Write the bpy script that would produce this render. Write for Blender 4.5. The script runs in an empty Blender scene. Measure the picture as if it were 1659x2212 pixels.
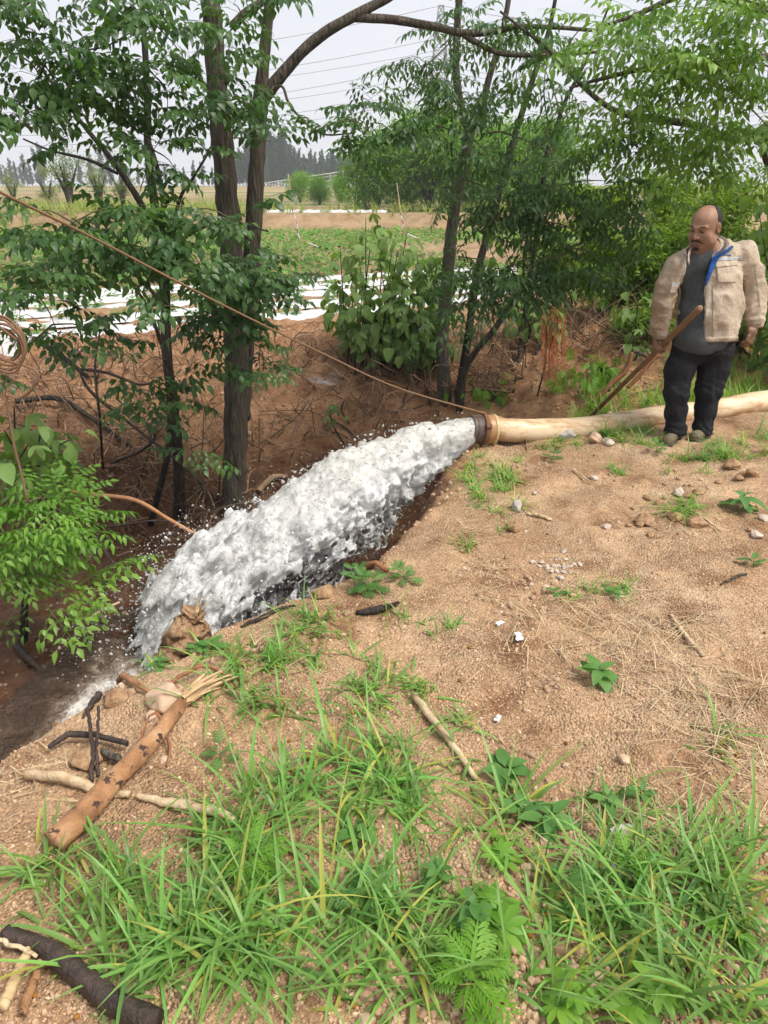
import bpy, math, random
import numpy as np
from mathutils import Vector, Matrix
from mathutils.bvhtree import BVHTree

# ------------------------------------------------------------------ camera, sky, sun, exposure
scene = bpy.context.scene
PITCH = math.radians(24.7)
CAMZ = 1.75
cam_data = bpy.data.cameras.new("camera")
cam_data.sensor_fit = 'VERTICAL'
cam_data.sensor_height = 36.0
cam_data.lens = 36.0 * 710.0 / 1024.0
cam_data.clip_start = 0.05
cam_data.clip_end = 3000
camera = bpy.data.objects.new("camera", cam_data)
scene.collection.objects.link(camera)
camera.location = (0, 0, CAMZ)
camera.rotation_euler = (math.pi / 2 - PITCH, 0, 0)
scene.camera = camera

SUN_EL, SUN_AZ = math.radians(58), math.radians(118)      # azimuth clockwise from +Y (north)
world = bpy.data.worlds.new("World")
scene.world = world
world.use_nodes = True
wn, wl = world.node_tree.nodes, world.node_tree.links
wn.clear()
w_out = wn.new("ShaderNodeOutputWorld")
w_bg = wn.new("ShaderNodeBackground")
w_sky = wn.new("ShaderNodeTexSky")
w_sky.sky_type = 'NISHITA'
w_sky.sun_disc = False
w_sky.sun_elevation = SUN_EL
w_sky.sun_rotation = SUN_AZ
w_sky.air_density = 1.0
w_sky.dust_density = 6.0
w_sky.ozone_density = 1.0
w_mix = wn.new("ShaderNodeMix")                            # an overcast deck: most of the blue is gone
w_mix.data_type = 'RGBA'
w_mix.inputs['Factor'].default_value = 0.82
w_cloud = wn.new("ShaderNodeRGB")
w_cloud.outputs[0].default_value = (5.9, 6.0, 6.4, 1)
w_n = wn.new("ShaderNodeTexNoise")
w_n.inputs['Scale'].default_value = 1.6
w_n.inputs['Detail'].default_value = 4
w_r = wn.new("ShaderNodeMapRange")
w_r.inputs['From Min'].default_value = 0.3
w_r.inputs['From Max'].default_value = 0.7
w_r.inputs['To Min'].default_value = 0.94
w_r.inputs['To Max'].default_value = 1.06
w_mul = wn.new("ShaderNodeVectorMath")
w_mul.operation = 'SCALE'
w_tc = wn.new("ShaderNodeTexCoord")
wl.new(w_tc.outputs['Generated'], w_n.inputs['Vector'])
wl.new(w_n.outputs['Fac'], w_r.inputs['Value'])
wl.new(w_cloud.outputs[0], w_mul.inputs[0])
wl.new(w_r.outputs['Result'], w_mul.inputs['Scale'])
wl.new(w_sky.outputs[0], w_mix.inputs['A'])
wl.new(w_mul.outputs[0], w_mix.inputs['B'])
wl.new(w_mix.outputs['Result'], w_bg.inputs['Color'])
w_bg.inputs['Strength'].default_value = 0.105
wl.new(w_bg.outputs[0], w_out.inputs['Surface'])

sun_data = bpy.data.lights.new("sun", 'SUN')
sun_data.energy = 3.2
sun_data.angle = math.radians(24)
sun_data.color = (1.0, 0.95, 0.87)
sun = bpy.data.objects.new("sun", sun_data)
scene.collection.objects.link(sun)
_sd = Vector((math.sin(SUN_AZ) * math.cos(SUN_EL), math.cos(SUN_AZ) * math.cos(SUN_EL), math.sin(SUN_EL)))
sun.rotation_euler = _sd.to_track_quat('Z', 'Y').to_euler()
sun.location = (6, -4, 12)

vs = scene.view_settings
vs.view_transform = 'Standard'
vs.look = 'None'
vs.exposure = 0.62
vs.gamma = 1.0
vs.use_curve_mapping = False
cy = scene.cycles
cy.use_denoising = True
cy.max_bounces = 10
cy.diffuse_bounces = 3
cy.use_adaptive_sampling = True
cy.adaptive_threshold = 0.03
cy.glossy_bounces = 3
cy.transmission_bounces = 8
cy.transparent_max_bounces = 16
cy.volume_bounces = 1
cy.caustics_reflective = False
cy.caustics_refractive = False
cy.sample_clamp_indirect = 4.0

# ------------------------------------------------------------------ helpers
rng = np.random.default_rng(7)
random.seed(7)
col = scene.collection
A = np.array
CX, CY, FOC = 829.5, 1106.0, 1534.0          # photograph measured at 1659 x 2212
cP, sP = math.cos(PITCH), math.sin(PITCH)
CAM = A((0.0, 0.0, CAMZ))

def ray(dx, dy):
    x = (dx - CX) / FOC
    y = (CY - dy) / FOC
    return np.stack([x + 0 * y, cP + y * sP + 0 * x, -sP + y * cP + 0 * x], -1)

def at(dx, dy, Y):
    d = ray(np.float64(dx), np.float64(dy))
    return CAM + d * (Y / d[1])

def gz(dx, dy, z=0.0):
    d = ray(np.asarray(dx, float), np.asarray(dy, float))
    return CAM + d * ((z - CAMZ) / d[..., 2])[..., None]

def sstep(a, b, x):
    t = np.clip((x - a) / (b - a), 0, 1)
    return t * t * (3 - 2 * t)

_TAB = np.random.default_rng(99).uniform(-1, 1, 1 << 18).astype(np.float32)
def vnoise(x, y, z=None, seed=0):
    """smooth value noise in -1..1 from a wrapped 64^3 table"""
    x = np.asarray(x, np.float32); y = np.asarray(y, np.float32)
    z = np.float32(seed * .618) + np.zeros_like(x) if z is None else np.asarray(z, np.float32)
    sh = np.float32((seed * 37) % 64)
    x = x + sh; y = y + np.float32((seed * 11) % 64); z = z + np.float32((seed * 23) % 64)
    fx, fy, fz = np.floor(x), np.floor(y), np.floor(z)
    tx, ty, tz = x - fx, y - fy, z - fz
    ix = fx.astype(np.int32) & 63; iy = (fy.astype(np.int32) & 63) << 6; iz = (fz.astype(np.int32) & 63) << 12
    jx = (ix + 1) & 63; jy = (iy + 64) & 4032; jz = (iz + 4096) & 258048
    tx = tx * tx * (3 - 2 * tx); ty = ty * ty * (3 - 2 * ty); tz = tz * tz * (3 - 2 * tz)
    def lay(kz):
        k0 = kz | iy; k1 = kz | jy
        a = _TAB.take(k0 | ix); b = _TAB.take(k0 | jx); c = _TAB.take(k1 | ix); d = _TAB.take(k1 | jx)
        a = a + (b - a) * tx; c = c + (d - c) * tx
        a = a + (c - a) * ty
        return a
    p = lay(iz); q = lay(jz)
    p = p + (q - p) * tz
    return p

def fbm(x, y, z=None, oct=4, seed=0, gain=0.5):
    s, a, f = 0, 1.0, 1.0
    for o in range(oct):
        s = s + a * vnoise(np.asarray(x) * f, np.asarray(y) * f, None if z is None else np.asarray(z) * f, seed + o * 17)
        a *= gain
        f *= 2.03
    return s

# ---- mesh building
class MB:
    """collects vertices, triangles and quads (and a colour per vertex) for ONE mesh"""
    def __init__(self):
        self.v, self.t, self.q, self.c, self.n = [], [], [], [], 0
    def add(self, v, t=None, q=None, c=None):
        v = np.asarray(v, np.float32).reshape(-1, 3)
        if t is not None and len(t): self.t.append(np.asarray(t, np.int64).reshape(-1, 3) + self.n)
        if q is not None and len(q): self.q.append(np.asarray(q, np.int64).reshape(-1, 4) + self.n)
        if c is None: c = np.ones((len(v), 4), np.float32)
        else:
            c = np.asarray(c, np.float32)
            if c.ndim == 1: c = np.tile(c, (len(v), 1))
            if c.shape[1] == 3: c = np.hstack([c, np.ones((len(c), 1), np.float32)])
        self.v.append(v); self.c.append(c); self.n += len(v)
        return self
    def mesh(self, name, mat, smooth=True, colour=True):
        me = bpy.data.meshes.new(name)
        v = np.concatenate(self.v) if self.v else np.zeros((0, 3), np.float32)
        t = np.concatenate(self.t) if self.t else np.zeros((0, 3), np.int64)
        q = np.concatenate(self.q) if self.q else np.zeros((0, 4), np.int64)
        me.vertices.add(len(v)); me.vertices.foreach_set("co", v.ravel())
        nl = len(t) * 3 + len(q) * 4
        me.loops.add(nl); me.loops.foreach_set("vertex_index", np.concatenate([t.ravel(), q.ravel()]).astype(np.int32))
        me.polygons.add(len(t) + len(q))
        ls = np.concatenate([np.arange(len(t)) * 3, len(t) * 3 + np.arange(len(q)) * 4]).astype(np.int32)
        me.polygons.foreach_set("loop_start", ls)
        me.polygons.foreach_set("use_smooth", np.full(len(t) + len(q), smooth))
        if colour and len(v):
            at_ = me.color_attributes.new("col", 'FLOAT_COLOR', 'POINT')
            at_.data.foreach_set("color", np.concatenate(self.c).ravel())
        me.update(); me.validate()
        if mat: me.materials.append(mat)
        return me
    def build(self, name, mat, parent=None, smooth=True, loc=None):
        return obj(name, self.mesh(name, mat, smooth), parent, loc)

def obj(name, me, parent=None, loc=None):
    o = bpy.data.objects.new(name, me)
    col.objects.link(o)
    if parent is not None:
        o.parent = parent
        pl = A(parent.location) if parent.type == 'EMPTY' else A((0, 0, 0))
        o.location = tuple((A(loc) if loc is not None else A((0.0, 0, 0))) - pl)
    elif loc is not None:
        o.location = tuple(loc)
    return o

def empty(name, loc=(0, 0, 0)):
    o = bpy.data.objects.new(name, None)
    o.empty_display_size = 0.1
    col.objects.link(o)
    o.location = tuple(loc)
    return o

def tag(o, label=None, cat=None, group=None, kind=None):
    if label: o["label"] = label
    if cat: o["category"] = cat
    if group: o["group"] = group
    if kind: o["kind"] = kind
    return o

def crom(P, n):
    """Catmull-Rom through the rows of P (any number of columns), n samples"""
    P = np.asarray(P, float)
    if len(P) == 2:
        s = np.linspace(0, 1, n)[:, None]
        return P[0] * (1 - s) + P[1] * s
    Q = np.vstack([2 * P[0] - P[1], P, 2 * P[-1] - P[-2]])
    u = np.linspace(0, len(P) - 1 - 1e-6, n)
    i = np.floor(u).astype(int)
    t = (u - i)[:, None]
    a, b, c, d = Q[i], Q[i + 1], Q[i + 2], Q[i + 3]
    return 0.5 * ((2 * b) + (-a + c) * t + (2 * a - 5 * b + 4 * c - d) * t ** 2 + (-a + 3 * b - 3 * c + d) * t ** 3)

def tube(P, R, sides=8, n=None, cap=True, rough=0.0, rscale=8.0, seed=0, wob=0.0):
    """tapered tube along P (k,3) with radii R; returns v, tris, quads"""
    P = np.asarray(P, float)
    R = np.full(len(P), R, float) if np.isscalar(R) else np.interp(np.linspace(0, 1, len(P)), np.linspace(0, 1, len(R)), R)
    if n is None: n = max(len(P), 3)
    S = crom(np.hstack([P, R[:, None]]), n)
    C, R = S[:, :3], np.maximum(S[:, 3], 1e-4)
    if wob:
        r_ = np.random.default_rng(seed + 991)
        C = C + wob * np.stack([fbm(np.arange(n) * .35, np.full(n, 3.1 * k + seed), oct=2, seed=seed + k) for k in range(3)], 1) * sstep(0, 3, np.arange(n))[:, None]
    T = np.gradient(C, axis=0)
    T /= np.linalg.norm(T, axis=1)[:, None] + 1e-9
    ref = A((0, 0, 1.0)) if abs(T[0][2]) < .9 else A((0, 1.0, 0))
    N = np.cross(T[0], ref); N /= np.linalg.norm(N)
    Ns = [N]
    for k in range(1, n):
        N = N - T[k] * np.dot(N, T[k]); N /= np.linalg.norm(N) + 1e-9
        Ns.append(N)
    Ns = np.array(Ns); B = np.cross(T, Ns)
    a = np.linspace(0, 2 * np.pi, sides, endpoint=False)
    rr = R[:, None] * np.ones(sides)
    if rough:
        L = np.concatenate([[0], np.cumsum(np.linalg.norm(np.diff(C, axis=0), axis=1))])
        rr = rr * (1 + rough * fbm(np.cos(a)[None] * 2 + 5 + 0 * L[:, None], np.sin(a)[None] * 2 + 0 * L[:, None], L[:, None] * rscale + 0 * a[None], oct=3, seed=seed))
    V = C[:, None] + (np.cos(a)[None, :, None] * Ns[:, None] + np.sin(a)[None, :, None] * B[:, None]) * rr[..., None]
    V = V.reshape(-1, 3)
    i = np.arange(n - 1)[:, None] * sides
    j = np.arange(sides)[None]
    k = (np.arange(sides)[None] + 1) % sides
    Q = np.stack([i + j, i + k, i + sides + k, i + sides + j], -1).reshape(-1, 4)
    Tt = np.zeros((0, 3), int)
    if cap:
        V = np.vstack([V, C[0], C[-1]])
        j = np.arange(sides); k = (j + 1) % sides
        Tt = np.vstack([np.stack([k, j, np.full(sides, n * sides)], 1),
                        np.stack([(n - 1) * sides + j, (n - 1) * sides + k, np.full(sides, n * sides + 1)], 1)])
    return V, Tt, Q

ICO_T = None
def ico(sub=0):
    t = (1 + 5 ** .5) / 2
    v = A([(-1, t, 0), (1, t, 0), (-1, -t, 0), (1, -t, 0), (0, -1, t), (0, 1, t), (0, -1, -t), (0, 1, -t), (t, 0, -1), (t, 0, 1), (-t, 0, -1), (-t, 0, 1)], float)
    f = A([(0, 11, 5), (0, 5, 1), (0, 1, 7), (0, 7, 10), (0, 10, 11), (1, 5, 9), (5, 11, 4), (11, 10, 2), (10, 7, 6), (7, 1, 8),
           (3, 9, 4), (3, 4, 2), (3, 2, 6), (3, 6, 8), (3, 8, 9), (4, 9, 5), (2, 4, 11), (6, 2, 10), (8, 6, 7), (9, 8, 1)])
    v /= np.linalg.norm(v, axis=1)[:, None]
    for _ in range(sub):
        m = {}; V = list(v); F = []
        def mid(a, b):
            k = (min(a, b), max(a, b))
            if k not in m:
                p = V[a] + V[b]; V.append(p / np.linalg.norm(p)); m[k] = len(V) - 1
            return m[k]
        for a, b, c in f:
            x, y, z = mid(a, b), mid(b, c), mid(c, a)
            F += [(a, x, z), (b, y, x), (c, z, y), (x, y, z)]
        v, f = A(V), A(F)
    return v, f

def rotm(n, rng_):
    """n random rotation matrices"""
    q = rng_.normal(size=(n, 4)); q /= np.linalg.norm(q, axis=1)[:, None]
    w, x, y, z = q.T
    return np.stack([1 - 2 * (y * y + z * z), 2 * (x * y - z * w), 2 * (x * z + y * w), 2 * (x * y + z * w), 1 - 2 * (x * x + z * z), 2 * (y * z - x * w),
                     2 * (x * z - y * w), 2 * (y * z + x * w), 1 - 2 * (x * x + y * y)], 1).reshape(n, 3, 3)

def scatter(mb, base_v, base_t, pos, scl, rots=None, cols=None, base_q=None):
    """many small copies of one shape joined into one mesh"""
    n, k = len(pos), len(base_v)
    scl = np.asarray(scl, float)
    if scl.ndim == 1: scl = scl[:, None] * np.ones(3)
    V = base_v[None] * scl[:, None]
    if rots is not None: V = np.einsum('nij,nkj->nki', rots, V)
    V = V + np.asarray(pos)[:, None]
    off = (np.arange(n) * k)[:, None, None]
    T = (base_t[None] + off).reshape(-1, 3) if base_t is not None else None
    Q = (base_q[None] + off).reshape(-1, 4) if base_q is not None else None
    c = None if cols is None else np.repeat(np.asarray(cols), k, axis=0)
    mb.add(V.reshape(-1, 3), T, Q, c)

# ---- implicit surfaces: a scalar field on a grid, meshed with surface nets
class Field:
    def __init__(self, lo, hi, h):
        self.o = np.asarray(lo, float); self.h = h
        self.dim = np.ceil((np.asarray(hi) - self.o) / h).astype(int) + 1
        self.a = np.full(self.dim, 0.25, np.float32)
    def grid(self, lo, hi):
        i0 = np.clip(np.floor((np.asarray(lo) - self.o) / self.h).astype(int), 0, self.dim - 1)
        i1 = np.clip(np.ceil((np.asarray(hi) - self.o) / self.h).astype(int) + 1, 1, self.dim)
        ax = [self.o[k] + self.h * np.arange(i0[k], i1[k]) for k in range(3)]
        G = np.stack(np.meshgrid(*ax, indexing='ij'), -1)
        return tuple(slice(a, b) for a, b in zip(i0, i1)), G
    def whole(self):
        return self.grid(self.o, self.o + self.h * (self.dim - 1))[1]
    def add(self, d, sl, k):
        a = self.a[sl]
        if k <= 0: self.a[sl] = np.minimum(a, d); return
        hh = np.clip(0.5 + 0.5 * (a - d) / k, 0, 1)
        self.a[sl] = a * (1 - hh) + d * hh - k * hh * (1 - hh)
    def cut(self, d, sl, k):
        a = self.a[sl]
        if k <= 0: self.a[sl] = np.maximum(a, -d); return
        hh = np.clip(0.5 - 0.5 * (a + d) / k, 0, 1)
        self.a[sl] = a * (1 - hh) - d * hh + k * hh * (1 - hh)
    def cone(self, p, q, r0, r1, k=0.03, sub=False, flat=None):
        p, q = np.asarray(p, float), np.asarray(q, float)
        m = max(r0, r1) + max(k, 0.02) + 0.03
        sl, G = self.grid(np.minimum(p, q) - m, np.maximum(p, q) + m)
        if 0 in G.shape: return self
        w = q - p
        t = np.clip(((G - p) @ w) / (w @ w + 1e-12), 0, 1)
        D = G - p - t[..., None] * w
        if flat is not None: D = D * np.asarray(flat)
        d = np.linalg.norm(D, axis=-1) - (r0 + (r1 - r0) * t)
        (self.cut if sub else self.add)(d.astype(np.float32), sl, k)
        return self
    def chain(self, pts, rs, k=0.03, **kw):
        for i in range(len(pts) - 1): self.cone(pts[i], pts[i + 1], rs[i], rs[i + 1], k, **kw)
        return self
    def ell(self, c, r, k=0.03, rot=None, sub=False):
        c, r = np.asarray(c, float), np.asarray(r, float)
        m = max(r) + max(k, 0.02) + 0.03
        sl, G = self.grid(c - m, c + m)
        if 0 in G.shape: return self
        X = G - c
        if rot is not None: X = X @ rot
        k0 = np.linalg.norm(X / r, axis=-1); k1 = np.linalg.norm(X / (r * r), axis=-1) + 1e-9
        d = k0 * (k0 - 1) / k1
        (self.cut if sub else self.add)(d.astype(np.float32), sl, k)
        return self
    def mesh(self):
        return surfnet(self.a, self.o, self.h)

def surfnet(a, o, h, iso=0.0):
    s = a < iso
    n = np.array(a.shape) - 1
    def cs(x, i, j, k): return x[i:i + n[0], j:j + n[1], k:k + n[2]]
    cnt = sum(cs(s, i, j, k).astype(np.int8) for i in (0, 1) for j in (0, 1) for k in (0, 1))
    act = (cnt > 0) & (cnt < 8)
    idx = np.argwhere(act)
    I, J, K = idx.T
    P = np.zeros((len(idx), 3)); W = np.zeros(len(idx))
    for ax in range(3):
        for u in (0, 1):
            for v in (0, 1):
                o0 = [0, 0, 0]; oth = [q for q in range(3) if q != ax]
                o0[oth[0]] = u; o0[oth[1]] = v
                o1 = list(o0); o1[ax] = 1
                f0 = a[I + o0[0], J + o0[1], K + o0[2]] - iso
                f1 = a[I + o1[0], J + o1[1], K + o1[2]] - iso
                m = (f0 < 0) != (f1 < 0)
                t = np.where(m, f0 / np.where(m, f0 - f1, 1), 0)
                pp = np.tile(np.array(o0, float), (len(idx), 1)); pp[:, ax] = t
                P += np.where(m[:, None], pp, 0); W += m
    V = o + h * (idx + P / W[:, None])
    lut = np.full(act.shape, -1, np.int64); lut[I, J, K] = np.arange(len(idx))
    Q = []
    for ax in range(3):
        s0 = s; sl0 = [slice(None)] * 3; sl1 = [slice(None)] * 3
        sl0[ax] = slice(0, -1); sl1[ax] = slice(1, None)
        d = s0[tuple(sl0)] != s0[tuple(sl1)]
        e = np.argwhere(d)
        b, c = [(1, 2), (2, 0), (0, 1)][ax]
        ok = (e[:, b] > 0) & (e[:, c] > 0) & (e[:, b] < n[b]) & (e[:, c] < n[c])
        e = e[ok]
        inside = s[e[:, 0], e[:, 1], e[:, 2]]
        def g(db, dc):
            f = e.copy(); f[:, b] += db; f[:, c] += dc
            return lut[f[:, 0], f[:, 1], f[:, 2]]
        q = np.stack([g(-1, -1), g(0, -1), g(0, 0), g(-1, 0)], 1)
        q[~inside] = q[~inside][:, ::-1]
        Q.append(q[(q >= 0).all(1)])
    return V, np.concatenate(Q)

# ---- materials
def newmat(name):
    m = bpy.data.materials.new(name)
    m.use_nodes = True
    nt = m.node_tree
    b = nt.nodes.get("Principled BSDF")
    return m, nt, b

def N(nt, typ, ins=None, **kw):
    n = nt.nodes.new(typ)
    for k, v in kw.items(): setattr(n, k, v)
    for k, v in (ins or {}).items():
        if hasattr(v, "is_linked") or isinstance(v, bpy.types.NodeSocket): nt.links.new(v, n.inputs[k])
        else: n.inputs[k].default_value = v
    return n

def ramp(nt, fac, stops):
    r = nt.nodes.new("ShaderNodeValToRGB")
    el = r.color_ramp.elements
    while len(el) < len(stops): el.new(0.5)
    for e, (p, c) in zip(el, stops):
        e.position = p; e.color = (*c, 1) if len(c) == 3 else c
    nt.links.new(fac, r.inputs[0])
    return r.outputs['Color']

def mixc(nt, f, a, b, mode='MIX'):
    m = nt.nodes.new("ShaderNodeMix"); m.data_type = 'RGBA'; m.blend_type = mode
    for s, v in (('Factor', f), ('A', a), ('B', b)):
        if isinstance(v, bpy.types.NodeSocket): nt.links.new(v, m.inputs[s])
        else: m.inputs[s].default_value = v if s == 'Factor' else ((*v, 1) if len(v) == 3 else v)
    return m.outputs['Result']

def noise(nt, vec, scale, detail=4, rough=0.55, out='Fac'):
    n = N(nt, "ShaderNodeTexNoise", {'Scale': scale, 'Detail': detail, 'Roughness': rough})
    if vec is not None: nt.links.new(vec, n.inputs['Vector'])
    return n.outputs[out]

def objc(nt, kind='Object'):
    return nt.nodes.new("ShaderNodeTexCoord").outputs[kind]

def bump(nt, b, height, strength=0.5, dist=0.01):
    n = N(nt, "ShaderNodeBump", {'Strength': strength, 'Distance': dist, 'Height': height})
    nt.links.new(n.outputs[0], b.inputs['Normal'])

def simple(name, c0, c1, scale=20, rough=0.8, bs=0.4, bscale=80, bd=0.004, spec=0.3, detail=5, colattr=False, stretch=None):
    m, nt, b = newmat(name)
    v = objc(nt)
    if stretch:
        v = N(nt, "ShaderNodeMapping", {'Vector': v, 'Scale': stretch}).outputs[0]
    c = mixc(nt, ramp(nt, noise(nt, v, scale, detail), [(0.3, (0, 0, 0)), (0.7, (1, 1, 1))]), c0, c1)
    if colattr:
        c = mixc(nt, 1.0, c, N(nt, "ShaderNodeVertexColor", layer_name="col").outputs[0], 'MULTIPLY')
    nt.links.new(c, b.inputs['Base Color'])
    b.inputs['Roughness'].default_value = rough
    b.inputs['Specular IOR Level'].default_value = spec
    if bs: bump(nt, b, noise(nt, v, bscale, 4, .65), bs, bd)
    return m

def leafmat(name, dark, light, rough=0.45, trans=0.35, spec=0.4, colattr=True, vary=0.5, yellow=None):
    """leaf: hue varies per object and per clump, light passes through the blade"""
    m, nt, b = newmat(name)
    oi = nt.nodes.new("ShaderNodeObjectInfo")
    nz = noise(nt, N(nt, "ShaderNodeNewGeometry").outputs['Position'], 3.0, 2)
    f = N(nt, "ShaderNodeMath", {0: oi.outputs['Random'], 1: nz}, operation='ADD').outputs[0]
    f = N(nt, "ShaderNodeMapRange", {'Value': f, 'From Min': 0.35, 'From Max': 1.6}).outputs[0]
    c = mixc(nt, f, dark, light)
    if colattr: c = mixc(nt, 1.0, c, N(nt, "ShaderNodeVertexColor", layer_name="col").outputs[0], 'MULTIPLY')
    nt.links.new(c, b.inputs['Base Color'])
    b.inputs['Roughness'].default_value = rough
    b.inputs['Specular IOR Level'].default_value = spec
    tr = N(nt, "ShaderNodeBsdfTranslucent", {})
    tc = mixc(nt, 1.0, c, (1.25, 1.35, 0.55), 'MULTIPLY')
    nt.links.new(tc, tr.inputs['Color'])
    ms = N(nt, "ShaderNodeMixShader", {0: trans})
    nt.links.new(b.outputs[0], ms.inputs[1]); nt.links.new(tr.outputs[0], ms.inputs[2])
    nt.links.new(ms.outputs[0], nt.nodes['Material Output'].inputs['Surface'])
    return m
# ------------------------------------------------------------------ the ground with its ditch
EDGE = A([(6.0, 5.9), (3.2, 5.95), (1.6, 5.55), (.95, 5.25), (.62, 4.75), (.50, 4.4), (.30, 3.95), (.10, 3.52), (-.10, 3.15), (-.36, 2.92),
          (-.62, 2.76), (-.9, 2.55), (-1.12, 2.32), (-1.24, 2.1), (-1.30, 1.95), (-1.5, 1.75), (-2.2, 1.35), (-3.6, .9), (-7, .2)])
_NEAR = np.vstack([EDGE, [(-7, -9), (9, -9), (9, 5.9)]])

def edge_dist(x, y):
    """distance to the brink of the near bank, positive on the ditch side"""
    x, y = np.asarray(x, float), np.asarray(y, float)
    d = np.full(x.shape, 1e9)
    for (ax, ay), (bx, by) in zip(EDGE[:-1], EDGE[1:]):
        wx, wy = bx - ax, by - ay
        t = np.clip(((x - ax) * wx + (y - ay) * wy) / (wx * wx + wy * wy), 0, 1)
        d = np.minimum(d, np.hypot(x - ax - t * wx, y - ay - t * wy))
    ins = np.zeros(x.shape, bool)
    n = len(_NEAR)
    for i in range(n):
        (x0, y0), (x1, y1) = _NEAR[i], _NEAR[(i + 1) % n]
        c = (y0 > y) != (y1 > y)
        ins ^= c & (x < (x1 - x0) * (y - y0) / ((y1 - y0) if y1 != y0 else 1e-9) + x0)
    return np.where(ins, -d, d)

CHAN = A([(-1.0, 4.25), (-1.5, 3.95), (-1.62, 3.4), (-1.72, 2.85), (-2.0, 2.3), (-2.7, 1.75), (-5, .9)])
def chan_dist(x, y):
    d = np.full(np.shape(x), 1e9)
    for (ax, ay), (bx, by) in zip(CHAN[:-1], CHAN[1:]):
        wx, wy = bx - ax, by - ay
        t = np.clip(((x - ax) * wx + (y - ay) * wy) / (wx * wx + wy * wy), 0, 1)
        d = np.minimum(d, np.hypot(x - ax - t * wx, y - ay - t * wy))
    return d

def height(x, y, detail=True):
    x, y = np.asarray(x, float), np.asarray(y, float)
    near = (np.abs(x) < 9) & (y < 14)
    s = np.full(x.shape, 5.0)
    if near.any(): s[near] = edge_dist(x[near], y[near])
    s = s + .15 * sstep(.4, -.9, x)
    if detail:
        s = s + 0.07 * vnoise(x * 3.1, y * 3.1, seed=3) + .03 * vnoise(x * 9, y * 9, seed=4)
    zn = 0.03 * vnoise(x * .9, y * .9, seed=5) + .012 * x * sstep(0, 4, x)
    zn = zn + 0.035 * np.exp(-((s + .25) / .22) ** 2) * sstep(.4, 0, x)
    deep = sstep(2.1, .2, x)                                    # the ditch gets shallow behind the hose
    zf = -0.16 - 1.02 * deep + .05 * vnoise(x * 1.3, y * 1.3, seed=6) - .05 * sstep(0, -3, x)
    w = .30 + .34 * deep
    zf = zf - .20 * np.exp(-(chan_dist(x, y) / .32) ** 2)
    z = zn + (zf - zn) * sstep(0, 1, s / w)
    toe = 6.25 + .12 * vnoise(x * .8, 0 * x, seed=8) + .35 * sstep(.5, 2.5, x) - .45 * sstep(-1.2, -3.2, x)
    top = 8.35 - .55 * sstep(.8, 2.5, x) + .25 * vnoise(x * .7, 0 * x + 4, seed=9)
    zfar = .12 + .25 * sstep(.8, 2.6, x) * sstep(16, 9, y)
    tf = np.clip((y - toe) / (top - toe), 0, 1)
    tf = tf * .55 + .45 * sstep(0, 1, tf)
    z = z + (zfar - z) * np.where(s > 0, tf, 0)
    # the terrace beyond the crop field
    ter = 29.5 + .5 * vnoise(x * .25, 0 * x + 9, seed=12)
    z = z + .62 * sstep(ter, ter + 1.7, y) + .9 * sstep(60, 130, y)
    if detail:
        nr = sstep(16, 9, y)
        z = z + nr * (.026 * vnoise(x * 4.3, y * 4.3, seed=13) + .015 * vnoise(x * 12, y * 12, seed=14) + .006 * vnoise(x * 31, y * 31, seed=15))
        cl = vnoise(x * 17 + 3, y * 17, seed=16)
        z = z + nr * .016 * np.clip(cl - .35, 0, 1)
        z = z + sstep(.1, .4, s) * nr * (.06 * vnoise(x * 4, y * 4, seed=18) + .03 * vnoise(x * 10, y * 10, seed=19))
        fr = sstep(8.3, 9.5, y) * sstep(32, 28, y)
        z = z + fr * .03 * np.sin((.89 * y - .46 * x) * 2 * np.pi / .6)      # furrows
    return z

def gnd(dx, dy):
    """where the ray through a photo point meets the ground"""
    d = ray(np.float64(dx), np.float64(dy))
    s = np.concatenate([np.linspace(.8, 14, 110), np.geomspace(14.3, 400, 60)])
    for _ in range(2):
        P = CAM + d * s[:, None]
        below = P[:, 2] < height(P[:, 0], P[:, 1], False)
        i = int(np.argmax(below)) if below.any() else len(s) - 1
        if _ == 0: s = np.linspace(s[max(i - 1, 0)], s[i], 24)
    p = P[i].copy(); p[2] = float(height(p[:1], p[1:2])[0])
    return p

def gnd_many(dx, dy):
    d = ray(np.asarray(dx, float), np.asarray(dy, float))
    n = len(d); s = np.tile(np.concatenate([np.linspace(.8, 14, 110), np.geomspace(14.3, 60, 20)]), (n, 1))
    for it in range(2):
        P = CAM + d[:, None] * s[..., None]
        below = P[..., 2] < height(P[..., 0].ravel(), P[..., 1].ravel(), False).reshape(s.shape)
        i = np.where(below.any(1), below.argmax(1), s.shape[1] - 1); k = np.arange(n)
        if it == 0:
            a, b = s[k, np.maximum(i - 1, 0)], s[k, i]
            s = a[:, None] + (b - a)[:, None] * np.linspace(0, 1, 20)
    p = P[k, i].copy(); p[:, 2] = height(p[:, 0], p[:, 1])
    return p

def onz(p, dz=0.0):
    p = np.asarray(p, float)
    q = p.copy(); q[..., 2] = height(p[..., 0].ravel(), p[..., 1].ravel()).reshape(p[..., 0].shape) + dz
    return q

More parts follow.
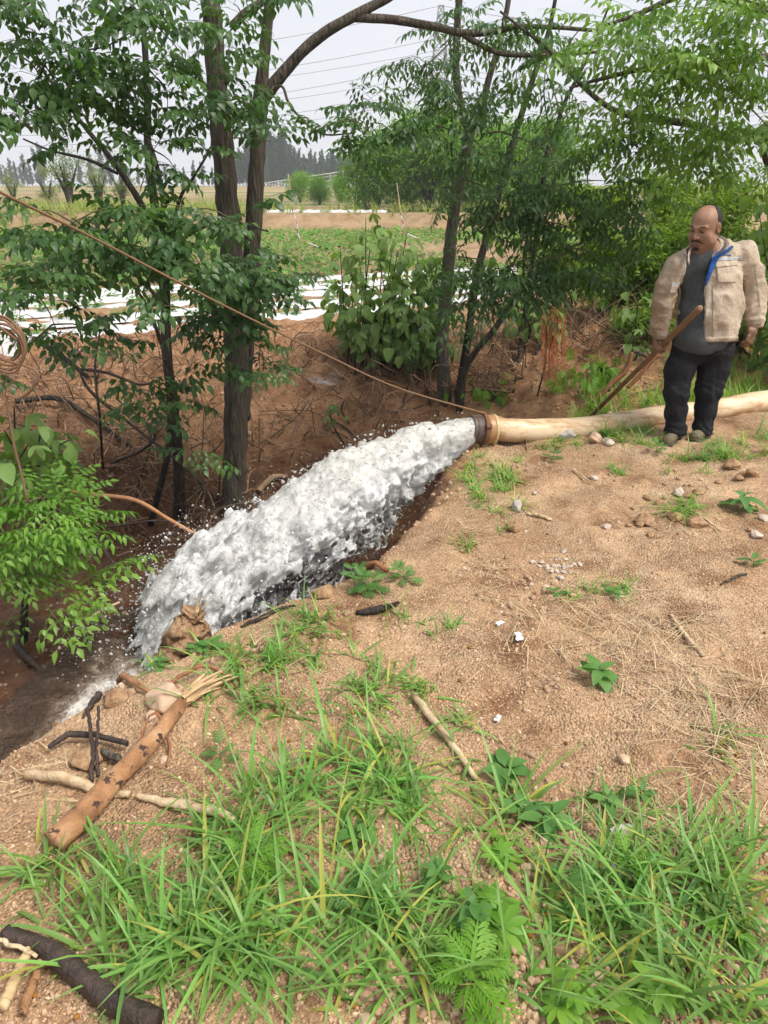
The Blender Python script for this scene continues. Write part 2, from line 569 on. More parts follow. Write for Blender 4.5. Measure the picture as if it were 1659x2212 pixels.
def _lines():
    xs = [np.linspace(-3.2, 3.9, 420)]
    st, x = .017, 3.9
    a = []
    while x < 400:
        st = min(st * 1.085, 25); x += st; a.append(x)
    b = []
    st, x = .017, -3.2
    while x > -400:
        st = min(st * 1.085, 25); x -= st; b.append(x)
    X = np.concatenate([b[::-1], xs[0], a])
    ys = list(np.arange(-6, .6, .3)) + list(np.linspace(.6, 5.2, 270)) + list(np.linspace(5.225, 9.2, 130)) + list(np.arange(9.27, 33, .085 * 1.3))
    st, y = .12, ys[-1]
    while y < 380:
        st = min(st * 1.12, 30); y += st; ys.append(y)
    return X, np.array(ys)
GX, GY = _lines()
_gx, _gy = np.meshgrid(GX, GY)
_gz = height(_gx.ravel(), _gy.ravel())
_s = edge_dist(np.clip(_gx.ravel(), -8.9, 8.9), np.clip(_gy.ravel(), -8, 13.9))
_nx, _ny = len(GX), len(GY)
_i = (np.arange(_ny - 1)[:, None] * _nx + np.arange(_nx - 1)[None]).ravel()
_Q = np.stack([_i, _i + 1, _i + 1 + _nx, _i + _nx], 1)
# R: wet ditch soil, G: loose tan gravelly soil, B: far field kind
_x, _y = _gx.ravel(), _gy.ravel()
_wet = sstep(.10, .5, _s) * sstep(-.45, -.95, _gz + .12 * vnoise(_x * 2.5, _y * 2.5, seed=21)) * sstep(8, 6.6, _y)
_jet = np.exp(-(((_x + .9) * .7) ** 2 + ((_y - 4.1) * .8) ** 2))
_wet = np.clip(_wet + .8 * _jet * (_s > .05), 0, 1)
_tan = sstep(0.1, -.12, _s)
_c = np.stack([_wet, _tan, sstep(9, 11, _y), np.ones_like(_x)], 1)

def ground_mat():
    m, nt, b = newmat("earth")
    pos = N(nt, "ShaderNodeNewGeometry").outputs['Position']
    at_ = N(nt, "ShaderNodeSeparateColor", {0: N(nt, "ShaderNodeVertexColor", layer_name="col").outputs[0]})
    big = noise(nt, pos, 1.1, 5, .6)
    mid = noise(nt, pos, 7, 6, .65)
    fine = noise(nt, pos, 90, 3, .7)
    red = ramp(nt, mid, [(.25, (.23, .12, .06)), (.5, (.40, .225, .118)), (.75, (.52, .33, .19))])
    tan = ramp(nt, big, [(.36, (.33, .20, .11)), (.5, (.49, .335, .205)), (.64, (.60, .45, .305))])
    tan = mixc(nt, ramp(nt, mid, [(.35, (0, 0, 0)), (.65, (1, 1, 1))]), tan, (.47, .31, .185))
    grain = ramp(nt, N(nt, "ShaderNodeTexVoronoi", {'Vector': pos, 'Scale': 140.0}).outputs['Color'], [(.1, (.68, .62, .57)), (.45, (1.0, .98, .95)), (.9, (1.45, 1.38, 1.30))])
    c = mixc(nt, at_.outputs[1], red, tan)
    c = mixc(nt, .85, c, grain, 'MULTIPLY')
    blot = ramp(nt, noise(nt, pos, 3.1, 6, .7), [(.36, (.60, .50, .43)), (.48, (.97, .96, .95)), (.64, (1.14, 1.15, 1.17))])
    c = mixc(nt, 1.0, c, blot, 'MULTIPLY')
    field = ramp(nt, noise(nt, pos, .35, 5, .6), [(.3, (.28, .17, .09)), (.55, (.38, .26, .15)), (.75, (.30, .28, .12))])
    # far strips: stubble, bare red earth, green verges
    sep = N(nt, "ShaderNodeSeparateXYZ", {0: pos})
    st = N(nt, "ShaderNodeMath", {0: sep.outputs[1], 1: .045}, operation='MULTIPLY')
    st2 = N(nt, "ShaderNodeCombineXYZ", {0: N(nt, "ShaderNodeMath", {0: sep.outputs[0], 1: .006}, operation='MULTIPLY').outputs[0], 1: st.outputs[0]})
    strip = ramp(nt, noise(nt, st2.outputs[0], 3.2, 3, .5), [(.30, (.26, .14, .075)), (.42, (.28, .21, .10)), (.50, (.36, .28, .15)), (.56, (.12, .16, .05)), (.64, (.17, .20, .075)), (.72, (.30, .18, .10))])
    far = N(nt, "ShaderNodeMapRange", {'Value': sep.outputs[1], 'From Min': 30.5, 'From Max': 33.0}).outputs[0]
    field = mixc(nt, far, field, strip)
    c = mixc(nt, at_.outputs[2], c, field)
    wetc = mixc(nt, 1.0, c, (.30, .25, .22), 'MULTIPLY')
    c = mixc(nt, at_.outputs[0], c, wetc)
    nt.links.new(c, b.inputs['Base Color'])
    r = N(nt, "ShaderNodeMapRange", {'Value': at_.outputs[0], 'To Min': .95, 'To Max': .38}).outputs[0]
    nt.links.new(r, b.inputs['Roughness'])
    b.inputs['Specular IOR Level'].default_value = .3
    hsum = N(nt, "ShaderNodeMath", {0: mid, 1: fine}, operation='ADD').outputs[0]
    vor = N(nt, "ShaderNodeTexVoronoi", {'Vector': pos, 'Scale': 110.0}).outputs['Distance']
    loose = ramp(nt, noise(nt, pos, 2.3, 5, .65), [(.40, (.12, .12, .12)), (.60, (1, 1, 1))])
    vor = N(nt, "ShaderNodeMath", {0: vor, 1: loose}, operation='MULTIPLY').outputs[0]
    hsum = N(nt, "ShaderNodeMath", {0: hsum, 1: vor}, operation='SUBTRACT').outputs[0]
    bump(nt, b, hsum, 1.0, .022)
    return m
M_EARTH = ground_mat()
mb = MB()
mb.add(np.stack([_x, _y, _gz], 1), None, _Q, _c)
ground = mb.build("ground", M_EARTH)
tag(ground, "sandy brown earth with a wet eroded ditch and fields beyond", kind="structure")

# loose granules: uncountable
def granules(n, sampler, s0, s1, sd, name, label, tint=1.0, wetness=False):
    r_ = np.random.default_rng(sd)
    P = sampler(r_, n)
    P = onz(P, 0)
    bv, bt = ico(0)
    bv = bv * (1 + .0 * bv)
    k = len(P)
    sc = (s0 + (s1 - s0) * r_.random(k) ** 3.4)[:, None] * r_.uniform(.6, 1.25, (k, 3))
    P[:, 2] += sc.min(1) * .25
    pal = A([(.50, .31, .165), (.56, .37, .21), (.66, .49, .33), (.40, .225, .115), (.46, .29, .17), (.26, .145, .08), (.40, .24, .13), (.36, .21, .12), (.54, .37, .24)])
    c = pal[r_.integers(0, len(pal), k)] * r_.uniform(.75, 1.15, (k, 1)) * tint
    if wetness: c = c * (1 - .72 * sstep(-.5, -.9, P[:, 2]))[:, None]
    mb = MB()
    scatter(mb, bv, bt, P, sc, rotm(k, r_), np.hstack([c, np.ones((k, 1))]))
    return tag(mb.build(name, M_GRIT, smooth=False), label, "gravel", kind="stuff")
M_GRIT, _nt, _b = newmat("grit")
_nt.links.new(mixc(_nt, .35, N(_nt, "ShaderNodeVertexColor", layer_name="col").outputs[0], ramp(_nt, noise(_nt, N(_nt, "ShaderNodeNewGeometry").outputs['Position'], 60, 2), [(.3, (.3, .19, .11)), (.7, (.6, .45, .33))])), _b.inputs['Base Color'])
_b.inputs['Roughness'].default_value = .9

def samp_near(r_, n):
    dx = r_.uniform(-60, 1720, n * 2); dy = 940 + 1320 * r_.random(n * 2) ** 1.0
    P = gz(dx, dy, 0.0)
    keep = edge_dist(P[:, 0], P[:, 1]) < .02
    cl = vnoise(P[:, 0] * 2.2, P[:, 1] * 2.2, seed=33) + .5 * vnoise(P[:, 0] * 7, P[:, 1] * 7, seed=34)
    keep &= r_.random(n * 2) < np.clip(.55 + .6 * cl, .12, 1)
    return P[keep][:n]
def samp_bank(r_, n):
    x = r_.uniform(-4, 3, n); y = r_.uniform(2.5, 9.2, n)
    keep = edge_dist(x, y) > .0
    return np.stack([x, y, 0 * x], 1)[keep]
granules(46000, samp_near, .0014, .0075, 1, "gravel", "coarse tan granules strewn over the trodden bank")
def samp_clod(r_, n):
    P = samp_near(r_, n * 3)
    w = vnoise(P[:, 0] * 1.6 + 7, P[:, 1] * 1.6, seed=35) + .5 * vnoise(P[:, 0] * 5, P[:, 1] * 5, seed=36)
    return P[w > .35]
granules(4200, samp_clod, .003, .019, 3, "clods", "crumbly brown clods lying in patches on the bank", .78)
granules(14000, samp_bank, .003, .022, 2, "soil_crumbs", "brown crumbs of earth on the ditch slopes", .75, True)
# ------------------------------------------------------------------ the lay-flat hose and its coupling
def hose_mat():
    m, nt, b = newmat("hose_fabric")
    v = objc(nt)
    st = N(nt, "ShaderNodeMapping", {'Vector': v, 'Scale': (1.0, 4.0, 4.0)}).outputs[0]
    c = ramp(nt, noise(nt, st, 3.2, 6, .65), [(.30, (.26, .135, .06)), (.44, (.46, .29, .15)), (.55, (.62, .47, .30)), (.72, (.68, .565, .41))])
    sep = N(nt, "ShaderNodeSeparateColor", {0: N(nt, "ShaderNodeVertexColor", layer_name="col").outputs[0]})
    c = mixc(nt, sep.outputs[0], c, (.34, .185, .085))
    spots = ramp(nt, noise(nt, N(nt, "ShaderNodeMapping", {'Vector': v, 'Scale': (9, 20, 20)}).outputs[0], 1.6, 4, .7), [(.66, (0, 0, 0)), (.72, (1, 1, 1))])
    c = mixc(nt, N(nt, "ShaderNodeMath", {0: spots, 1: .55}, operation='MULTIPLY').outputs[0], c, (.12, .085, .06))
    nt.links.new(c, b.inputs['Base Color'])
    b.inputs['Roughness'].default_value = .42
    b.inputs['Specular IOR Level'].default_value = .45
    w = N(nt, "ShaderNodeTexWave", {'Vector': v, 'Scale': 60.0, 'Distortion': 1.0})
    h = N(nt, "ShaderNodeMath", {0: noise(nt, v, 14, 5, .6), 1: .06}, operation='MULTIPLY')
    h2 = N(nt, "ShaderNodeMath", {0: w.outputs['Fac'], 1: .004}, operation='MULTIPLY')
    bump(nt, b, N(nt, "ShaderNodeMath", {0: noise(nt, v, 14, 5, .6), 1: h2.outputs[0]}, operation='ADD').outputs[0], .35, .01)
    return m
M_HOSE = hose_mat()
M_IRON = simple("rusty_cast_iron", (.055, .058, .065), (.17, .10, .06), 14, .45, .5, 60, .004, .5)
M_RUST = simple("rust", (.20, .085, .035), (.12, .07, .05), 25, .8, .6, 90, .004)
M_BRASS = simple("muddy_brass_band", (.42, .30, .16), (.58, .42, .20), 20, .38, .3, 60, .003, .5)
MOUTH = at(1018, 927, 5.0)
hp = [MOUTH + A((.16, .05, 0)), at(1100, 929, 5.06), at(1180, 930, 5.15), at(1260, 925, 5.24), at(1340, 914, 5.34), at(1420, 902, 5.45), at(1500, 891, 5.55), at(1600, 877, 5.68), at(1660, 867, 5.78), at(1900, 835, 6.2), at(2300, 800, 6.9)]
hose_root = empty("water_hose", (1.5, 5.3, 0))
tag(hose_root, "thick muddy cream hose lying on the ground with an iron coupling at its mouth", "hose")
hp = A(hp)
hr = A([.094, .094, .094, .092, .09, .09, .09, .093, .095, .095, .095])
V, T_, Q_ = tube(hp, hr, 40, 150, rough=.0)
# a soft-walled tube: sagging cross-section, dents, creases near the coupling
cc = crom(hp, 150)
ring = np.repeat(np.arange(150), 40)
off = V[:6000] - cc[ring]
L = ring / 149.
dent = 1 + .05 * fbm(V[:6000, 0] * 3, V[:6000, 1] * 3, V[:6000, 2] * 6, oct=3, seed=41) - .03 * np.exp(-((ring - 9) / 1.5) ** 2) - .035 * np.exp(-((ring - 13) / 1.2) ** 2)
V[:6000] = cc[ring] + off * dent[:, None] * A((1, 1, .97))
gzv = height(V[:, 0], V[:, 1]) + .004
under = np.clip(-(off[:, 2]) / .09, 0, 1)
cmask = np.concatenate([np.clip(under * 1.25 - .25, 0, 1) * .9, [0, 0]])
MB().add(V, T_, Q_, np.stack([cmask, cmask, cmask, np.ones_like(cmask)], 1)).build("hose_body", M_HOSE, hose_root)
ax_h = (hp[1] - MOUTH); ax_h /= np.linalg.norm(ax_h)
sd_h = np.cross(ax_h, (0, 0, 1)); sd_h /= np.linalg.norm(sd_h); up_h = np.cross(sd_h, ax_h)

def lathe(prof, sides=48, c0=MOUTH):
    """profile of (along, radius) round the coupling axis"""
    prof = np.asarray(prof, float)
    a = np.linspace(0, 2 * np.pi, sides, endpoint=False)
    V = c0 + prof[:, 0][:, None, None] * ax_h + prof[:, 1][:, None, None] * (np.cos(a)[None, :, None] * sd_h + np.sin(a)[None, :, None] * up_h)
    n = len(prof)
    i = np.arange(n - 1)[:, None] * sides; j = np.arange(sides)[None]; k = (j + 1) % sides
    return V.reshape(-1, 3), np.stack([i + j, i + sides + j, i + sides + k, i + k], -1).reshape(-1, 4)
v, q = lathe([(.05, .088), (.0, .09), (-.005, .094), (-.004, .104), (.01, .106), (.012, .101), (.024, .101), (.026, .107), (.036, .107), (.038, .101), (.055, .102), (.06, .108), (.066, .108), (.07, .103), (.09, .103)])
MB().add(v, None, q).build("coupling_sleeve", M_IRON, hose_root)
v, q = lathe([(.078, .1), (.078, .116), (.084, .119), (.098, .119), (.104, .115), (.104, .1)])
fl = MB().add(v, None, q).build("coupling_flange", M_RUST, hose_root)
for k in range(4):
    an = .5 + k * math.pi / 2
    dr = math.cos(an) * sd_h + math.sin(an) * up_h
    tn = -math.sin(an) * sd_h + math.cos(an) * up_h
    m = MB()
    pr = A([(-.018, .108), (-.018, .128), (-.008, .136), (.01, .136), (.018, .127), (.018, .108)])
    vv = [MOUTH + ax_h * s + tn * p[0] + dr * p[1] for s in (.072, .112) for p in pr]
    qs = [(i, (i + 1) % 6, (i + 1) % 6 + 6, i + 6) for i in range(6)]
    m.add(vv, [(0, 2, 1), (0, 3, 2), (0, 4, 3), (0, 5, 4), (6, 7, 8), (6, 8, 9), (6, 9, 10), (6, 10, 11)], qs)
    m.build("lug", M_RUST, hose_root, smooth=False)
v, q = lathe([(.104, .098), (.106, .108), (.125, .11), (.15, .109), (.17, .107), (.175, .098)])
MB().add(v, None, q).build("hose_cuff", M_HOSE, hose_root)
v, q = lathe([(.158, .106), (.16, .1125), (.165, .1145), (.176, .1145), (.181, .1125), (.183, .1)])
MB().add(v, None, q).build("clamp_band", M_BRASS, hose_root)

# ------------------------------------------------------------------ the water
def water_mat():
    m, nt, b = newmat("foaming_water")
    sep = N(nt, "ShaderNodeSeparateColor", {0: N(nt, "ShaderNodeVertexColor", layer_name="col").outputs[0]})
    pos = N(nt, "ShaderNodeNewGeometry").outputs['Position']
    nz = noise(nt, pos, 26, 5, .7)
    f = N(nt, "ShaderNodeMath", {0: sep.outputs[0], 1: N(nt, "ShaderNodeMapRange", {'Value': nz, 'From Min': .35, 'From Max': .65, 'To Min': -.6, 'To Max': .6}).outputs[0]}, operation='ADD', use_clamp=True).outputs[0]
    vn = N(nt, "ShaderNodeMath", {0: noise(nt, pos, 15, 4, .6), 1: .5}, operation='SUBTRACT').outputs[0]
    vn = N(nt, "ShaderNodeMath", {0: vn}, operation='ABSOLUTE').outputs[0]
    vn = N(nt, "ShaderNodeMapRange", {'Value': vn, 'From Min': .006, 'From Max': .03, 'To Min': .95, 'To Max': 0.0}).outputs[0]
    f = N(nt, "ShaderNodeMath", {0: f, 1: vn}, operation='MAXIMUM').outputs[0]
    b.inputs['Base Color'].default_value = (.95, .97, .98, 1)
    b.inputs['Roughness'].default_value = .05
    b.inputs['IOR'].default_value = 1.33
    b.inputs['Transmission Weight'].default_value = 1.0
    foam = N(nt, "ShaderNodeBsdfPrincipled", {'Roughness': .12, 'IOR': 1.33, 'Specular IOR Level': .6})
    fc = mixc(nt, sep.outputs[1], (.88, .89, .89), (.88, .855, .78))
    nt.links.new(fc, foam.inputs['Base Color'])
    tr = N(nt, "ShaderNodeBsdfTranslucent", {'Color': (.90, .90, .88, 1)})
    fm = N(nt, "ShaderNodeMixShader", {0: .45, 1: foam.outputs[0], 2: tr.outputs[0]})
    ms = N(nt, "ShaderNodeMixShader", {0: f, 1: b.outputs[0], 2: fm.outputs[0]})
    nt.links.new(ms.outputs[0], nt.nodes['Material Output'].inputs['Surface'])
    h = N(nt, "ShaderNodeMath", {0: noise(nt, pos, 26, 3, .6), 1: noise(nt, pos, 70, 2, .6)}, operation='ADD').outputs[0]
    bn = N(nt, "ShaderNodeBump", {'Strength': .28, 'Distance': .02, 'Height': h})
    nt.links.new(bn.outputs[0], b.inputs['Normal']); nt.links.new(bn.outputs[0], foam.inputs['Normal'])
    return m
M_WATER = water_mat()
P0 = MOUTH + ax_h * .03
PEND = gz(300, 1392, -1.08)
vel = (PEND - P0)
def cl(t):
    """falling centre line, t 0..1"""
    t = np.asarray(t, float)[..., None]
    lat = 1.0 + 0 * t
    p = P0 + vel * t * A((1, 1, 0)) + A((0, 0, 1)) * (-.10 * t + (vel[2] + .10) * t * t)
    # leaves along the hose axis, then bends slightly towards the camera side
    bend = (t - t * t) * .38
    fl_ = vel * A((1, 1, 0)); fl_ = fl_ / np.linalg.norm(fl_)
    return p + bend * A((-fl_[1], fl_[0], 0)) * -1.0
side0 = A((-vel[1], vel[0], 0)); side0 /= np.linalg.norm(side0)
if side0[1] > 0: side0 = -side0                 # towards the camera
nt_, nu_, nv_ = 310, 118, 124
tt = np.linspace(-.01, 1.10, nt_)
us = np.linspace(-.46, .72, nu_)
vs_ = np.linspace(-.86, .34, nv_)
Tg, Ug, Vg = [a_.astype(np.float32) for a_ in np.meshgrid(tt, us, vs_, indexing='ij')]
tc = np.clip(Tg, 0, 1.0)
au = .088 + .20 * tc ** .8 + .06 * np.clip(tc - .7, 0, 1) + np.where(Ug > 0, .26, 0) * sstep(.08, .5, tc) * sstep(.15, -.2, Vg)
av_up = .088 + .07 * tc + .10 * sstep(.55, 1, tc)
av_dn = .088 + 1.75 * tc * (1 - tc) + .22 * tc
rr = np.sqrt((Ug / au) ** 2 + np.where(Vg > 0, Vg / av_up, Vg / av_dn) ** 2)
Lm = 2.85
X1, Y1, Z1 = Tg * Lm, Ug, Vg
n1 = vnoise(X1 * 7, Y1 * 9, Z1 * 9, seed=51)
n2 = vnoise(X1 * 16, Y1 * 20, Z1 * 20, seed=52)
n3 = vnoise(X1 * 36, Y1 * 44, Z1 * 44, seed=53)
rid = 1 - 2 * np.abs(vnoise(X1 * 11, Y1 * 14, Z1 * 14, seed=54))     # lacy sheets and threads
rid2 = 1 - 2.4 * np.abs(vnoise(X1 * 19, Y1 * 23, Z1 * 23, seed=56))
amp = sstep(.0, .22, tc)
f = 1.0 - rr
lo = sstep(.05, -.25, Vg) * amp                                       # the ragged underside
f = f + amp * (.36 * n1 + .19 * n2 + .07 * n3) + (1 - amp) * (.05 * n2 + .05 * n3)
lo2 = sstep(.0, -.34, Vg) * sstep(.06, .3, tc)
f = f - lo2 * (.62 - .42 * rid - .45 * rid2) * sstep(.2, .62, rr)
f = f + amp * .22 * np.clip(n1, 0, 1) * sstep(.02, .14, Vg) * sstep(.35, .7, tc)
end = sstep(.86, 1.07, Tg)
f = f - end * (1.0 - 1.1 * n1 - .6 * rid)
f = f - sstep(-.005, -.0101, Tg) * 2 - 2.2 * sstep(.985, 1.085, Tg + .09 * n1 + .05 * n2)
Vw, Qw = surfnet((-f).astype(np.float32), np.zeros(3), 1.0)
# grid -> world
gt = np.interp(Vw[:, 0], np.arange(nt_), tt); gu = np.interp(Vw[:, 1], np.arange(nu_), us); gv = np.interp(Vw[:, 2], np.arange(nv_), vs_)
Pw = cl(gt) + gu[:, None] * side0 + gv[:, None] * A((0, 0, 1.0))
r_u = .088 + .20 * np.clip(gt, 0, 1) ** .8
foam = .90 - .36 * sstep(-.04, -.40, gv) * sstep(.1, .4, gt) + .08 * sstep(.0, .25, gt) - .2 * sstep(.8, 1.05, gt)
foam = np.clip(foam + .18 * vnoise(Pw[:, 0] * 9, Pw[:, 1] * 9, Pw[:, 2] * 9, seed=55), .12, 1.3)
cream = np.clip(.9 * sstep(-.15, .1, gv) * sstep(.95, .2, gt), 0, 1)
water = empty("water_jet", tuple(P0))
tag(water, "white foaming jet of water gushing from the hose mouth into the ditch", "water jet")
MB().add(Pw, None, Qw, np.stack([foam, cream, foam, np.ones_like(foam)], 1)).build("stream", M_WATER, water)
# flying drops round the jet
r_ = np.random.default_rng(61)
nd = 1700
td = r_.beta(2.2, 1.6, nd)
ang = r_.uniform(0, 2 * np.pi, nd)
rad = 1.0 + np.abs(r_.normal(0, .24, nd))
auD = .088 + .20 * td ** .8
uD = np.cos(ang) * (auD + np.where(np.cos(ang) > 0, .24, 0) * sstep(.08, .5, td)) * rad
sv = np.sin(ang)
vD = np.where(sv > 0, sv * (.1 + .09 * td), sv * (.088 + 1.75 * td * (1 - td) + .22 * td)) * rad
PD = cl(td) + uD[:, None] * side0 + vD[:, None] * A((0, 0, 1.0))
szD = .0018 + .0065 * r_.random(nd) ** 3.5
# splash crown where it lands
ns = 2000
aS = r_.uniform(0, 2 * np.pi, ns)
qS = r_.random(ns) ** .7
PS = cl(r_.uniform(.72, 1.03, ns)) + np.stack([np.cos(aS), np.sin(aS), 0 * aS], 1) * (.12 + .45 * qS)[:, None] + np.stack([0 * aS, 0 * aS, r_.uniform(-.15, .38, ns) * (1 - qS * .6)], 1)
PA = np.vstack([PD, PS]); SA = np.concatenate([szD, .0018 + .006 * r_.random(ns) ** 3])
gh = height(PA[:, 0], PA[:, 1])
kp = PA[:, 2] > gh + .005
PA, SA = PA[kp], SA[kp]
bv, bt = ico(1)
m = MB()
scl = SA[:, None] * r_.uniform(.6, 1.9, (len(SA), 3))
scatter(m, bv, bt, PA, scl, rotm(len(SA), r_), np.tile(A((.62, 0, 0, 1)), (len(SA), 1)))
tag(m.build("drops", M_WATER, water), kind="stuff")

# shallow muddy stream along the ditch bottom
def pool_mat():
    m, nt, b = newmat("muddy_stream")
    pos = N(nt, "ShaderNodeNewGeometry").outputs['Position']
    sep = N(nt, "ShaderNodeSeparateColor", {0: N(nt, "ShaderNodeVertexColor", layer_name="col").outputs[0]})
    fo = noise(nt, N(nt, "ShaderNodeMapping", {'Vector': pos, 'Scale': (1, 1, 1)}).outputs[0], 9, 6, .7)
    f = N(nt, "ShaderNodeMath", {0: fo, 1: sep.outputs[0]}, operation='ADD').outputs[0]
    c = ramp(nt, f, [(.52, (.06, .036, .022)), (.68, (.13, .085, .055)), (.82, (.30, .24, .19)), (.98, (.72, .69, .66))])
    nt.links.new(c, b.inputs['Base Color'])
    b.inputs['Roughness'].default_value = .12
    b.inputs['IOR'].default_value = 1.33
    bump(nt, b, N(nt, "ShaderNodeMath", {0: noise(nt, pos, 12, 4, .6), 1: noise(nt, pos, 40, 3, .6)}, operation='ADD').outputs[0], 1.0, .05)
    return m
M_POOL = pool_mat()
px_, py_ = np.meshgrid(np.linspace(-4.5, .2, 190), np.linspace(1.4, 5.9, 180), indexing='ij')
zb = height(px_.ravel(), py_.ravel(), False).reshape(px_.shape)
lvl = -1.24 + .08 * sstep(2.6, 3.9, py_)
cd_ = chan_dist(px_.ravel(), py_.ravel()).reshape(px_.shape)
turb = .75 * np.exp(-(((px_ + 1.40) / .42) ** 2 + ((py_ - 3.9) / .34) ** 2)) + 1.0 * np.exp(-(((px_ + 1.84) / .17) ** 2 + ((py_ - 3.2) / .6) ** 2))
zz = lvl + .022 * fbm(px_ * 6, py_ * 6, oct=4, seed=71) + turb * .08 * fbm(px_ * 9, py_ * 9, oct=3, seed=72)
m = MB()
ii = (np.arange(189)[:, None] * 180 + np.arange(179)[None])
sdp = edge_dist(px_.ravel(), py_.ravel()).reshape(px_.shape)
ok = (sdp[:-1, :-1] > .05) & (zb[:-1, :-1] < lvl[:-1, :-1] + .08) & (cd_[:-1, :-1] < .75)
ii = ii[ok]
tb = np.clip(turb, 0, 1).ravel() * .52
m.add(np.stack([px_, py_, zz], -1).reshape(-1, 3), None, np.stack([ii, ii + 180, ii + 181, ii + 1], 1), np.stack([tb, tb, tb, np.ones_like(tb)], 1))
pool = m.build("water", M_POOL)
tag(pool, "shallow brown muddy water running along the ditch bottom", kind="structure")
# ------------------------------------------------------------------ the man leaning on a spade
MY = 5.02
def mp(zx, zy, dY=0.0):
    """a point of the figure: measured on the enlarged photo, at a depth near the man's own"""
    return at(1242 + zx * .2612, 421 + zy * .2612, MY + dY)
skin, _nt, _b = newmat("weathered_skin")
_p = N(_nt, "ShaderNodeNewGeometry").outputs['Position']
_c = mixc(_nt, ramp(_nt, noise(_nt, _p, 26, 4), [(.3, (0, 0, 0)), (.7, (1, 1, 1))]), (.36, .20, .125), (.25, .13, .078))
_c = mixc(_nt, 1.0, _c, N(_nt, "ShaderNodeVertexColor", layer_name="col").outputs[0], 'MULTIPLY')
_nt.links.new(_c, _b.inputs['Base Color'])
_b.inputs['Roughness'].default_value = .5
_b.inputs['Subsurface Weight'].default_value = .08
_b.inputs['Subsurface Radius'].default_value = (.01, .004, .002)
bump(_nt, _b, noise(_nt, _p, 120, 4, .7), .55, .005)

def cloth(name, c0, c1, dirt, rough=.9, scale=5, weave=700):
    m, nt, b = newmat(name)
    p = N(nt, "ShaderNodeNewGeometry").outputs['Position']
    c = mixc(nt, ramp(nt, noise(nt, p, scale, 6, .65), [(.32, (0, 0, 0)), (.68, (1, 1, 1))]), c0, c1)
    c = mixc(nt, ramp(nt, noise(nt, p, 11, 6, .7), [(.55, (0, 0, 0)), (.78, (.7, .7, .7))]), c, dirt)
    c = mixc(nt, 1.0, c, N(nt, "ShaderNodeVertexColor", layer_name="col").outputs[0], 'MULTIPLY')
    nt.links.new(c, b.inputs['Base Color'])
    b.inputs['Roughness'].default_value = rough
    b.inputs['Specular IOR Level'].default_value = .15
    try: b.inputs['Sheen Weight'].default_value = .0
    except Exception: pass
    h = N(nt, "ShaderNodeMath", {0: noise(nt, p, 38, 4, .6), 1: N(nt, "ShaderNodeMath", {0: noise(nt, p, weave, 1), 1: .12}, operation='MULTIPLY').outputs[0]}, operation='ADD').outputs[0]
    h = N(nt, "ShaderNodeMath", {0: h, 1: N(nt, "ShaderNodeMath", {0: noise(nt, N(nt, "ShaderNodeMapping", {'Vector': p, 'Scale': (1.6, 1.6, .8)}).outputs[0], 13, 4, .55), 1: 1.7}, operation='MULTIPLY').outputs[0]}, operation='ADD').outputs[0]
    bump(nt, b, h, .8, .012)
    return m
M_JACKET = cloth("khaki_canvas", (.53, .445, .345), (.42, .345, .26), (.28, .21, .145))
M_SHIRT = cloth("grey_tshirt", (.052, .060, .062), (.082, .092, .092), (.10, .10, .09))
M_TROUSER = cloth("black_denim", (.012, .0125, .015), (.021, .022, .025), (.045, .038, .031))
M_SHOE = cloth("dusty_shoe", (.115, .092, .062), (.19, .15, .10), (.06, .05, .038), .85, 18)
M_SOLE = simple("dark_rubber_sole", (.05, .042, .034), (.09, .075, .06), 30, .8, .3, 80, .003)
M_HAIR = simple("greying_black_hair", (.012, .011, .010), (.035, .032, .03), 90, .6, .8, 260, .004)
M_BLUE = cloth("blue_lining", (.02, .09, .32), (.03, .12, .40), (.06, .10, .22), .8)
M_TAPE = cloth("grey_reflective_tape", (.36, .38, .38), (.45, .46, .46), (.25, .23, .20), .5)
M_WOOL = simple("woven_collar_lining", (.62, .55, .48), (.22, .16, .13), 60, .9, .8, 120, .006)
M_METAL = simple("snap_metal", (.3, .32, .36), (.4, .42, .45), 30, .35, .1)
for _m in (M_METAL,): _m.node_tree.nodes["Principled BSDF"].inputs['Metallic'].default_value = .8

man_loc = gnd(1480, 957)
man = empty("person", tuple(man_loc))
tag(man, "man in an open khaki work jacket and black trousers looking down beside the hose", "person")

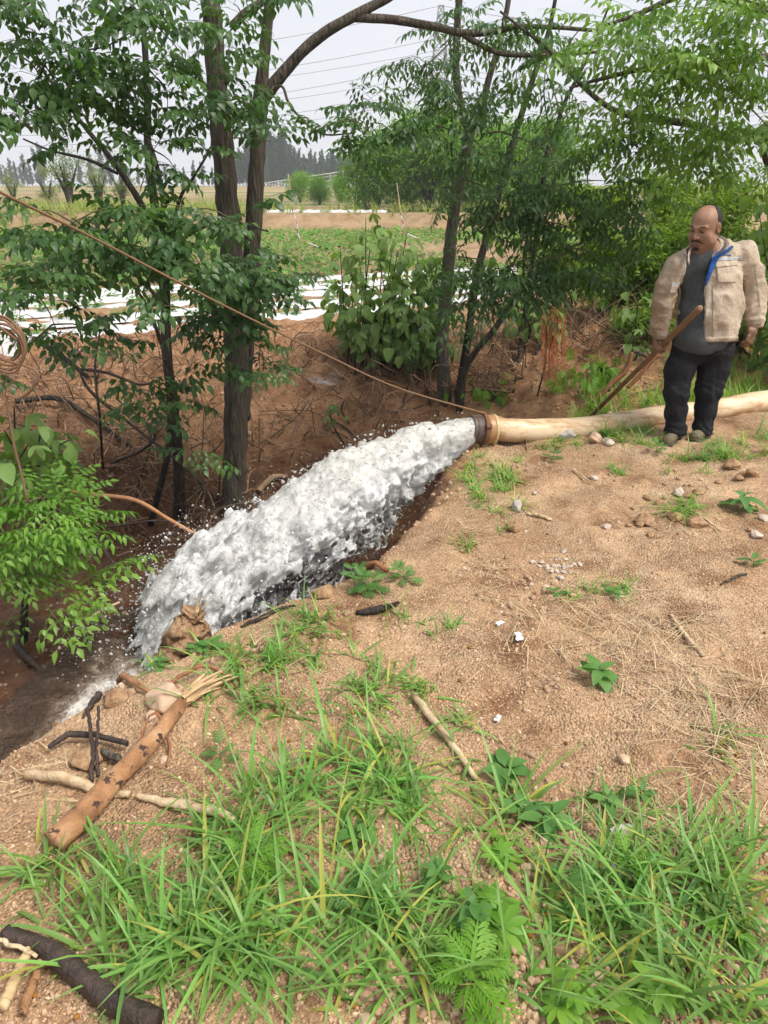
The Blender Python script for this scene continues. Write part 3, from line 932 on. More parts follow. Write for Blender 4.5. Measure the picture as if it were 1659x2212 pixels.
# --- body: head, neck, trunk, arms, hands, legs in one continuous surface
head_c = mp(1072, 262, .0)
yaw, pit, rol = math.radians(-50), math.radians(18), math.radians(3)
RH = np.array((Matrix.Rotation(yaw, 3, 'Z') @ Matrix.Rotation(pit, 3, 'X') @ Matrix.Rotation(rol, 3, 'Y')))
def hd(x, y, z): return head_c + RH @ A((x, y, z))     # head frame: x his left in the picture's right, -y the face, z up
HS = 1.0
def head_shape(F, k=.02):
    F.ell(hd(0, .018, .034), (.086, .105, .090), k, RH)               # cranium
    F.ell(hd(0, -.020, -.035), (.074, .080, .098), .03, RH)           # face
    F.ell(hd(0, -.045, -.105), (.047, .045, .034), .03, RH)           # chin
    for sx in (-1, 1):
        F.ell(hd(sx * .045, -.055, -.04), (.031, .027, .032), .02, RH)    # cheeks
        F.ell(hd(sx * .060, -.012, -.082), (.028, .045, .040), .03, RH)    # jaw and jowls
        F.ell(hd(sx * .033, -.090, .006), (.021, .015, .013), .008, RH, sub=True)   # eye sockets
        F.ell(hd(sx * .033, -.075, .004), (.017, .014, .011), .006, RH)   # closed lids
        F.cone(hd(sx * .012, -.094, .024), hd(sx * .055, -.074, .026), .010, .007, .012)   # brow ridge
        F.ell(hd(sx * .089, .018, -.008), (.010, .022, .036), .008, RH)   # ears
        F.ell(hd(sx * .096, .010, -.006), (.006, .011, .02), .004, RH, sub=True)
    F.cone(hd(0, -.092, .018), hd(0, -.116, -.032), .009, .014, .012)     # nose
    for sx in (-1, 1): F.ell(hd(sx * .014, -.106, -.036), (.010, .012, .009), .008, RH)
    F.ell(hd(0, -.094, -.066), (.027, .013, .008), .008, RH)              # lips
    F.ell(hd(0, -.093, -.080), (.024, .013, .009), .008, RH)
    F.ell(hd(0, -.104, -.072), (.026, .006, .0022), .002, RH, sub=True)
neck_b = mp(1060, 560, .05)
sh_l, sh_r = mp(850, 590, .03), mp(1395, 480, .06)
el_l, el_r = mp(735, 880, .02), mp(1500, 800, .08)
wr_l, wr_r = mp(690, 1215, -.16), mp(1478, 1085, -.01)
ch, be, hip = mp(1110, 640, .06), mp(1100, 960, .03), mp(1060, 1230, .05)
hj_l, hj_r = mp(930, 1290, .05), mp(1190, 1280, .06)
kn_l, kn_r = mp(842, 1630, .0), mp(1112, 1600, .04)
an_l, an_r = mp(828, 1975, -.02), mp(1052, 1955, .02)
# hands first so that their fingers are not swallowed
def hand(F, wrist, palm, fdir, side, nrm, curl, thumb, s=1.0):
    """palm ellipsoid, four fingers with two bends, a thumb from the side of the palm"""
    fdir, side, nrm = [np.asarray(v, float) / np.linalg.norm(v) for v in (fdir, side, nrm)]
    F.cone(wrist, palm, .027 * s, .03 * s, .02)
    R_ = np.stack([side, nrm, fdir], 1)
    F.ell(palm, (.040 * s, .017 * s, .048 * s), .015, R_)
    for i, (o, L_) in enumerate(((-.030, .074), (-.010, .083), (.011, .078), (.031, .062))):
        b0 = palm + side * o * s + fdir * .036 * s
        d = fdir.copy(); p = b0
        for j, fr in enumerate((.42, .33, .25)):
            a_ = curl[j]
            ca, sa = math.cos(a_), math.sin(a_)
            d = d * ca + nrm * sa * (1 if True else -1)
            d /= np.linalg.norm(d)
            q = p + d * L_ * fr * s
            F.cone(p, q, (.0098 - j * .0008) * s, (.0092 - j * .0008) * s, .004)
            p = q
            nrm_ = np.cross(np.cross(d, nrm), d)
    b0 = palm - side * .036 * s - fdir * .012 * s
    t1 = b0 + (thumb[0]) * .042 * s; t2 = t1 + thumb[1] * .034 * s
    F.cone(b0 + side * .014 * s, t1, .0135 * s, .0115 * s, .008); F.cone(t1, t2, .011 * s, .009 * s, .006)

# spade handle
sp_top, sp_bot = mp(1035, 935, -.42), gnd(1276, 889) + A((0, 0, -.02))
sp_dir = sp_top - sp_bot; sp_dir /= np.linalg.norm(sp_dir)
_sg = np.linspace(0, 1, 400)[:, None]
_sl = sp_bot * (1 - _sg) + sp_top * _sg
_rel = _sl - CAM
_pxx = CX + FOC * _rel[:, 0] / (_rel[:, 1] * cP - _rel[:, 2] * sP)
grip = _sl[int(np.argmin(np.abs(_pxx - (1242 + 712 * .2612))))]
wr_l = grip + A((-.035, .035, .085)); GD = grip[1] - MY
# his right hand closes on the handle
fwd = A((.25, -.30, -.92)); fwd /= np.linalg.norm(fwd)
out_ = grip - wr_l; out_ /= np.linalg.norm(out_)
crs = np.cross(sp_dir, out_); crs /= np.linalg.norm(crs)
palm_l = grip - crs * .026 - out_ * .010
def hl(F):
    F.cone(wr_l, palm_l, .029, .030, .02)
    R_ = np.stack([sp_dir, crs, out_], 1)
    F.ell(palm_l, (.042, .018, .046), .015, R_)
    for o, L_ in ((-.030, 1.0), (-.010, 1.08), (.011, 1.04), (.031, .88)):
        b = grip + sp_dir * o
        pts = [b + crs * -.024 + out_ * .022, b + out_ * .034 * L_ + crs * .002, b + crs * .032 * L_ + out_ * .008, b + crs * .024 - out_ * .018 * L_]
        F.chain(pts, [.0105, .0102, .0095, .0085], .004)
    b = grip - sp_dir * .030
    F.chain([palm_l + sp_dir * .04 - out_ * .01, grip + sp_dir * .055 + crs * .012 + out_ * -.020, grip + sp_dir * .048 + crs * .031 + out_ * .004], [.0145, .0118, .0095], .006)
def hr_(F):
    palm = mp(1466, 1128, -.03)
    f_ = mp(1455, 1195, -.05) - palm; f_ /= np.linalg.norm(f_)
    sd_ = A((-.80, -.55, -.1)); sd_ = sd_ - f_ * (sd_ @ f_); sd_ /= np.linalg.norm(sd_)
    nr_ = np.cross(f_, sd_)
    if nr_[1] < 0: nr_ = -nr_
    hand(F, wr_r, palm, f_, sd_, nr_ * 1.0, (.35, .75, .6), (-0.2 * sd_ + f_ * .9 + nr_ * .2 - sd_ * -.5, f_ * .8 + sd_ * .5), 1.08)
# the visible skin is meshed at 4 mm: one grid round head, trunk and arms, coarse below
body = Field(A((1.74, 4.55, .52)), A((2.86, 5.36, 1.71)), .0058)
head_shape(body)
body.cone(hd(0, .03, -.06), neck_b, .062, .07, .03)
body.ell(ch, (.15, .085, .17), .05); body.ell(be, (.15, .10, .18), .06); body.ell(hip, (.16, .11, .12), .05)
body.cone(sh_l, ch + A((-.05, 0, .12)), .05, .07, .06); body.cone(sh_r, ch + A((.05, 0, .12)), .05, .07, .06)
body.chain([sh_l, el_l, wr_l], [.05, .04, .029], .02); body.chain([sh_r, el_r, wr_r], [.05, .04, .029], .02)
body.chain([hj_l, kn_l], [.08, .05], .03); body.chain([hj_r, kn_r], [.08, .05], .03)
hl(body); hr_(body)
Vb, Qb = body.mesh()
cb = np.ones((len(Vb), 4), np.float32)
# ruddy nose and cheeks, darker stubble shade round the mouth, dirty hands
Lh = (Vb - head_c) @ RH
stub = np.exp(-((Lh[:, 0] / .045) ** 2 + ((Lh[:, 2] + .085) / .035) ** 2)) * (Lh[:, 1] < -.03)
cb[:, :3] *= (1 - .35 * stub)[:, None]
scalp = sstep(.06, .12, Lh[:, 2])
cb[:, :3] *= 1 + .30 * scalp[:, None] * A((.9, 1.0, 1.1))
hands = Vb[:, 2] < .85
cb[hands, :3] *= A((.62, .62, .62))
lid = np.exp(-(((np.abs(Lh[:, 0]) - .033) / .016) ** 2 + ((Lh[:, 2] - .000) / .007) ** 2)) * (Lh[:, 1] < -.05)
cb[:, :3] *= (1 - .55 * lid)[:, None]
MB().add(Vb, None, Qb, cb).build("body", skin, man)

# hair: a horseshoe round the bald crown, thin moustache and goatee
hf = Field(head_c - .17, head_c + .17, .0046)
hf.ell(hd(0, .028, .030), (.089, .106, .098), .004, RH)
sl, G = hf.grid(hf.o, hf.o + hf.h * (hf.dim - 1))
Lg = (G - head_c) @ RH
cut = np.maximum.reduce([-(Lg[..., 1] - .004 - .55 * np.clip(Lg[..., 2] - .06, 0, 1) + .5 * np.clip(-Lg[..., 2], 0, 1) * 0),  # keep behind the temples
                         -(Lg[..., 2] + .045), (Lg[..., 2] - .125 + .3 * np.clip(.03 - Lg[..., 1], 0, 1))])
# in front of the ear the hair ends in a sideburn
hf.a[sl] = np.maximum(hf.a[sl], cut.astype(np.float32))
bald = np.sqrt((Lg[..., 0] / .062) ** 2 + ((Lg[..., 1] + .025) / .095) ** 2) - 1
hf.a[sl] = np.maximum(hf.a[sl], -(bald * .05).astype(np.float32) * 1.0 - 0 * bald.astype(np.float32)) if False else np.maximum(hf.a[sl], np.where(Lg[..., 2] > .05, (-bald * .05), -1).astype(np.float32))
hf.a[sl] += (.0025 * vnoise(G[..., 0] * 160, G[..., 1] * 160, G[..., 2] * 60, seed=81))
v, q = hf.mesh()
MB().add(v, None, q).build("hair", M_HAIR, man)
mf = Field(head_c - .17, head_c + .17, .0036)
mf.chain([hd(-.036, -.078, -.079), hd(-.020, -.098, -.058), hd(0, -.106, -.053), hd(.020, -.098, -.058), hd(.036, -.078, -.079)], [.005, .0075, .007, .0075, .005], .006)
mf.chain([hd(-.037, -.073, -.08), hd(-.03, -.075, -.11)], [.0045, .006], .006); mf.chain([hd(.037, -.073, -.08), hd(.03, -.075, -.11)], [.0045, .006], .006)
v, q = mf.mesh(); MB().add(v, None, q).build("moustache", M_HAIR, man)
gf = Field(head_c - .17, head_c + .17, .0036)
gf.ell(hd(0, -.088, -.113), (.022, .010, .015), .004, RH); v, q = gf.mesh(); MB().add(v, None, q).build("goatee", M_HAIR, man)
for sx in (-1, 1):
    ef = Field(head_c - .17, head_c + .17, .0034)
    ef.chain([hd(sx * .016, -.0995, .027), hd(sx * .036, -.093, .033), hd(sx * .055, -.077, .029)], [.0032, .004, .003], .004)
    v, q = ef.mesh(); MB().add(v, None, q).build("eyebrow", M_HAIR, man)
    ef = Field(head_c - .17, head_c + .17, .0030)
    ef.chain([hd(sx * .021, -.0895, -.001), hd(sx * .034, -.0900, -.004), hd(sx * .047, -.082, -.001)], [.002, .0032, .002], .002)
    v, q = ef.mesh(); MB().add(v, None, q).build("eye", M_HAIR, man)

# --- trousers
tf_ = Field(A((1.78, 4.6, -.02)), A((2.75, 5.45, .92)), .0085)
tf_.ell(mp(1060, 1250, .05), (.20, .14, .11), .05)
tf_.chain([hj_l + A((-.0, 0, -.01)), mp(860, 1450, .03), kn_l, mp(832, 1800, .0), mp(830, 1950, -.01), mp(832, 2015, -.01)], [.106, .094, .077, .072, .069, .072], .05)
tf_.chain([hj_r, mp(1150, 1450, .06), kn_r, mp(1080, 1790, .04), mp(1055, 1930, .02), mp(1052, 1975, .02)], [.110, .098, .081, .071, .061, .063], .05)
sl, G = tf_.grid(tf_.o, tf_.o + tf_.h * (tf_.dim - 1))
w1 = vnoise(G[..., 0] * 7, G[..., 1] * 7, G[..., 2] * 5, seed=85)
zk = kn_l[2]
acc = np.exp(-((G[..., 2] - .10) / .09) ** 2) + .55 * np.exp(-((G[..., 2] - zk) / .10) ** 2) + .5 * np.exp(-((G[..., 2] - .74) / .09) ** 2)
tf_.a += (.008 * w1 + acc * .005 * np.sin(G[..., 2] * 95 + 9 * w1 + G[..., 0] * 30) + .012 * (np.abs(vnoise(G[..., 0] * 13, G[..., 1] * 13, G[..., 2] * 4.5, seed=93)) - .3) + .005 * np.abs(vnoise(G[..., 0] * 25, G[..., 1] * 25, G[..., 2] * 14, seed=94)) + .004 * fbm(G[..., 0] * 20, G[..., 1] * 20, G[..., 2] * 14, oct=2, seed=86)).astype(np.float32)
gl = man_loc[2] + .035
tf_.a[sl] = np.maximum(tf_.a[sl], (gl - G[..., 2]).astype(np.float32))
v, q = tf_.mesh(); MB().add(v, None, q).build("trousers", M_TROUSER, man)

# --- shoes
for (toe, heel) in ((mp(760, 2065, -.10), mp(850, 2040, .03)), (mp(985, 2040, -.07), mp(1068, 2020, .05))):
    toe = toe.copy(); heel = heel.copy()
    toe[2] = float(height(toe[:1], toe[1:2])[0]); heel[2] = float(height(heel[:1], heel[1:2])[0])
    ff = Field(np.minimum(toe, heel) - .1, np.maximum(toe, heel) + .16, .0065)
    ff.cone(heel + A((0, 0, .040)), toe + A((0, 0, .034)), .040, .042, .02, flat=(1, 1, 1.05))
    ff.cone(heel + A((0, 0, .07)), heel * .55 + toe * .45 + A((0, 0, .06)), .042, .036, .03)
    sl, G = ff.grid(ff.o, ff.o + ff.h * (ff.dim - 1))
    zg = min(toe[2], heel[2])
    ff.a[sl] = np.maximum(ff.a[sl], (zg + .004 - G[..., 2]).astype(np.float32))
    ff.a += (.003 * fbm(G[..., 0] * 40, G[..., 1] * 40, G[..., 2] * 40, oct=2, seed=87)).astype(np.float32)
    v, q = ff.mesh()
    sh = MB().add(v, None, q).build("shoe", M_SHOE, man)
    ax_ = (toe - heel); ax_[2] = 0; ax_ /= np.linalg.norm(ax_); sx_ = A((-ax_[1], ax_[0], 0))
    sol = Field(np.minimum(toe, heel) - .1, np.maximum(toe, heel) + A((.1, .1, .05)), .006)
    sol.cone(heel + A((0, 0, .012)), toe + A((0, 0, .012)), .046, .047, .01)
    sl, G = sol.grid(sol.o, sol.o + sol.h * (sol.dim - 1))
    sol.a[sl] = np.maximum(sol.a[sl], np.abs(G[..., 2] - zg - .011).astype(np.float32) - .0095)
    v, q = sol.mesh(); MB().add(v, None, q).build("sole", M_SOLE, sh)
    for j_ in range(4):
        c_ = heel * (.62 - .13 * j_) + toe * (.38 + .13 * j_) + A((0, 0, .083 - .006 * j_))
        v, t_, q = tube([c_ - sx_ * .026 - A((0, 0, .012)), c_, c_ + sx_ * .026 - A((0, 0, .012))], .0028, 5, 8); MB().add(v, t_, q).build("lace", M_SOLE, sh)

# --- jacket: a thick shell hung from the shoulders, open at the front
jf = Field(A((1.74, 4.55, .55)), A((2.90, 5.50, 1.55)), .0085)
jo = [ (mp(1110, 660, .06), (.215, .150, .20)), (mp(1115, 930, .05), (.222, .188, .26)), (mp(1105, 1130, .06), (.215, .175, .19)) ]
for c_, r__ in jo: jf.ell(c_, r__, .06)
jf.cone(sh_l + A((.0, 0, -.005)), mp(1010, 500, .07), .078, .085, .06); jf.cone(sh_r + A((-.01, 0, -.01)), mp(1150, 470, .08), .082, .085, .06)
inner = jf.a.copy()
sleeveL = [sh_l + A((0, 0, -.01)), mp(765, 740, .03), mp(728, 900, .02), mp(716, 1050, .02 + GD * .4), mp(706, 1170, .03 + GD * .85), wr_l + A((.0, -.002, .012))]
sleeveR = [sh_r, mp(1455, 640, .08), mp(1490, 820, .08), mp(1487, 960, .04), mp(1480, 1055, .0), mp(1478, 1085, -.005)]
jf.chain(sleeveL, [.078, .074, .069, .066, .060, .052], .022)
jf.chain(sleeveR, [.080, .074, .070, .067, .059, .056], .022)
sl, G = jf.grid(jf.o, jf.o + jf.h * (jf.dim - 1))
X_, Y_, Z_ = G[..., 0], G[..., 1], G[..., 2]
w1 = vnoise(X_ * 6, Y_ * 6, Z_ * 6, seed=88); w2 = vnoise(X_ * 14, Y_ * 14, Z_ * 9, seed=89)
def segd(p, q):
    w = q - p; t = np.clip(((G - p) @ w) / (w @ w), 0, 1)
    return np.linalg.norm(G - p - t[..., None] * w, axis=-1), t
dR, tR = segd(sleeveR[1], sleeveR[5]); dL, tL = segd(sleeveL[1], sleeveL[5])
slv = np.clip(1 - np.minimum(dR, dL) / .13, 0, 1)
ring = np.where(dR < dL, tR * 46 + X_ * 20, tL * 50 - X_ * 25)
w3 = np.abs(vnoise(X_ * 11 + 3, Y_ * 11, Z_ * 7, seed=91)); w4 = np.abs(vnoise(X_ * 22 + 3, Y_ * 22, Z_ * 17, seed=92))
fold = .008 * w1 + .024 * (w3 - .3) + .011 * (w4 - .3) + slv * .0055 * np.sin(ring + 8 * w1 + 4 * w2) * (.2 + .8 * np.where(dR < dL, tR, tL))
fold = fold + (1 - slv) * .006 * np.sin(X_ * 34 + 3 * w1 + 2 * w2 + Z_ * 8) * sstep(1.35, 1.0, Z_)
jf.a += fold.astype(np.float32)
solid = jf.a.copy()
shell = np.maximum(solid, -(solid + .017))                 # hollow
# sleeves stay solid enough to hold the arm: only the trunk is cut open
zc = Z_
# front opening, measured on the photograph: x between the two edges as a function of height
ez = A([mp(0, y_)[2] for y_ in (470, 560, 750, 950, 1100, 1160, 1230, 1330)])
elx = A([mp(x_, y_, -.1)[0] for x_, y_ in ((985, 470), (960, 560), (935, 750), (930, 950), (922, 1100), (890, 1160), (850, 1230), (772, 1330))])
erx = A([mp(x_, y_, -.1)[0] for x_, y_ in ((1175, 470), (1140, 560), (1085, 750), (1068, 950), (1066, 1100), (1068, 1160), (1072, 1230), (1072, 1330))])
o_ = np.argsort(ez)
XL = np.interp(zc, ez[o_], elx[o_]); XR = np.interp(zc, ez[o_], erx[o_])
open_d = np.maximum(np.maximum(XL - X_, X_ - XR), (Y_ - (MY + .07)))
shell = np.maximum(shell, -open_d)
hemz = np.where(X_ > XR, mp(1200, 1218, -.1)[2], np.where(X_ < XL + .02, np.interp(X_, [mp(760, 1340)[0], mp(930, 1160)[0]], [mp(770, 1335, -.1)[2], mp(930, 1235, -.1)[2]]), mp(1000, 1215)[2]))
trunk = np.minimum(dR - .10, dL - .105) > 0
shell = np.maximum(shell, np.where((X_ < sh_r[0] + .0) | True, np.where(np.minimum(dR - .085, dL - .088) > 0, hemz - zc, np.minimum(hemz, wr_l[2] - .02) - zc), -1))
# cuffs end at the wrists
cuffL, dl_ = sleeveL[-1], sleeveL[-1] - sleeveL[2]; dl_ = dl_ / np.linalg.norm(dl_)
cuffR, dr_ = sleeveR[-1], sleeveR[-1] - sleeveR[-2]; dr_ = dr_ / np.linalg.norm(dr_)
shell = np.where((dL < .12) & (tL > .6), np.maximum(shell, ((G - cuffL) @ dl_) - .012), shell)
shell = np.where((dR < .12) & (tR > .6), np.maximum(shell, ((G - cuffR) @ dr_) - .012), shell)
# neck hole
nkc = mp(1075, 470, .05)
nd_ = np.sqrt((X_ - nkc[0]) ** 2 + (Y_ - nkc[1]) ** 2 + ((Z_ - nkc[2] - .02) * .9) ** 2) - .088
shell = np.maximum(shell, -nd_)
v, q = surfnet(shell.astype(np.float32), jf.o, jf.h)
cj = np.ones((len(v), 4), np.float32)
# the jacket is grimier towards the cuffs and darker on his right side
gr = sstep(.13, .0, np.abs(np.linalg.norm(v - cuffL, axis=1))) + sstep(.10, .0, np.linalg.norm(v - cuffR, axis=1))
leftside = sstep(mp(960, 700)[0], mp(760, 700)[0], v[:, 0])
darken = np.clip(.45 * gr + .30 * leftside + .25 * fbm(v[:, 0] * 5, v[:, 1] * 5, v[:, 2] * 5, oct=3, seed=90), 0, .62)
cj[:, :3] *= (1 - darken[:, None] * A((.72, .82, .95)))
jacket = MB().add(v, None, q, cj).build("jacket", M_JACKET, man)
_bvh = BVHTree.FromPolygons([Vector(p) for p in v], q.tolist())

def patch(name, poly, mat, parent, off=.004, nx=14, ny=14, thick=.004, yb=None):
    """a sewn-on piece that follows the cloth: a quad of photo points laid on the jacket"""
    p = [A(mp(*z)) for z in poly]
    u, w = np.meshgrid(np.linspace(0, 1, nx), np.linspace(0, 1, ny), indexing='ij')
    P = ((1 - u) * (1 - w))[..., None] * p[0] + (u * (1 - w))[..., None] * p[1] + (u * w)[..., None] * p[2] + ((1 - u) * w)[..., None] * p[3]
    F_, B_ = [], []
    for pt in P.reshape(-1, 3):
        d = Vector(pt - CAM).normalized()
        h = _bvh.ray_cast(Vector(CAM), d)
        n_ = -np.array(d); loc = np.array(h[0]) if h[0] is not None else pt
        F_.append(loc + n_ * (off + thick)); B_.append(loc + n_ * -.004)
    F_, B_ = A(F_), A(B_)
    # smooth the depth so that the piece lies flat over small folds
    n0 = nx * ny
    i = (np.arange(nx - 1)[:, None] * ny + np.arange(ny - 1)[None]).ravel()
    qf = np.stack([i, i + ny, i + ny + 1, i + 1], 1)
    rim = list(range(0, ny)) + [k * ny + ny - 1 for k in range(1, nx)] + [(nx - 1) * ny + k for k in range(ny - 2, -1, -1)] + [k * ny for k in range(nx - 2, 0, -1)]
    qr = [(rim[k], rim[(k + 1) % len(rim)], rim[(k + 1) % len(rim)] + n0, rim[k] + n0) for k in range(len(rim))]
    return MB().add(np.vstack([F_, B_]), None, np.vstack([qf, A(qr)])).build(name, mat, parent)
patch("chest_pocket", [(1168, 572), (1338, 560), (1330, 725), (1182, 728)], M_JACKET, jacket, .002, thick=.004)
patch("pocket_flap", [(1162, 552), (1348, 540), (1346, 580), (1164, 600)], M_JACKET, jacket, .007, ny=8)
patch("pocket_flap", [(800, 745), (876, 752), (868, 815), (780, 812)], M_JACKET, jacket, .004, ny=8)
patch("reflective_band", [(1158, 520), (1384, 512), (1386, 538), (1156, 548)], M_TAPE, jacket, .001, nx=20, ny=5, thick=.003)
patch("reflective_band", [(800, 728), (866, 730), (864, 750), (796, 752)], M_TAPE, jacket, .001, ny=5, thick=.003)
patch("hem_band", [(1080, 1180), (1350, 1170), (1348, 1212), (1078, 1218)], M_JACKET, jacket, .001, nx=22, ny=6, thick=.004)
M_SEAM = cloth("darker_seam", (.34, .27, .20), (.30, .24, .18), (.2, .15, .1))  # seam and cuff cloth, a darker khaki than the jacket
patch("placket_seam", [(1137, 740), (1143, 740), (1146, 1176), (1140, 1176)], M_SEAM, jacket, .0, nx=3, ny=30, thick=.003)
patch("front_zip", [(1086, 756), (1094, 756), (1084, 1212), (1076, 1212)], M_TAPE, jacket, .001, nx=3, ny=30, thick=.004)
patch("cuff_band", [(1408, 1040), (1540, 1020), (1545, 1070), (1408, 1085)], M_SEAM, jacket, .0, nx=12, ny=6, thick=.004)
patch("sleeve_seam", [(1480, 560), (1485, 558), (1540, 960), (1535, 960)], M_SEAM, jacket, .0, nx=3, ny=30, thick=.002)
for a0, a1 in ((1226, 1238), (1242, 1253), (1257, 1267), (1271, 1280), (1284, 1294)):
    patch("chest_print", [(a0, 493), (a1, 492), (a1, 502), (a0, 503)], M_BLUE, jacket, .001, 3, 3, thick=.002)
# blue facing folded out along his left front edge
P_f = [(1298, 415), (1240, 462), (1172, 510), (1128, 610), (1098, 700), (1084, 752)]
W_f = [34, 36, 36, 30, 20, 4]
up_, lo_ = [], []
for (a0, b0), w_ in zip(P_f, W_f):
    d = Vector(mp(a0 + 45, b0 + 30, -.1) - CAM).normalized(); h = _bvh.ray_cast(Vector(CAM), d)
    Yh = (h[0][1] if h[0] is not None else MY - .1) - .016
    for lst, (ox, oz) in ((up_, (-w_ * .5, -w_ * .40)), (lo_, (w_ * .5, w_ * .45))):
        lst.append(at(1242 + (a0 + ox) * .2612, 421 + (b0 + oz) * .2612, Yh))
up_, lo_ = crom(A(up_), 24), crom(A(lo_), 24)
dd = A((0, .006, 0))
vv = np.vstack([up_, lo_, up_ + dd, lo_ + dd]); n_ = 24
i = np.arange(n_ - 1)
qs = np.vstack([np.stack([i, i + 1, i + 1 + n_, i + n_], 1), np.stack([i + 2 * n_, i + 3 * n_, i + 1 + 3 * n_, i + 1 + 2 * n_], 1), np.stack([i, i + 2 * n_, i + 1 + 2 * n_, i + 1], 1), np.stack([i + n_, i + 1 + n_, i + 1 + 3 * n_, i + 3 * n_], 1)])
tag(MB().add(vv, None, qs).build("front_facing", M_BLUE, jacket), "bright blue turned-out facing")
sn = mp(1284, 424, -.16)
d = Vector(sn - CAM).normalized(); h = _bvh.ray_cast(Vector(CAM), d)
sn = (np.array(h[0]) if h[0] is not None else sn) - np.array(d) * .022
bv_, bt_ = ico(1)
MB().add(bv_ * A((.009, .005, .009)) + sn, bt_).build("snap_button", M_METAL, jacket)
# collar: patterned inside, standing up behind the neck, turned out at his left
c_lo = crom(A([mp(955, 575, -.10), mp(955, 500, -.05), mp(1000, 440, .06), mp(1085, 405, .11), mp(1180, 402, .07), mp(1212, 450, -.03), mp(1160, 505, -.10)]), 30)
c_up = crom(A([mp(938, 545, -.12), mp(948, 468, -.06), mp(1000, 402, .07), mp(1090, 362, .125), mp(1190, 338, .08), mp(1280, 398, -.05), mp(1248, 448, -.13)]), 30)
def band(lo_, up_, th):
    n_ = len(lo_); mid_ = lo_.mean(0)
    o_ = lo_ - mid_; o_[:, 2] = 0; o_ /= np.linalg.norm(o_, axis=1)[:, None] + 1e-9
    rows = [lo_, lo_ * .5 + up_ * .5 + o_ * .006, up_, up_ + o_ * th, lo_ * .5 + up_ * .5 + o_ * (th + .006), lo_ + o_ * th]
    V_ = np.stack(rows, 1).reshape(-1, 3)
    i = np.arange(n_ - 1)[:, None] * 6
    return V_, np.concatenate([np.stack([i + a_, i + 6 + a_, i + 6 + b_, i + b_], -1).reshape(-1, 4) for a_, b_ in ((0, 1), (1, 2), (2, 3), (3, 4), (4, 5), (5, 0))])
v, q = band(c_lo, c_up, .009)
MB().add(v, None, q).build("collar", M_WOOL, jacket)

# --- T-shirt
sf = Field(A((1.74, 4.55, .55)), A((2.90, 5.50, 1.55)), .0085)
sf.ell(ch + A((0, 0, .02)), (.205, .125, .21), .05); sf.ell(be, (.20, .148, .23), .07); sf.ell(mp(1040, 1190, .03), (.192, .148, .15), .08)
sf.cone(sh_l + A((.03, 0, -.02)), ch + A((-.05, 0, .11)), .07, .09, .06); sf.cone(sh_r + A((-.03, 0, -.02)), ch + A((.05, 0, .11)), .07, .09, .06)
sf.ell(mp(1060, 570, .05), (.13, .10, .08), .04)
sl, G = sf.grid(sf.o, sf.o + sf.h * (sf.dim - 1))
fold = .006 * fbm(G[..., 0] * 9, G[..., 1] * 9, G[..., 2] * 5, oct=3, seed=83) + .004 * np.sin((G[..., 0] * 30 + G[..., 2] * 22 + 2 * vnoise(G[..., 0] * 6, G[..., 1] * 6, G[..., 2] * 6, seed=84)))
sf.a += fold.astype(np.float32)
hem = mp(1000, 1298, 0)[2] + .10 * np.clip(np.abs(G[..., 0] - mp(1010, 1290)[0]) - .02, 0, 1) + .02 * (G[..., 1] - MY)
sf.a[sl] = np.maximum(sf.a[sl], (hem - G[..., 2]).astype(np.float32))
nk = mp(1050, 490, -.02)
dn = np.sqrt((G[..., 0] - nk[0]) ** 2 + ((G[..., 1] - nk[1] - .05)) ** 2 + ((G[..., 2] - nk[2] - .038) * .8) ** 2) - .079
sf.a[sl] = np.maximum(sf.a[sl], -dn.astype(np.float32))
sf.a = np.maximum(sf.a, np.where(open_d < .002, -1, solid + .022 - .10 * np.clip((mp(1000, 1130)[2] - sf.whole()[..., 2]) / .16, 0, 1)).astype(np.float32))
v, q = sf.mesh(); MB().add(v, None, q).build("t_shirt", M_SHIRT, man)

# --- spade
spade = empty("spade", tuple(sp_bot))
tag(spade, "spade with a worn wooden handle held by the man, blade pushed into the soil", "spade")
M_HANDLE = simple("worn_wood_handle", (.15, .08, .042), (.25, .14, .075), 9, .6, .4, 60, .003, stretch=(1, 1, 4))
ext = sp_bot - sp_dir * .02
V, T_, Q_ = tube([ext, sp_bot * .66 + sp_top * .34, sp_bot * .33 + sp_top * .67, sp_top], [.017, .019, .0195, .0205], 14, 30, rough=.05, seed=4)
MB().add(V, T_, Q_).build("handle", M_HANDLE, spade)
M_BLADE = simple("rusty_blade", (.16, .09, .05), (.26, .2, .16), 20, .6, .4, 80, .003, .5)
bl = []
for s_, w_ in ((-.03, .02), (.02, .022), (.06, .08), (.12, .095), (.22, .09), (.30, .05), (.33, .004)):
    c_ = sp_bot - sp_dir * s_
    sd2 = np.cross(sp_dir, (0, 1.0, 0)); sd2 /= np.linalg.norm(sd2)
    nn = np.cross(sp_dir, sd2)
    for u_ in (-1, -.5, 0, .5, 1): bl.append(c_ + A((0, 1.0, 0)) * w_ * u_ + sd2 * (.012 * u_ * u_))
i = (np.arange(6)[:, None] * 5 + np.arange(4)[None]).ravel()
q1 = np.stack([i, i + 1, i + 6, i + 5], 1)
v0 = A(bl); v1 = v0 + sd2 * .003
MB().add(np.vstack([v0, v1]), None, np.vstack([q1, q1[:, ::-1] + 35])).build("blade", M_BLADE, spade)
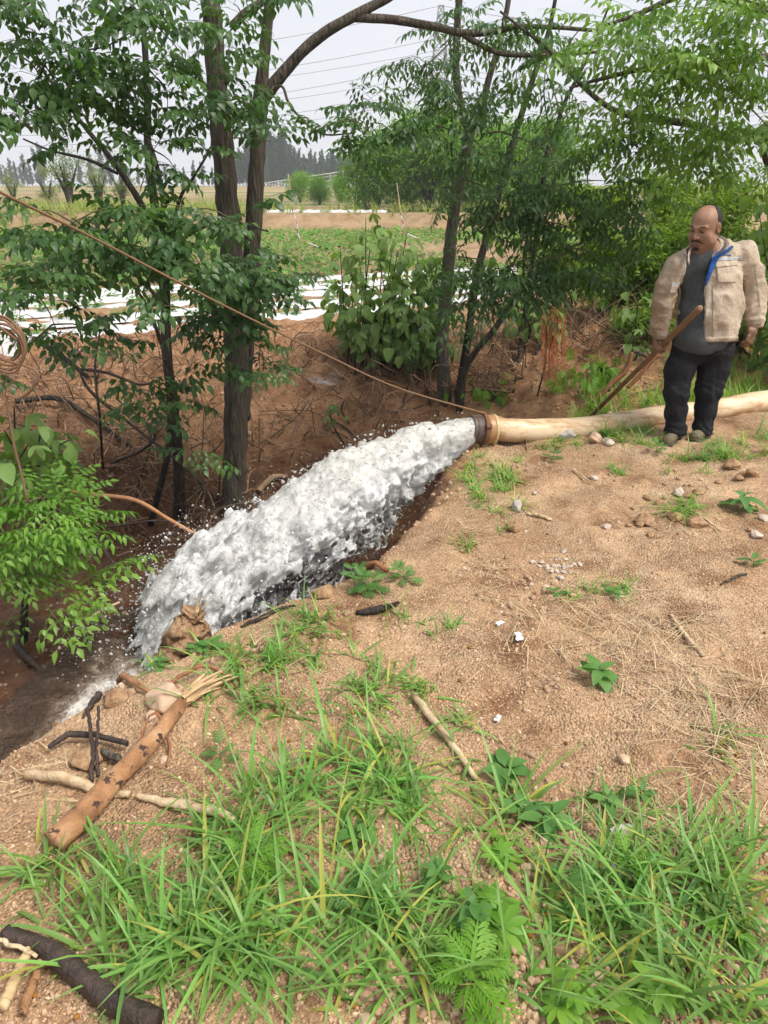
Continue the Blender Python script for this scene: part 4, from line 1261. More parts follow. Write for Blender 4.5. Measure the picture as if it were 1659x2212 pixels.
# ------------------------------------------------------------------ trees: trunks, limbs, twigs, hanging compound leaves
def bark_mat(name, c0, c1, c2, vs=(14, 14, 2.2)):
    m, nt, b = newmat(name)
    v = N(nt, "ShaderNodeMapping", {'Vector': objc(nt), 'Scale': vs}).outputs[0]
    n1 = noise(nt, v, 2.6, 6, .7)
    c = ramp(nt, n1, [(.32, c0), (.5, c1), (.7, c2)])
    c = mixc(nt, ramp(nt, noise(nt, objc(nt), 3, 4), [(.45, (0, 0, 0)), (.75, (.5, .5, .5))]), c, (.10, .095, .06))
    nt.links.new(c, b.inputs['Base Color'])
    b.inputs['Roughness'].default_value = .9
    b.inputs['Specular IOR Level'].default_value = .2
    vo = N(nt, "ShaderNodeTexVoronoi", {'Vector': v, 'Scale': 3.2}).outputs['Distance']
    bump(nt, b, N(nt, "ShaderNodeMath", {0: n1, 1: vo}, operation='ADD').outputs[0], 1.0, .02)
    return m
M_BARK = bark_mat("furrowed_bark", (.040, .033, .026), (.088, .072, .056), (.155, .132, .105))
M_BARK_D = bark_mat("dark_bark", (.018, .015, .014), (.040, .033, .030), (.085, .068, .055))
M_TWIG = simple("green_brown_twig", (.09, .075, .04), (.14, .12, .06), 20, .7, 0)
M_LEAF = leafmat("chinaberry_leaf", (.036, .088, .030), (.095, .19, .052), .40, .45, .45)
M_LEAF_R = leafmat("chinaberry_leaf_fresh", (.085, .175, .030), (.22, .37, .065), .42, .42, .4)
M_LEAF_L = leafmat("young_leaf", (.10, .22, .03), (.19, .36, .05), .42, .45, .4)
M_MUL = leafmat("broad_leaf", (.095, .175, .042), (.20, .31, .085), .55, .35, .3)
M_FINE = leafmat("fine_shrub_leaf", (.10, .19, .022), (.27, .39, .05), .55, .42, .25)

def leaf_strip(L, W, n=3, fold=.22, droop=.25, pw=.9, skew=.35):
    """one blade along +x: widest near `skew`, pointed, folded on its midrib, tip drooping"""
    s = np.linspace(0, 1, n + 1)
    w = W * .5 * np.sin(np.pi * s ** (np.log(.5) / np.log(skew))) ** pw
    w[0] = W * .03; w[-1] = 0
    x = L * s * (1 - .12 * droop * s); z = -droop * L * s ** 2
    V = np.stack([np.stack([x, w, z + fold * w], 1), np.stack([x, 0 * w, z], 1), np.stack([x, -w, z + fold * w], 1)], 1).reshape(-1, 3)
    Q = []
    for i in range(n):
        a = i * 3
        Q += [(a, a + 1, a + 4, a + 3), (a + 1, a + 2, a + 5, a + 4)]
    return V, A(Q)

def rotz(a): return A([[math.cos(a), -math.sin(a), 0], [math.sin(a), math.cos(a), 0], [0, 0, 1]])
def roty(a): return A([[math.cos(a), 0, math.sin(a)], [0, 1, 0], [-math.sin(a), 0, math.cos(a)]])
def rotx(a): return A([[1, 0, 0], [0, math.cos(a), -math.sin(a)], [0, math.sin(a), math.cos(a)]])

def frond(seed, L=.36, pairs=3, sub=2, leaf=.062, wid=.026, droop=.55):
    """twice-pinnate leaf: stalk, side stalks, pointed leaflets"""
    r = np.random.default_rng(seed)
    m = MB()
    def cur(s): return A((L * s * (1 - .15 * droop * s), .02 * L * math.sin(3 * s + seed), -.42 * droop * L * s ** 1.8))
    P = A([cur(s) for s in np.linspace(0, 1, 5)])
    v, t, q = tube(P, [.0022, .0013], 3, 5, False)
    m.add(v, t, q, (.9, 1.2, .7, 1))
    def leaflet(p, R, l):
        v, q = leaf_strip(l * r.uniform(.85, 1.12), wid * l / .062 * r.uniform(.85, 1.1), 2 if leaf < .05 else 3, r.uniform(.1, .4), r.uniform(.15, .55))
        c = r.uniform(.82, 1.18)
        m.add(v @ R.T + p, None, q, (c, c, c * .95, 1))
    def pinna(p, R, l, k):
        v, t, q = tube(A([(0, 0, 0), (l, 0, -.12 * l)]) @ R.T + p, [.0014, .0008], 3, 2, False)
        m.add(v, t, q, (.9, 1.2, .7, 1))
        for j in range(k):
            s = (j + .55) / (k + .35)
            pp = p + R @ A((l * s, 0, -.12 * l * s))
            for sg in (-1, 1):
                leaflet(pp, R @ rotz(sg * r.uniform(.75, 1.1)) @ rotx(sg * r.uniform(-.35, .1)) @ roty(r.uniform(.05, .55)), leaf * (.82 + .2 * s))
        leaflet(p + R @ A((l, 0, -.12 * l)), R @ roty(r.uniform(.1, .5)), leaf * 1.1)
    for i in range(pairs):
        s = .36 + .52 * i / max(pairs - 1, 1)
        sl = .42 * droop * 1.8 * s ** .8
        for sg in (-1, 1):
            pinna(cur(s + r.uniform(-.02, .02)), roty(math.atan(sl)) @ rotz(sg * r.uniform(.85, 1.15)) @ roty(r.uniform(0, .35)), L * (.42 - .16 * i / max(pairs - 1, 1)) * r.uniform(.9, 1.1), sub if i < pairs - 1 else max(1, sub - 1))
    pinna(cur(.97), roty(math.atan(.42 * droop * 1.8)), L * .26, sub)
    return m
FR_A = [frond(100 + i, L=.40, leaf=.082, wid=.036, droop=.4 + .15 * (i % 4)).mesh("leaf", M_LEAF) for i in range(7)]
FR_R = [frond(200 + i, L=.44, leaf=.074, wid=.029, droop=.5 + .2 * (i % 4)).mesh("leaf", M_LEAF_R) for i in range(7)]
FR_S = [frond(300 + i, L=.38, pairs=3, sub=2, leaf=.075, wid=.022, droop=.8 + .2 * (i % 3)).mesh("leaf", M_LEAF) for i in range(6)]
FR_L = [frond(400 + i, L=.42, pairs=4, sub=3, leaf=.062, wid=.026, droop=.4 + .2 * (i % 3)).mesh("leaf", M_LEAF_L) for i in range(5)]

class Tree:
    def __init__(self, name, base, label, cat="tree", group=None, bark=None, seed=0):
        self.root = empty(name, tuple(base)); tag(self.root, label, cat, group)
        self.bark = bark or M_BARK; self.r = np.random.default_rng(seed + 1000); self.nodes = []; self.tw = MB(); self.n = 0; self.seed = seed; self.dens = .66
    def limb(self, pts, radii, part="limb", sides=10, n=None, rough=.10, wob=.0, mat=None, nodes=True):
        P = A(pts); 
        n = n or max(8, int(np.linalg.norm(np.diff(P, axis=0), axis=1).sum() / .07))
        self.n += 1
        V, T_, Q_ = tube(P, radii, sides, n, rough=rough, seed=self.seed + self.n, wob=wob)
        MB().add(V, T_, Q_).build(part, mat or self.bark, self.root)
        if nodes: self.nodes += list(crom(P, n))
        return self
    def twig(self, p, q, r0=.006, r1=.0025, sag=.04):
        mid = (p + q) / 2 + A((0, 0, sag)) + self.r.normal(0, .03, 3)
        v, t, qd = tube([p, mid, q], [r0, (r0 + r1) / 2, r1], 4, 6, False)
        self.tw.add(v, t, qd)
    def cluster(self, c, rad, n, meshes, per=5, scale=1.0, up=.25, lit=None, spread=1.0, reach=1.2):
        """n leaves in whorls at the ends of twigs inside an ellipsoid"""
        r = self.r
        c = A(c); rad = A(rad)
        n = max(2, int(n * self.dens)); k = max(1, round(n / per))
        done = 0
        for _ in range(k):
            d = r.normal(size=3); d /= np.linalg.norm(d); d *= r.random() ** .45
            e = c + d * rad
            nd = A(self.nodes)
            j = int(np.argmin(np.linalg.norm(nd - e, axis=1) + .25 * np.maximum(0, nd[:, 2] - e[2])))
            s = nd[j]
            self.twig(s, e, .005 + .003 * min(1, np.linalg.norm(e - s)), .0025)
            for f_ in (.4, .7): self.nodes.append(s * (1 - f_) + e * f_)
            ax = e - s; az0 = math.atan2(ax[1], ax[0]) if np.linalg.norm(ax[:2]) > .02 else r.uniform(0, 6.28)
            for i in range(per):
                if done >= n: break
                done += 1
                az = az0 + (i - (per - 1) / 2) * (2 * math.pi / per) * spread + r.uniform(-.35, .35)
                el = up + r.normal(0, .28)
                o = obj("leaf", meshes[int(r.integers(len(meshes)))], self.root, tuple(e + r.normal(0, .02, 3)))
                o.rotation_euler = (r.normal(0, .3), -el, az)
                sc = scale * r.uniform(.75, 1.15)
                o.scale = (sc, sc, sc)
        return self
    def finish(self, mat=None):
        if self.tw.n: tag(self.tw.build("twigs", mat or self.bark, self.root), kind="stuff")
        return self.root

def dl(pts, Y):
    """photo points at one distance, or at a distance each"""
    return [at(p[0], p[1], (p[2] if len(p) > 2 else Y)) for p in pts]

def el(dx, dy, Y, rx, ry, rd=.45):
    """an ellipsoid seen at (dx,dy) with photo half-sizes rx, ry"""
    p = at(dx, dy, Y); s = np.linalg.norm(p - CAM)
    d = (p - CAM)[1] * cP - (p - CAM)[2] * sP
    return p, (rx / FOC * d, rd, ry / FOC * d)

# ---- the big two-stemmed tree left of the jet
b0 = gnd(505, 1118)
YA = b0[1]
tA = Tree("chinaberry_tree", b0, "tall chinaberry with a thick furrowed trunk and arching limb behind the jet", seed=1)
tA.limb([b0 + A((0, 0, -.12))] + dl([(505, 1080), (507, 1000), (510, 820), (505, 620), (490, 430), (475, 250), (462, 100), (452, -40), (440, -260)], YA + .02), [.122, .112, .107, .103, .10, .092, .080, .074, .070, .064], "trunk", 28, 110, .13, nodes=False)
tA.nodes += list(crom(A(dl([(505, 620), (490, 430), (475, 250), (462, 100), (452, -40)], YA)), 20))
tA.limb(dl([(522, 905), (530, 760), (541, 600), (549, 460), (557, 320), (562, 220), (572, 110), (582, 0), (590, -200)], YA + .12), [.075, .074, .072, .068, .062, .058, .042, .038, .033], "stem", 22, 90, .11)
tA.limb(dl([(560, 225), (585, 190), (640, 125), (700, 72), (768, 33), (840, -6), (980, -90)], YA + .12), [.056, .050, .043, .040, .037, .030, .02], "limb", 16, 60, .1)
tA.limb(dl([(765, 36), (850, 43), (940, 58), (1000, 71), (1060, 69), (1110, 58), (1180, 58), (1290, 66)], YA + .12), [.033, .030, .028, .026, .024, .02, .016, .012], "limb", 12, 50, .1)
tA.limb(dl([(1000, 72), (1030, 92), (1080, 115), (1140, 119), (1220, 118), (1310, 110)], YA + .12), [.022, .021, .019, .017, .014, .01], "limb", 10, 36, .1)
tA.limb(dl([(500, 60), (530, 28), (560, 8), (610, -30)], YA + .02), [.035, .03, .027, .02], "limb", 12, 24, .1)
tA.limb(dl([(573, 205), (597, 188), (612, 190), (625, 225), (660, 265), (700, 290), (760, 288)], YA - .1), [.014, .012, .011, .010, .009, .008, .005], "limb", 8, 40, .15)
# leaves: ragged tufts on trunk and the low spray, the hanging spray in mid-air
for a in ((760, 270, 5.9, 60, 30, 10), (820, 245, 5.9, 60, 34, 12), (860, 300, 6, 60, 30, 12), (820, 335, 6, 50, 30, 8), (735, 285, 5.9, 30, 20, 4)):
    tA.cluster(*el(a[0], a[1], a[2], a[3], a[4], .2), a[5], FR_A, 4, .72)
for a in ((480, 110, 5.9, 40, 60, 12), (505, 200, 5.9, 50, 60, 12), (480, 290, 5.8, 45, 50, 10), (590, 300, 5.9, 40, 50, 8), (560, 230, 5.9, 30, 30, 4), (480, 20, 6, 50, 40, 8), (1085, 25, 6.2, 60, 40, 8), (960, 10, 6.2, 60, 20, 4), (660, 5, 6.1, 30, 14, 2), (1150, 150, 6.2, 70, 50, 10)):
    tA.cluster(*el(a[0], a[1], a[2], a[3], a[4], .25), a[5], FR_A, 4, .8)
for a in ((500, 590, 5.5, 70, 70, 26), (590, 640, 5.6, 80, 60, 20), (640, 600, 5.7, 60, 50, 10), (540, 700, 5.5, 60, 60, 18), (560, 790, 5.5, 55, 50, 14), (470, 660, 5.4, 40, 60, 10), (585, 560, 5.5, 50, 40, 8)):
    tA.cluster(*el(a[0], a[1], a[2], a[3], a[4], .3), a[5], FR_A, 4, .85)
tA.finish(M_TWIG)

# ---- slender dark many-stemmed tree at the left
b1 = gnd(385, 1115)
YB = b1[1]
tB = Tree("young_chinaberry_tree", b1, "slender dark young tree with several thin stems at the ditch bottom, full crown", bark=M_BARK_D, seed=2)
tB.limb([b1 + A((0, 0, -.08))] + dl([(385, 1000), (372, 860), (360, 760), (357, 620), (340, 480), (320, 330), (318, 200), (310, 60), (300, -80)], YB - .1), [.058, .052, .046, .042, .037, .033, .029, .025, .02, .015], "trunk", 14, 80, .12)
tB.limb(dl([(355, 560), (325, 480), (280, 400), (230, 330), (180, 270), (120, 190), (60, 110)], YB - .15), [.03, .028, .024, .021, .017, .012, .008], "stem", 10, 50, .1)
tB.limb(dl([(350, 540), (352, 430), (330, 330), (290, 230), (250, 130), (240, 20)], YB), [.022, .02, .017, .014, .011, .008], "stem", 10, 46, .1)
tB.limb(dl([(255, 375), (190, 345), (110, 325), (50, 300)], YB - .3), [.013, .012, .009, .006], "limb", 8, 26, .1)
tB.limb(dl([(357, 600), (385, 440), (420, 380), (450, 330)], YB - .05), [.018, .015, .011, .008], "limb", 8, 26, .1)
tB.limb(dl([(362, 780), (330, 690), (305, 640), (270, 600)], YB - .3), [.02, .015, .011, .008], "limb", 8, 26, .1)
for a in ((60, 60, 5.1, 90, 70, 20), (180, 50, 5.3, 90, 70, 22), (290, 60, 5.4, 80, 70, 20), (390, 70, 5.6, 60, 60, 12), (50, 190, 5.0, 70, 60, 14), (150, 180, 5.2, 80, 60, 18), (260, 170, 5.4, 80, 70, 20), (360, 190, 5.5, 70, 60, 14), (220, 270, 5.3, 70, 50, 16), (60, 290, 5.0, 80, 50, 12), (130, 250, 5.2, 60, 40, 8), (320, 300, 5.5, 60, 50, 12), (420, 260, 5.6, 50, 50, 10), (400, 370, 5.6, 50, 40, 8), (300, 390, 5.4, 50, 30, 4), (430, 130, 5.7, 40, 40, 6)):
    tB.cluster(*el(a[0], a[1], a[2], a[3], a[4], .4), a[5], FR_A, 4, .82)
tB.finish(M_BARK_D)

# ---- low spray of big near leaves crossing the left side
b2 = gnd(395, 1100)
tC = Tree("chinaberry_sapling", b2 + A((-.25, -.25, 0)), "leafy sapling with big dark fronds in front of the white plastic rows", bark=M_BARK_D, seed=3)
YC = b2[1] - .5
b2 = b2 + A((-.25, -.25, 0)); b2[2] = float(height(b2[:1], b2[1:2])[0])
tC.limb([b2] + dl([(365, 960), (362, 800), (352, 650), (340, 540), (355, 450), (380, 420)], YC), [.03, .027, .024, .02, .017, .013, .009], "stem", 10, 60, .12)
tC.limb(dl([(352, 660), (300, 600), (220, 560), (140, 560), (60, 590)], YC - .2), [.016, .014, .011, .009, .006], "limb", 8, 36, .1)
tC.limb(dl([(345, 560), (420, 500), (500, 480), (580, 500)], YC - .1), [.014, .012, .009, .006], "limb", 8, 30, .1)
for a in ((330, 440, 4.9, 90, 30, 14), (440, 440, 5.0, 70, 26, 10), (120, 520, 4.6, 90, 40, 14), (60, 590, 4.5, 80, 50, 16), (170, 600, 4.6, 80, 50, 16), (280, 560, 4.7, 80, 50, 18), (380, 560, 4.8, 80, 50, 20), (440, 620, 5.0, 60, 50, 12), (330, 640, 4.7, 60, 40, 8), (70, 660, 4.5, 70, 40, 8), (110, 460, 4.8, 60, 40, 6), (240, 500, 4.7, 60, 30, 6), (520, 520, 5.0, 60, 40, 10), (430, 720, 5.2, 40, 60, 8), (330, 790, 5.3, 50, 50, 8), (400, 850, 5.3, 50, 40, 6), (450, 780, 5.4, 40, 40, 6), (90, 750, 4.7, 70, 40, 9), (200, 770, 4.9, 60, 40, 7), (330, 870, 5.2, 50, 50, 9), (410, 930, 5.3, 40, 40, 6), (20, 820, 4.6, 50, 50, 8)):
    tC.cluster(*el(a[0], a[1], a[2], a[3], a[4], .3), a[5], FR_A, 4, .86)
tC.finish(M_TWIG)

# ---- forked tree right of the jet, with leaning stems behind the hose mouth
b3 = gnd(962, 868)
YD = b3[1]
tD = Tree("forked_chinaberry_tree", b3, "slim grey tree forking high above the hose mouth", seed=4)
tD.limb([b3 + A((0, 0, -.1))] + dl([(958, 800), (956, 720), (965, 610), (976, 500), (986, 430), (1000, 370), (1010, 310), (1015, 276)], YD), [.078, .07, .064, .06, .056, .053, .05, .05, .052], "trunk", 18, 70, .12)
tD.limb(dl([(1015, 278), (1003, 256), (990, 200), (985, 150), (987, 70), (992, -10), (996, -150)], YD), [.045, .04, .036, .034, .032, .03, .025], "stem", 14, 46, .1)
tD.limb(dl([(1017, 278), (1037, 246), (1055, 175), (1079, 94), (1095, 20), (1110, -80)], YD), [.04, .034, .03, .026, .022, .018], "stem", 12, 40, .1)
tD.limb(dl([(1000, 262), (975, 230), (955, 215), (935, 180)], YD - .1), [.012, .01, .008, .005], "limb", 6, 20, .1)
tD.limb(dl([(1040, 290), (1080, 285), (1130, 300)], YD - .1), [.012, .01, .008], "limb", 6, 16, .1)
for a in ((905, 160, 6.6, 50, 40, 10), (940, 200, 6.6, 50, 40, 12), (1000, 190, 6.7, 50, 40, 12), (960, 240, 6.6, 60, 30, 10), (1010, 230, 6.6, 40, 40, 10), (940, 290, 6.6, 50, 30, 8), (890, 130, 6.6, 30, 20, 4), (1000, 60, 6.8, 50, 50, 10), (1060, 60, 6.8, 50, 50, 10), (1090, 200, 6.8, 50, 50, 8), (1060, 330, 6.6, 60, 40, 14), (1020, 350, 6.6, 40, 40, 8)):
    tD.cluster(*el(a[0], a[1], a[2], a[3], a[4], .3), a[5], FR_S, 4, .95)
for a in ((1010, 420, 6.5, 60, 50, 16), (1090, 420, 6.5, 70, 60, 20), (1060, 500, 6.4, 60, 40, 12), (990, 560, 6.3, 50, 50, 14), (1020, 640, 6.3, 60, 50, 18), (960, 650, 6.3, 50, 50, 12)):
    tD.cluster(*el(a[0], a[1], a[2], a[3], a[4], .35), a[5], FR_S, 4, 1.0)
tD.finish(M_TWIG)

b4 = gnd(988, 885)
YE = b4[1] + .1
tE = Tree("leaning_chinaberry_tree", b4, "thin dark stems fanning out to the upper right behind the hose mouth", bark=M_BARK_D, seed=5)
tE.limb([b4 + A((0, 0, -.08))] + dl([(1000, 800), (1012, 720), (1031, 590), (1059, 486), (1090, 372), (1110, 300), (1150, 174), (1187, 60), (1210, -60)], YE + .15), [.05, .044, .041, .038, .036, .033, .03, .026, .02, .014], "stem", 12, 80, .1)
tE.limb([b4 + A((.02, -.05, -.08))] + dl([(1008, 792), (1070, 708), (1131, 622), (1165, 604), (1180, 596)], YE - .05), [.038, .034, .03, .026, .022, .018], "stem", 12, 50, .12)
tE.limb(dl([(1131, 622), (1200, 560), (1260, 520), (1325, 480)], YE - .1), [.015, .013, .01, .006], "limb", 8, 30, .1)
tE.limb(dl([(1131, 622), (1133, 540), (1150, 480), (1180, 410)], YE), [.013, .012, .01, .008], "limb", 8, 30, .1)
b5 = gnd(1110, 862)
tE.limb([b5 + A((0, 0, -.06))] + dl([(1122, 770), (1138, 650), (1160, 500), (1181, 335), (1199, 286), (1219, 223), (1251, 160), (1289, 80), (1320, 0)], YE + .2), [.034, .03, .027, .025, .024, .021, .018, .016, .012, .008], "stem", 10, 70, .1)
tE.limb(dl([(1190, 300), (1175, 200), (1185, 110)], YE + .2), [.008, .006, .004], "limb", 6, 16, .1)
tE.limb(dl([(1195, 300), (1240, 260), (1300, 230)], YE + .2), [.008, .006, .004], "limb", 6, 16, .1)
for a in ((1160, 390, 6.5, 70, 50, 22), (1250, 400, 6.5, 70, 50, 22), (1330, 410, 6.5, 60, 60, 20), (1150, 460, 6.4, 80, 50, 24), (1240, 470, 6.4, 80, 50, 24), (1330, 490, 6.4, 60, 40, 14), (1180, 540, 6.3, 80, 40, 20), (1270, 545, 6.3, 60, 40, 12), (1110, 590, 6.2, 60, 50, 18), (1180, 620, 6.2, 70, 40, 18), (1080, 640, 6.2, 50, 40, 12), (1250, 610, 6.2, 40, 30, 6), (1170, 250, 6.7, 40, 40, 6), (1240, 240, 6.6, 50, 40, 8), (1200, 330, 6.6, 60, 30, 12), (1150, 90, 6.8, 50, 50, 10), (1130, 180, 6.8, 40, 40, 6), (1270, 320, 6.5, 60, 30, 12)):
    tE.cluster(*el(a[0], a[1], a[2], a[3], a[4], .4), a[5], FR_S, 4, 1.02)
tE.finish(M_TWIG)

# ---- the overhanging bright crown at the upper right: its trunk stands outside the picture
bG = A((4.6, 7.2, float(height(A([4.6]), A([7.2]))[0])))
tG = Tree("overhanging_chinaberry_tree", bG, "bright green chinaberry crown hanging in from the upper right corner", seed=6)
tG.limb([bG, A((4.5, 7.0, .9)), at(1668, 360, 6.6), at(1700, 250, 6.4), at(1720, 60, 6.2)], [.07, .06, .052, .045, .03], "trunk", 14, 50, .12)
tG.limb([at(1705, 240, 6.4)] + dl([(1600, 300), (1500, 270), (1400, 255), (1352, 248), (1303, 223), (1247, 174), (1181, 105), (1080, 24)], 6.2), [.035, .03, .027, .025, .022, .02, .017, .013, .008], "limb", 10, 60, .1)
tG.limb([at(1712, 120, 6.2)] + dl([(1600, 130), (1500, 170), (1400, 150), (1300, 170), (1230, 190)], 5.9), [.03, .026, .022, .018, .014, .008], "limb", 10, 46, .1)
tG.limb([at(1720, 60, 6.2)] + dl([(1600, 10), (1480, -10), (1380, 30), (1290, 60)], 5.7), [.028, .024, .02, .015, .008], "limb", 10, 40, .1)
for a in ((1600, 50, 5.4, 80, 60, 26), (1480, 60, 5.5, 90, 60, 26), (1370, 60, 5.7, 80, 60, 20), (1280, 70, 5.9, 60, 60, 10), (1600, 160, 5.5, 80, 60, 24), (1500, 170, 5.6, 80, 60, 24), (1400, 150, 5.8, 70, 50, 16), (1330, 200, 6.0, 60, 50, 10), (1560, 260, 5.7, 80, 50, 22), (1460, 260, 5.9, 80, 50, 20), (1380, 280, 6.1, 60, 40, 14), (1620, 300, 5.8, 50, 40, 12), (1300, 280, 6.2, 50, 40, 8), (1420, 330, 6.1, 60, 40, 16), (1500, 350, 6.0, 60, 40, 14), (1590, 370, 6.0, 60, 40, 12), (1350, 130, 5.9, 50, 50, 8)):
    tG.cluster(*el(a[0], a[1], a[2], a[3], a[4], .5), min(a[5], 30), FR_R, 4, .95)
tG.finish(M_TWIG)

# ---- fresh low sapling at the left edge, over the stream
b6 = gnd(50, 1395)
tH = Tree("fresh_sapling", b6, "bright green sapling with drooping fronds over the muddy stream", bark=M_BARK_D, seed=7)
tH.limb([b6 + A((0, 0, -.05))] + dl([(52, 1330), (60, 1240), (70, 1140), (90, 1070)], b6[1] - .05), [.03, .026, .022, .017, .01], "stem", 10, 40, .12)
for a in ((90, 1080, 3.95, 90, 40, 16), (60, 1150, 3.9, 80, 50, 18), (130, 1160, 3.9, 70, 50, 16), (80, 1230, 3.85, 90, 50, 18), (150, 1240, 3.9, 40, 40, 6), (110, 1300, 3.85, 60, 40, 10), (20, 1180, 3.8, 40, 60, 8)):
    tH.cluster(*el(a[0], a[1], a[2] , a[3], a[4], .2), a[5], FR_L if a[1] < 1200 else FR_R, 4, .95)
tH.finish(M_TWIG)
# ------------------------------------------------------------------ the field: plastic mulch rows and crop plants
U2, N2 = A((.888, .46)), A((-.46, .888))
def plastic_mat():
    m, nt, b = newmat("white_mulch_film")
    p = N(nt, "ShaderNodeNewGeometry").outputs['Position']
    c = mixc(nt, ramp(nt, noise(nt, p, 4, 6, .7), [(.40, (0, 0, 0)), (.75, (1, 1, 1))]), (.64, .645, .665), (.44, .40, .37))
    nt.links.new(c, b.inputs['Base Color'])
    b.inputs['Roughness'].default_value = .28
    bump(nt, b, noise(nt, N(nt, "ShaderNodeMapping", {'Vector': p, 'Scale': (3, 9, 9)}).outputs[0], 3, 4, .6), .6, .03)
    return m
M_FILM = plastic_mat()
row_words = ["nearest white plastic mulch row along the ditch", "second white plastic mulch row from the ditch", "third white plastic mulch row from the ditch", "fourth white plastic mulch row from the ditch", "farthest white plastic mulch row before the open crop"]
for k in range(5):
    nn = 9.42 + k * .93
    ls_ = np.linspace(-7.5, 10, 260); ws = np.linspace(-.30, .30, 17)
    L_, W_ = np.meshgrid(ls_, ws, indexing='ij')
    Wj = W_ * (1 + .10 * vnoise(L_ * 1.7, L_ * 0 + k * 5, seed=101))
    off = .05 * vnoise(L_ * .8, L_ * 0 + k, seed=102)
    X_ = U2[0] * L_ + N2[0] * (nn + Wj + off); Y_ = U2[1] * L_ + N2[1] * (nn + Wj + off)
    prof = np.cos(np.clip(W_ / .31, -1, 1) * np.pi / 2) ** .6
    Z_ = height(X_.ravel(), Y_.ravel(), False).reshape(X_.shape) + .055 * prof + .010 * fbm(L_ * 6, W_ * 9 + k * 7, oct=3, seed=103) * prof - .02 * (1 - prof)
    i = (np.arange(259)[:, None] * 17 + np.arange(16)[None]).ravel()
    # torn openings where plants come through
    hole = (np.abs((ls_[:-1, None] + k * .21 + 40) % .62 - .31) < .06) & (np.abs(ws[None, :-1] + .0) < .10)
    o = MB().add(np.stack([X_, Y_, Z_], -1).reshape(-1, 3), None, np.stack([i, i + 17, i + 18, i + 1], 1)).build("plastic_mulch_row", M_FILM)
    tag(o, row_words[k], "plastic mulch", "plastic mulch rows")

M_CROP = leafmat("crop_leaf", (.07, .19, .03), (.14, .30, .05), .5, .35)
def crop_plant(seed, R=.16, n=26):
    r = np.random.default_rng(seed); m = MB()
    for i in range(n):
        az = r.uniform(0, 6.28); e = r.uniform(.1, 1.2); l = R * r.uniform(.45, .8)
        v, q = leaf_strip(l * .7, l * .5, 2, .25, .3, .8, .45)
        st = rotz(az) @ roty(-e)
        p = st @ A((R * r.uniform(.25, .8), 0, 0))
        c = r.uniform(.75, 1.25)
        m.add(v @ (rotz(az + r.normal(0, .5)) @ roty(-e * .3 + r.uniform(0, .5))).T + p + A((0, 0, .02)), None, q, (c, c, c, 1))
    return m
CR = [crop_plant(i, .22, 34).mesh("crop_plant", M_CROP) for i in range(5)]
r_ = np.random.default_rng(110)
pl = []
for k in range(5):
    nn = 9.42 + k * .93
    for j in range(-12, 17):
        l_ = j * .62 - .31 - k * .21 + .62
        pl.append((U2 * l_ + N2 * (nn + r_.normal(0, .04)), 1))
for nn in np.arange(13.95, 19.5, .6):
    for l_ in np.arange(-11, 10, .42):
        pl.append((U2 * (l_ + r_.normal(0, .06)) + N2 * (nn + r_.normal(0, .05)), 0))
near_pl = []
for p, w in pl:
    d = p[1]
    dep = p[1] * cP + 1.6 * sP
    if p[1] > 8.3 and abs(p[0] / dep) < .60: near_pl.append((p, w))
near_pl.sort(key=lambda a: a[0][1])
rest = [a[0] for a in near_pl[290:]]
for p, w in near_pl[:290]:
    z = float(height(A([p[0]]), A([p[1]]), False)[0])
    o = obj("crop_plant", CR[int(r_.integers(5))], None, (p[0], p[1], z + (.04 if w else 0)))
    s_ = r_.uniform(.75, 1.2) * (.8 if w else 1.0); o.scale = (s_, s_, s_); o.rotation_euler = (0, 0, r_.uniform(0, 6.28))
    tag(o, "low green crop plant in the planted field beyond the ditch" if not w else "low green crop plant poking through the white plastic mulch", "crop plant", "crop plants on the plastic rows" if w else "crop plants in the open field")
for nn in np.arange(19.5, 30, .6):
    for l_ in np.arange(-26, 26, .42):
        p = U2 * (l_ + r_.normal(0, .07)) + N2 * (nn + r_.normal(0, .06))
        if 13 < p[1] < 29.3 and abs(p[0]) < p[1] * .62 and vnoise(A([p[0] * .25]), A([p[1] * .25]), seed=111)[0] > -.62: rest.append(p)
rest = A(rest)
cp = crop_plant(77, .24, 16)
bvx = np.concatenate(cp.v); bq = np.concatenate(cp.q)
m = MB()
kk = len(rest)
zz_ = height(rest[:, 0], rest[:, 1], False)
an = r_.uniform(0, 6.28, kk)
R3 = np.zeros((kk, 3, 3)); R3[:, 0, 0] = np.cos(an); R3[:, 0, 1] = -np.sin(an); R3[:, 1, 0] = np.sin(an); R3[:, 1, 1] = np.cos(an); R3[:, 2, 2] = 1
cc = np.repeat(r_.uniform(.8, 1.2, (kk, 1)), 4, 1)
scatter(m, bvx, None, np.stack([rest[:, 0], rest[:, 1], zz_], 1), r_.uniform(1.0, 1.6, kk), R3, cc, bq)
tag(m.build("crop", M_CROP), "rows of low green crop filling the far field", "crop", kind="stuff")
# strip of film along the terrace edge
m = MB()
pts = [at(x, 463, 31.7) for x in np.linspace(575, 835, 40)]
pts = A(pts); 
for a, b in ((0, 1),):
    V = []
    for i, p in enumerate(pts):
        h_ = .10 + .02 * math.sin(i * 1.9)
        for w, z in ((-.12, 0), (-.06, h_ * .8), (0, h_), (.06, h_ * .7), (.12, 0)):
            q = p + A((0, w, 0)); V.append((q[0], q[1], float(height(A([q[0]]), A([q[1]]), False)[0]) + z))
    i = (np.arange(39)[:, None] * 5 + np.arange(4)[None]).ravel()
    m.add(V, None, np.stack([i, i + 5, i + 6, i + 1], 1))
tag(m.build("plastic_sheet", M_FILM), "rolled white plastic film lying on the terrace edge below the orchard", "plastic sheet")

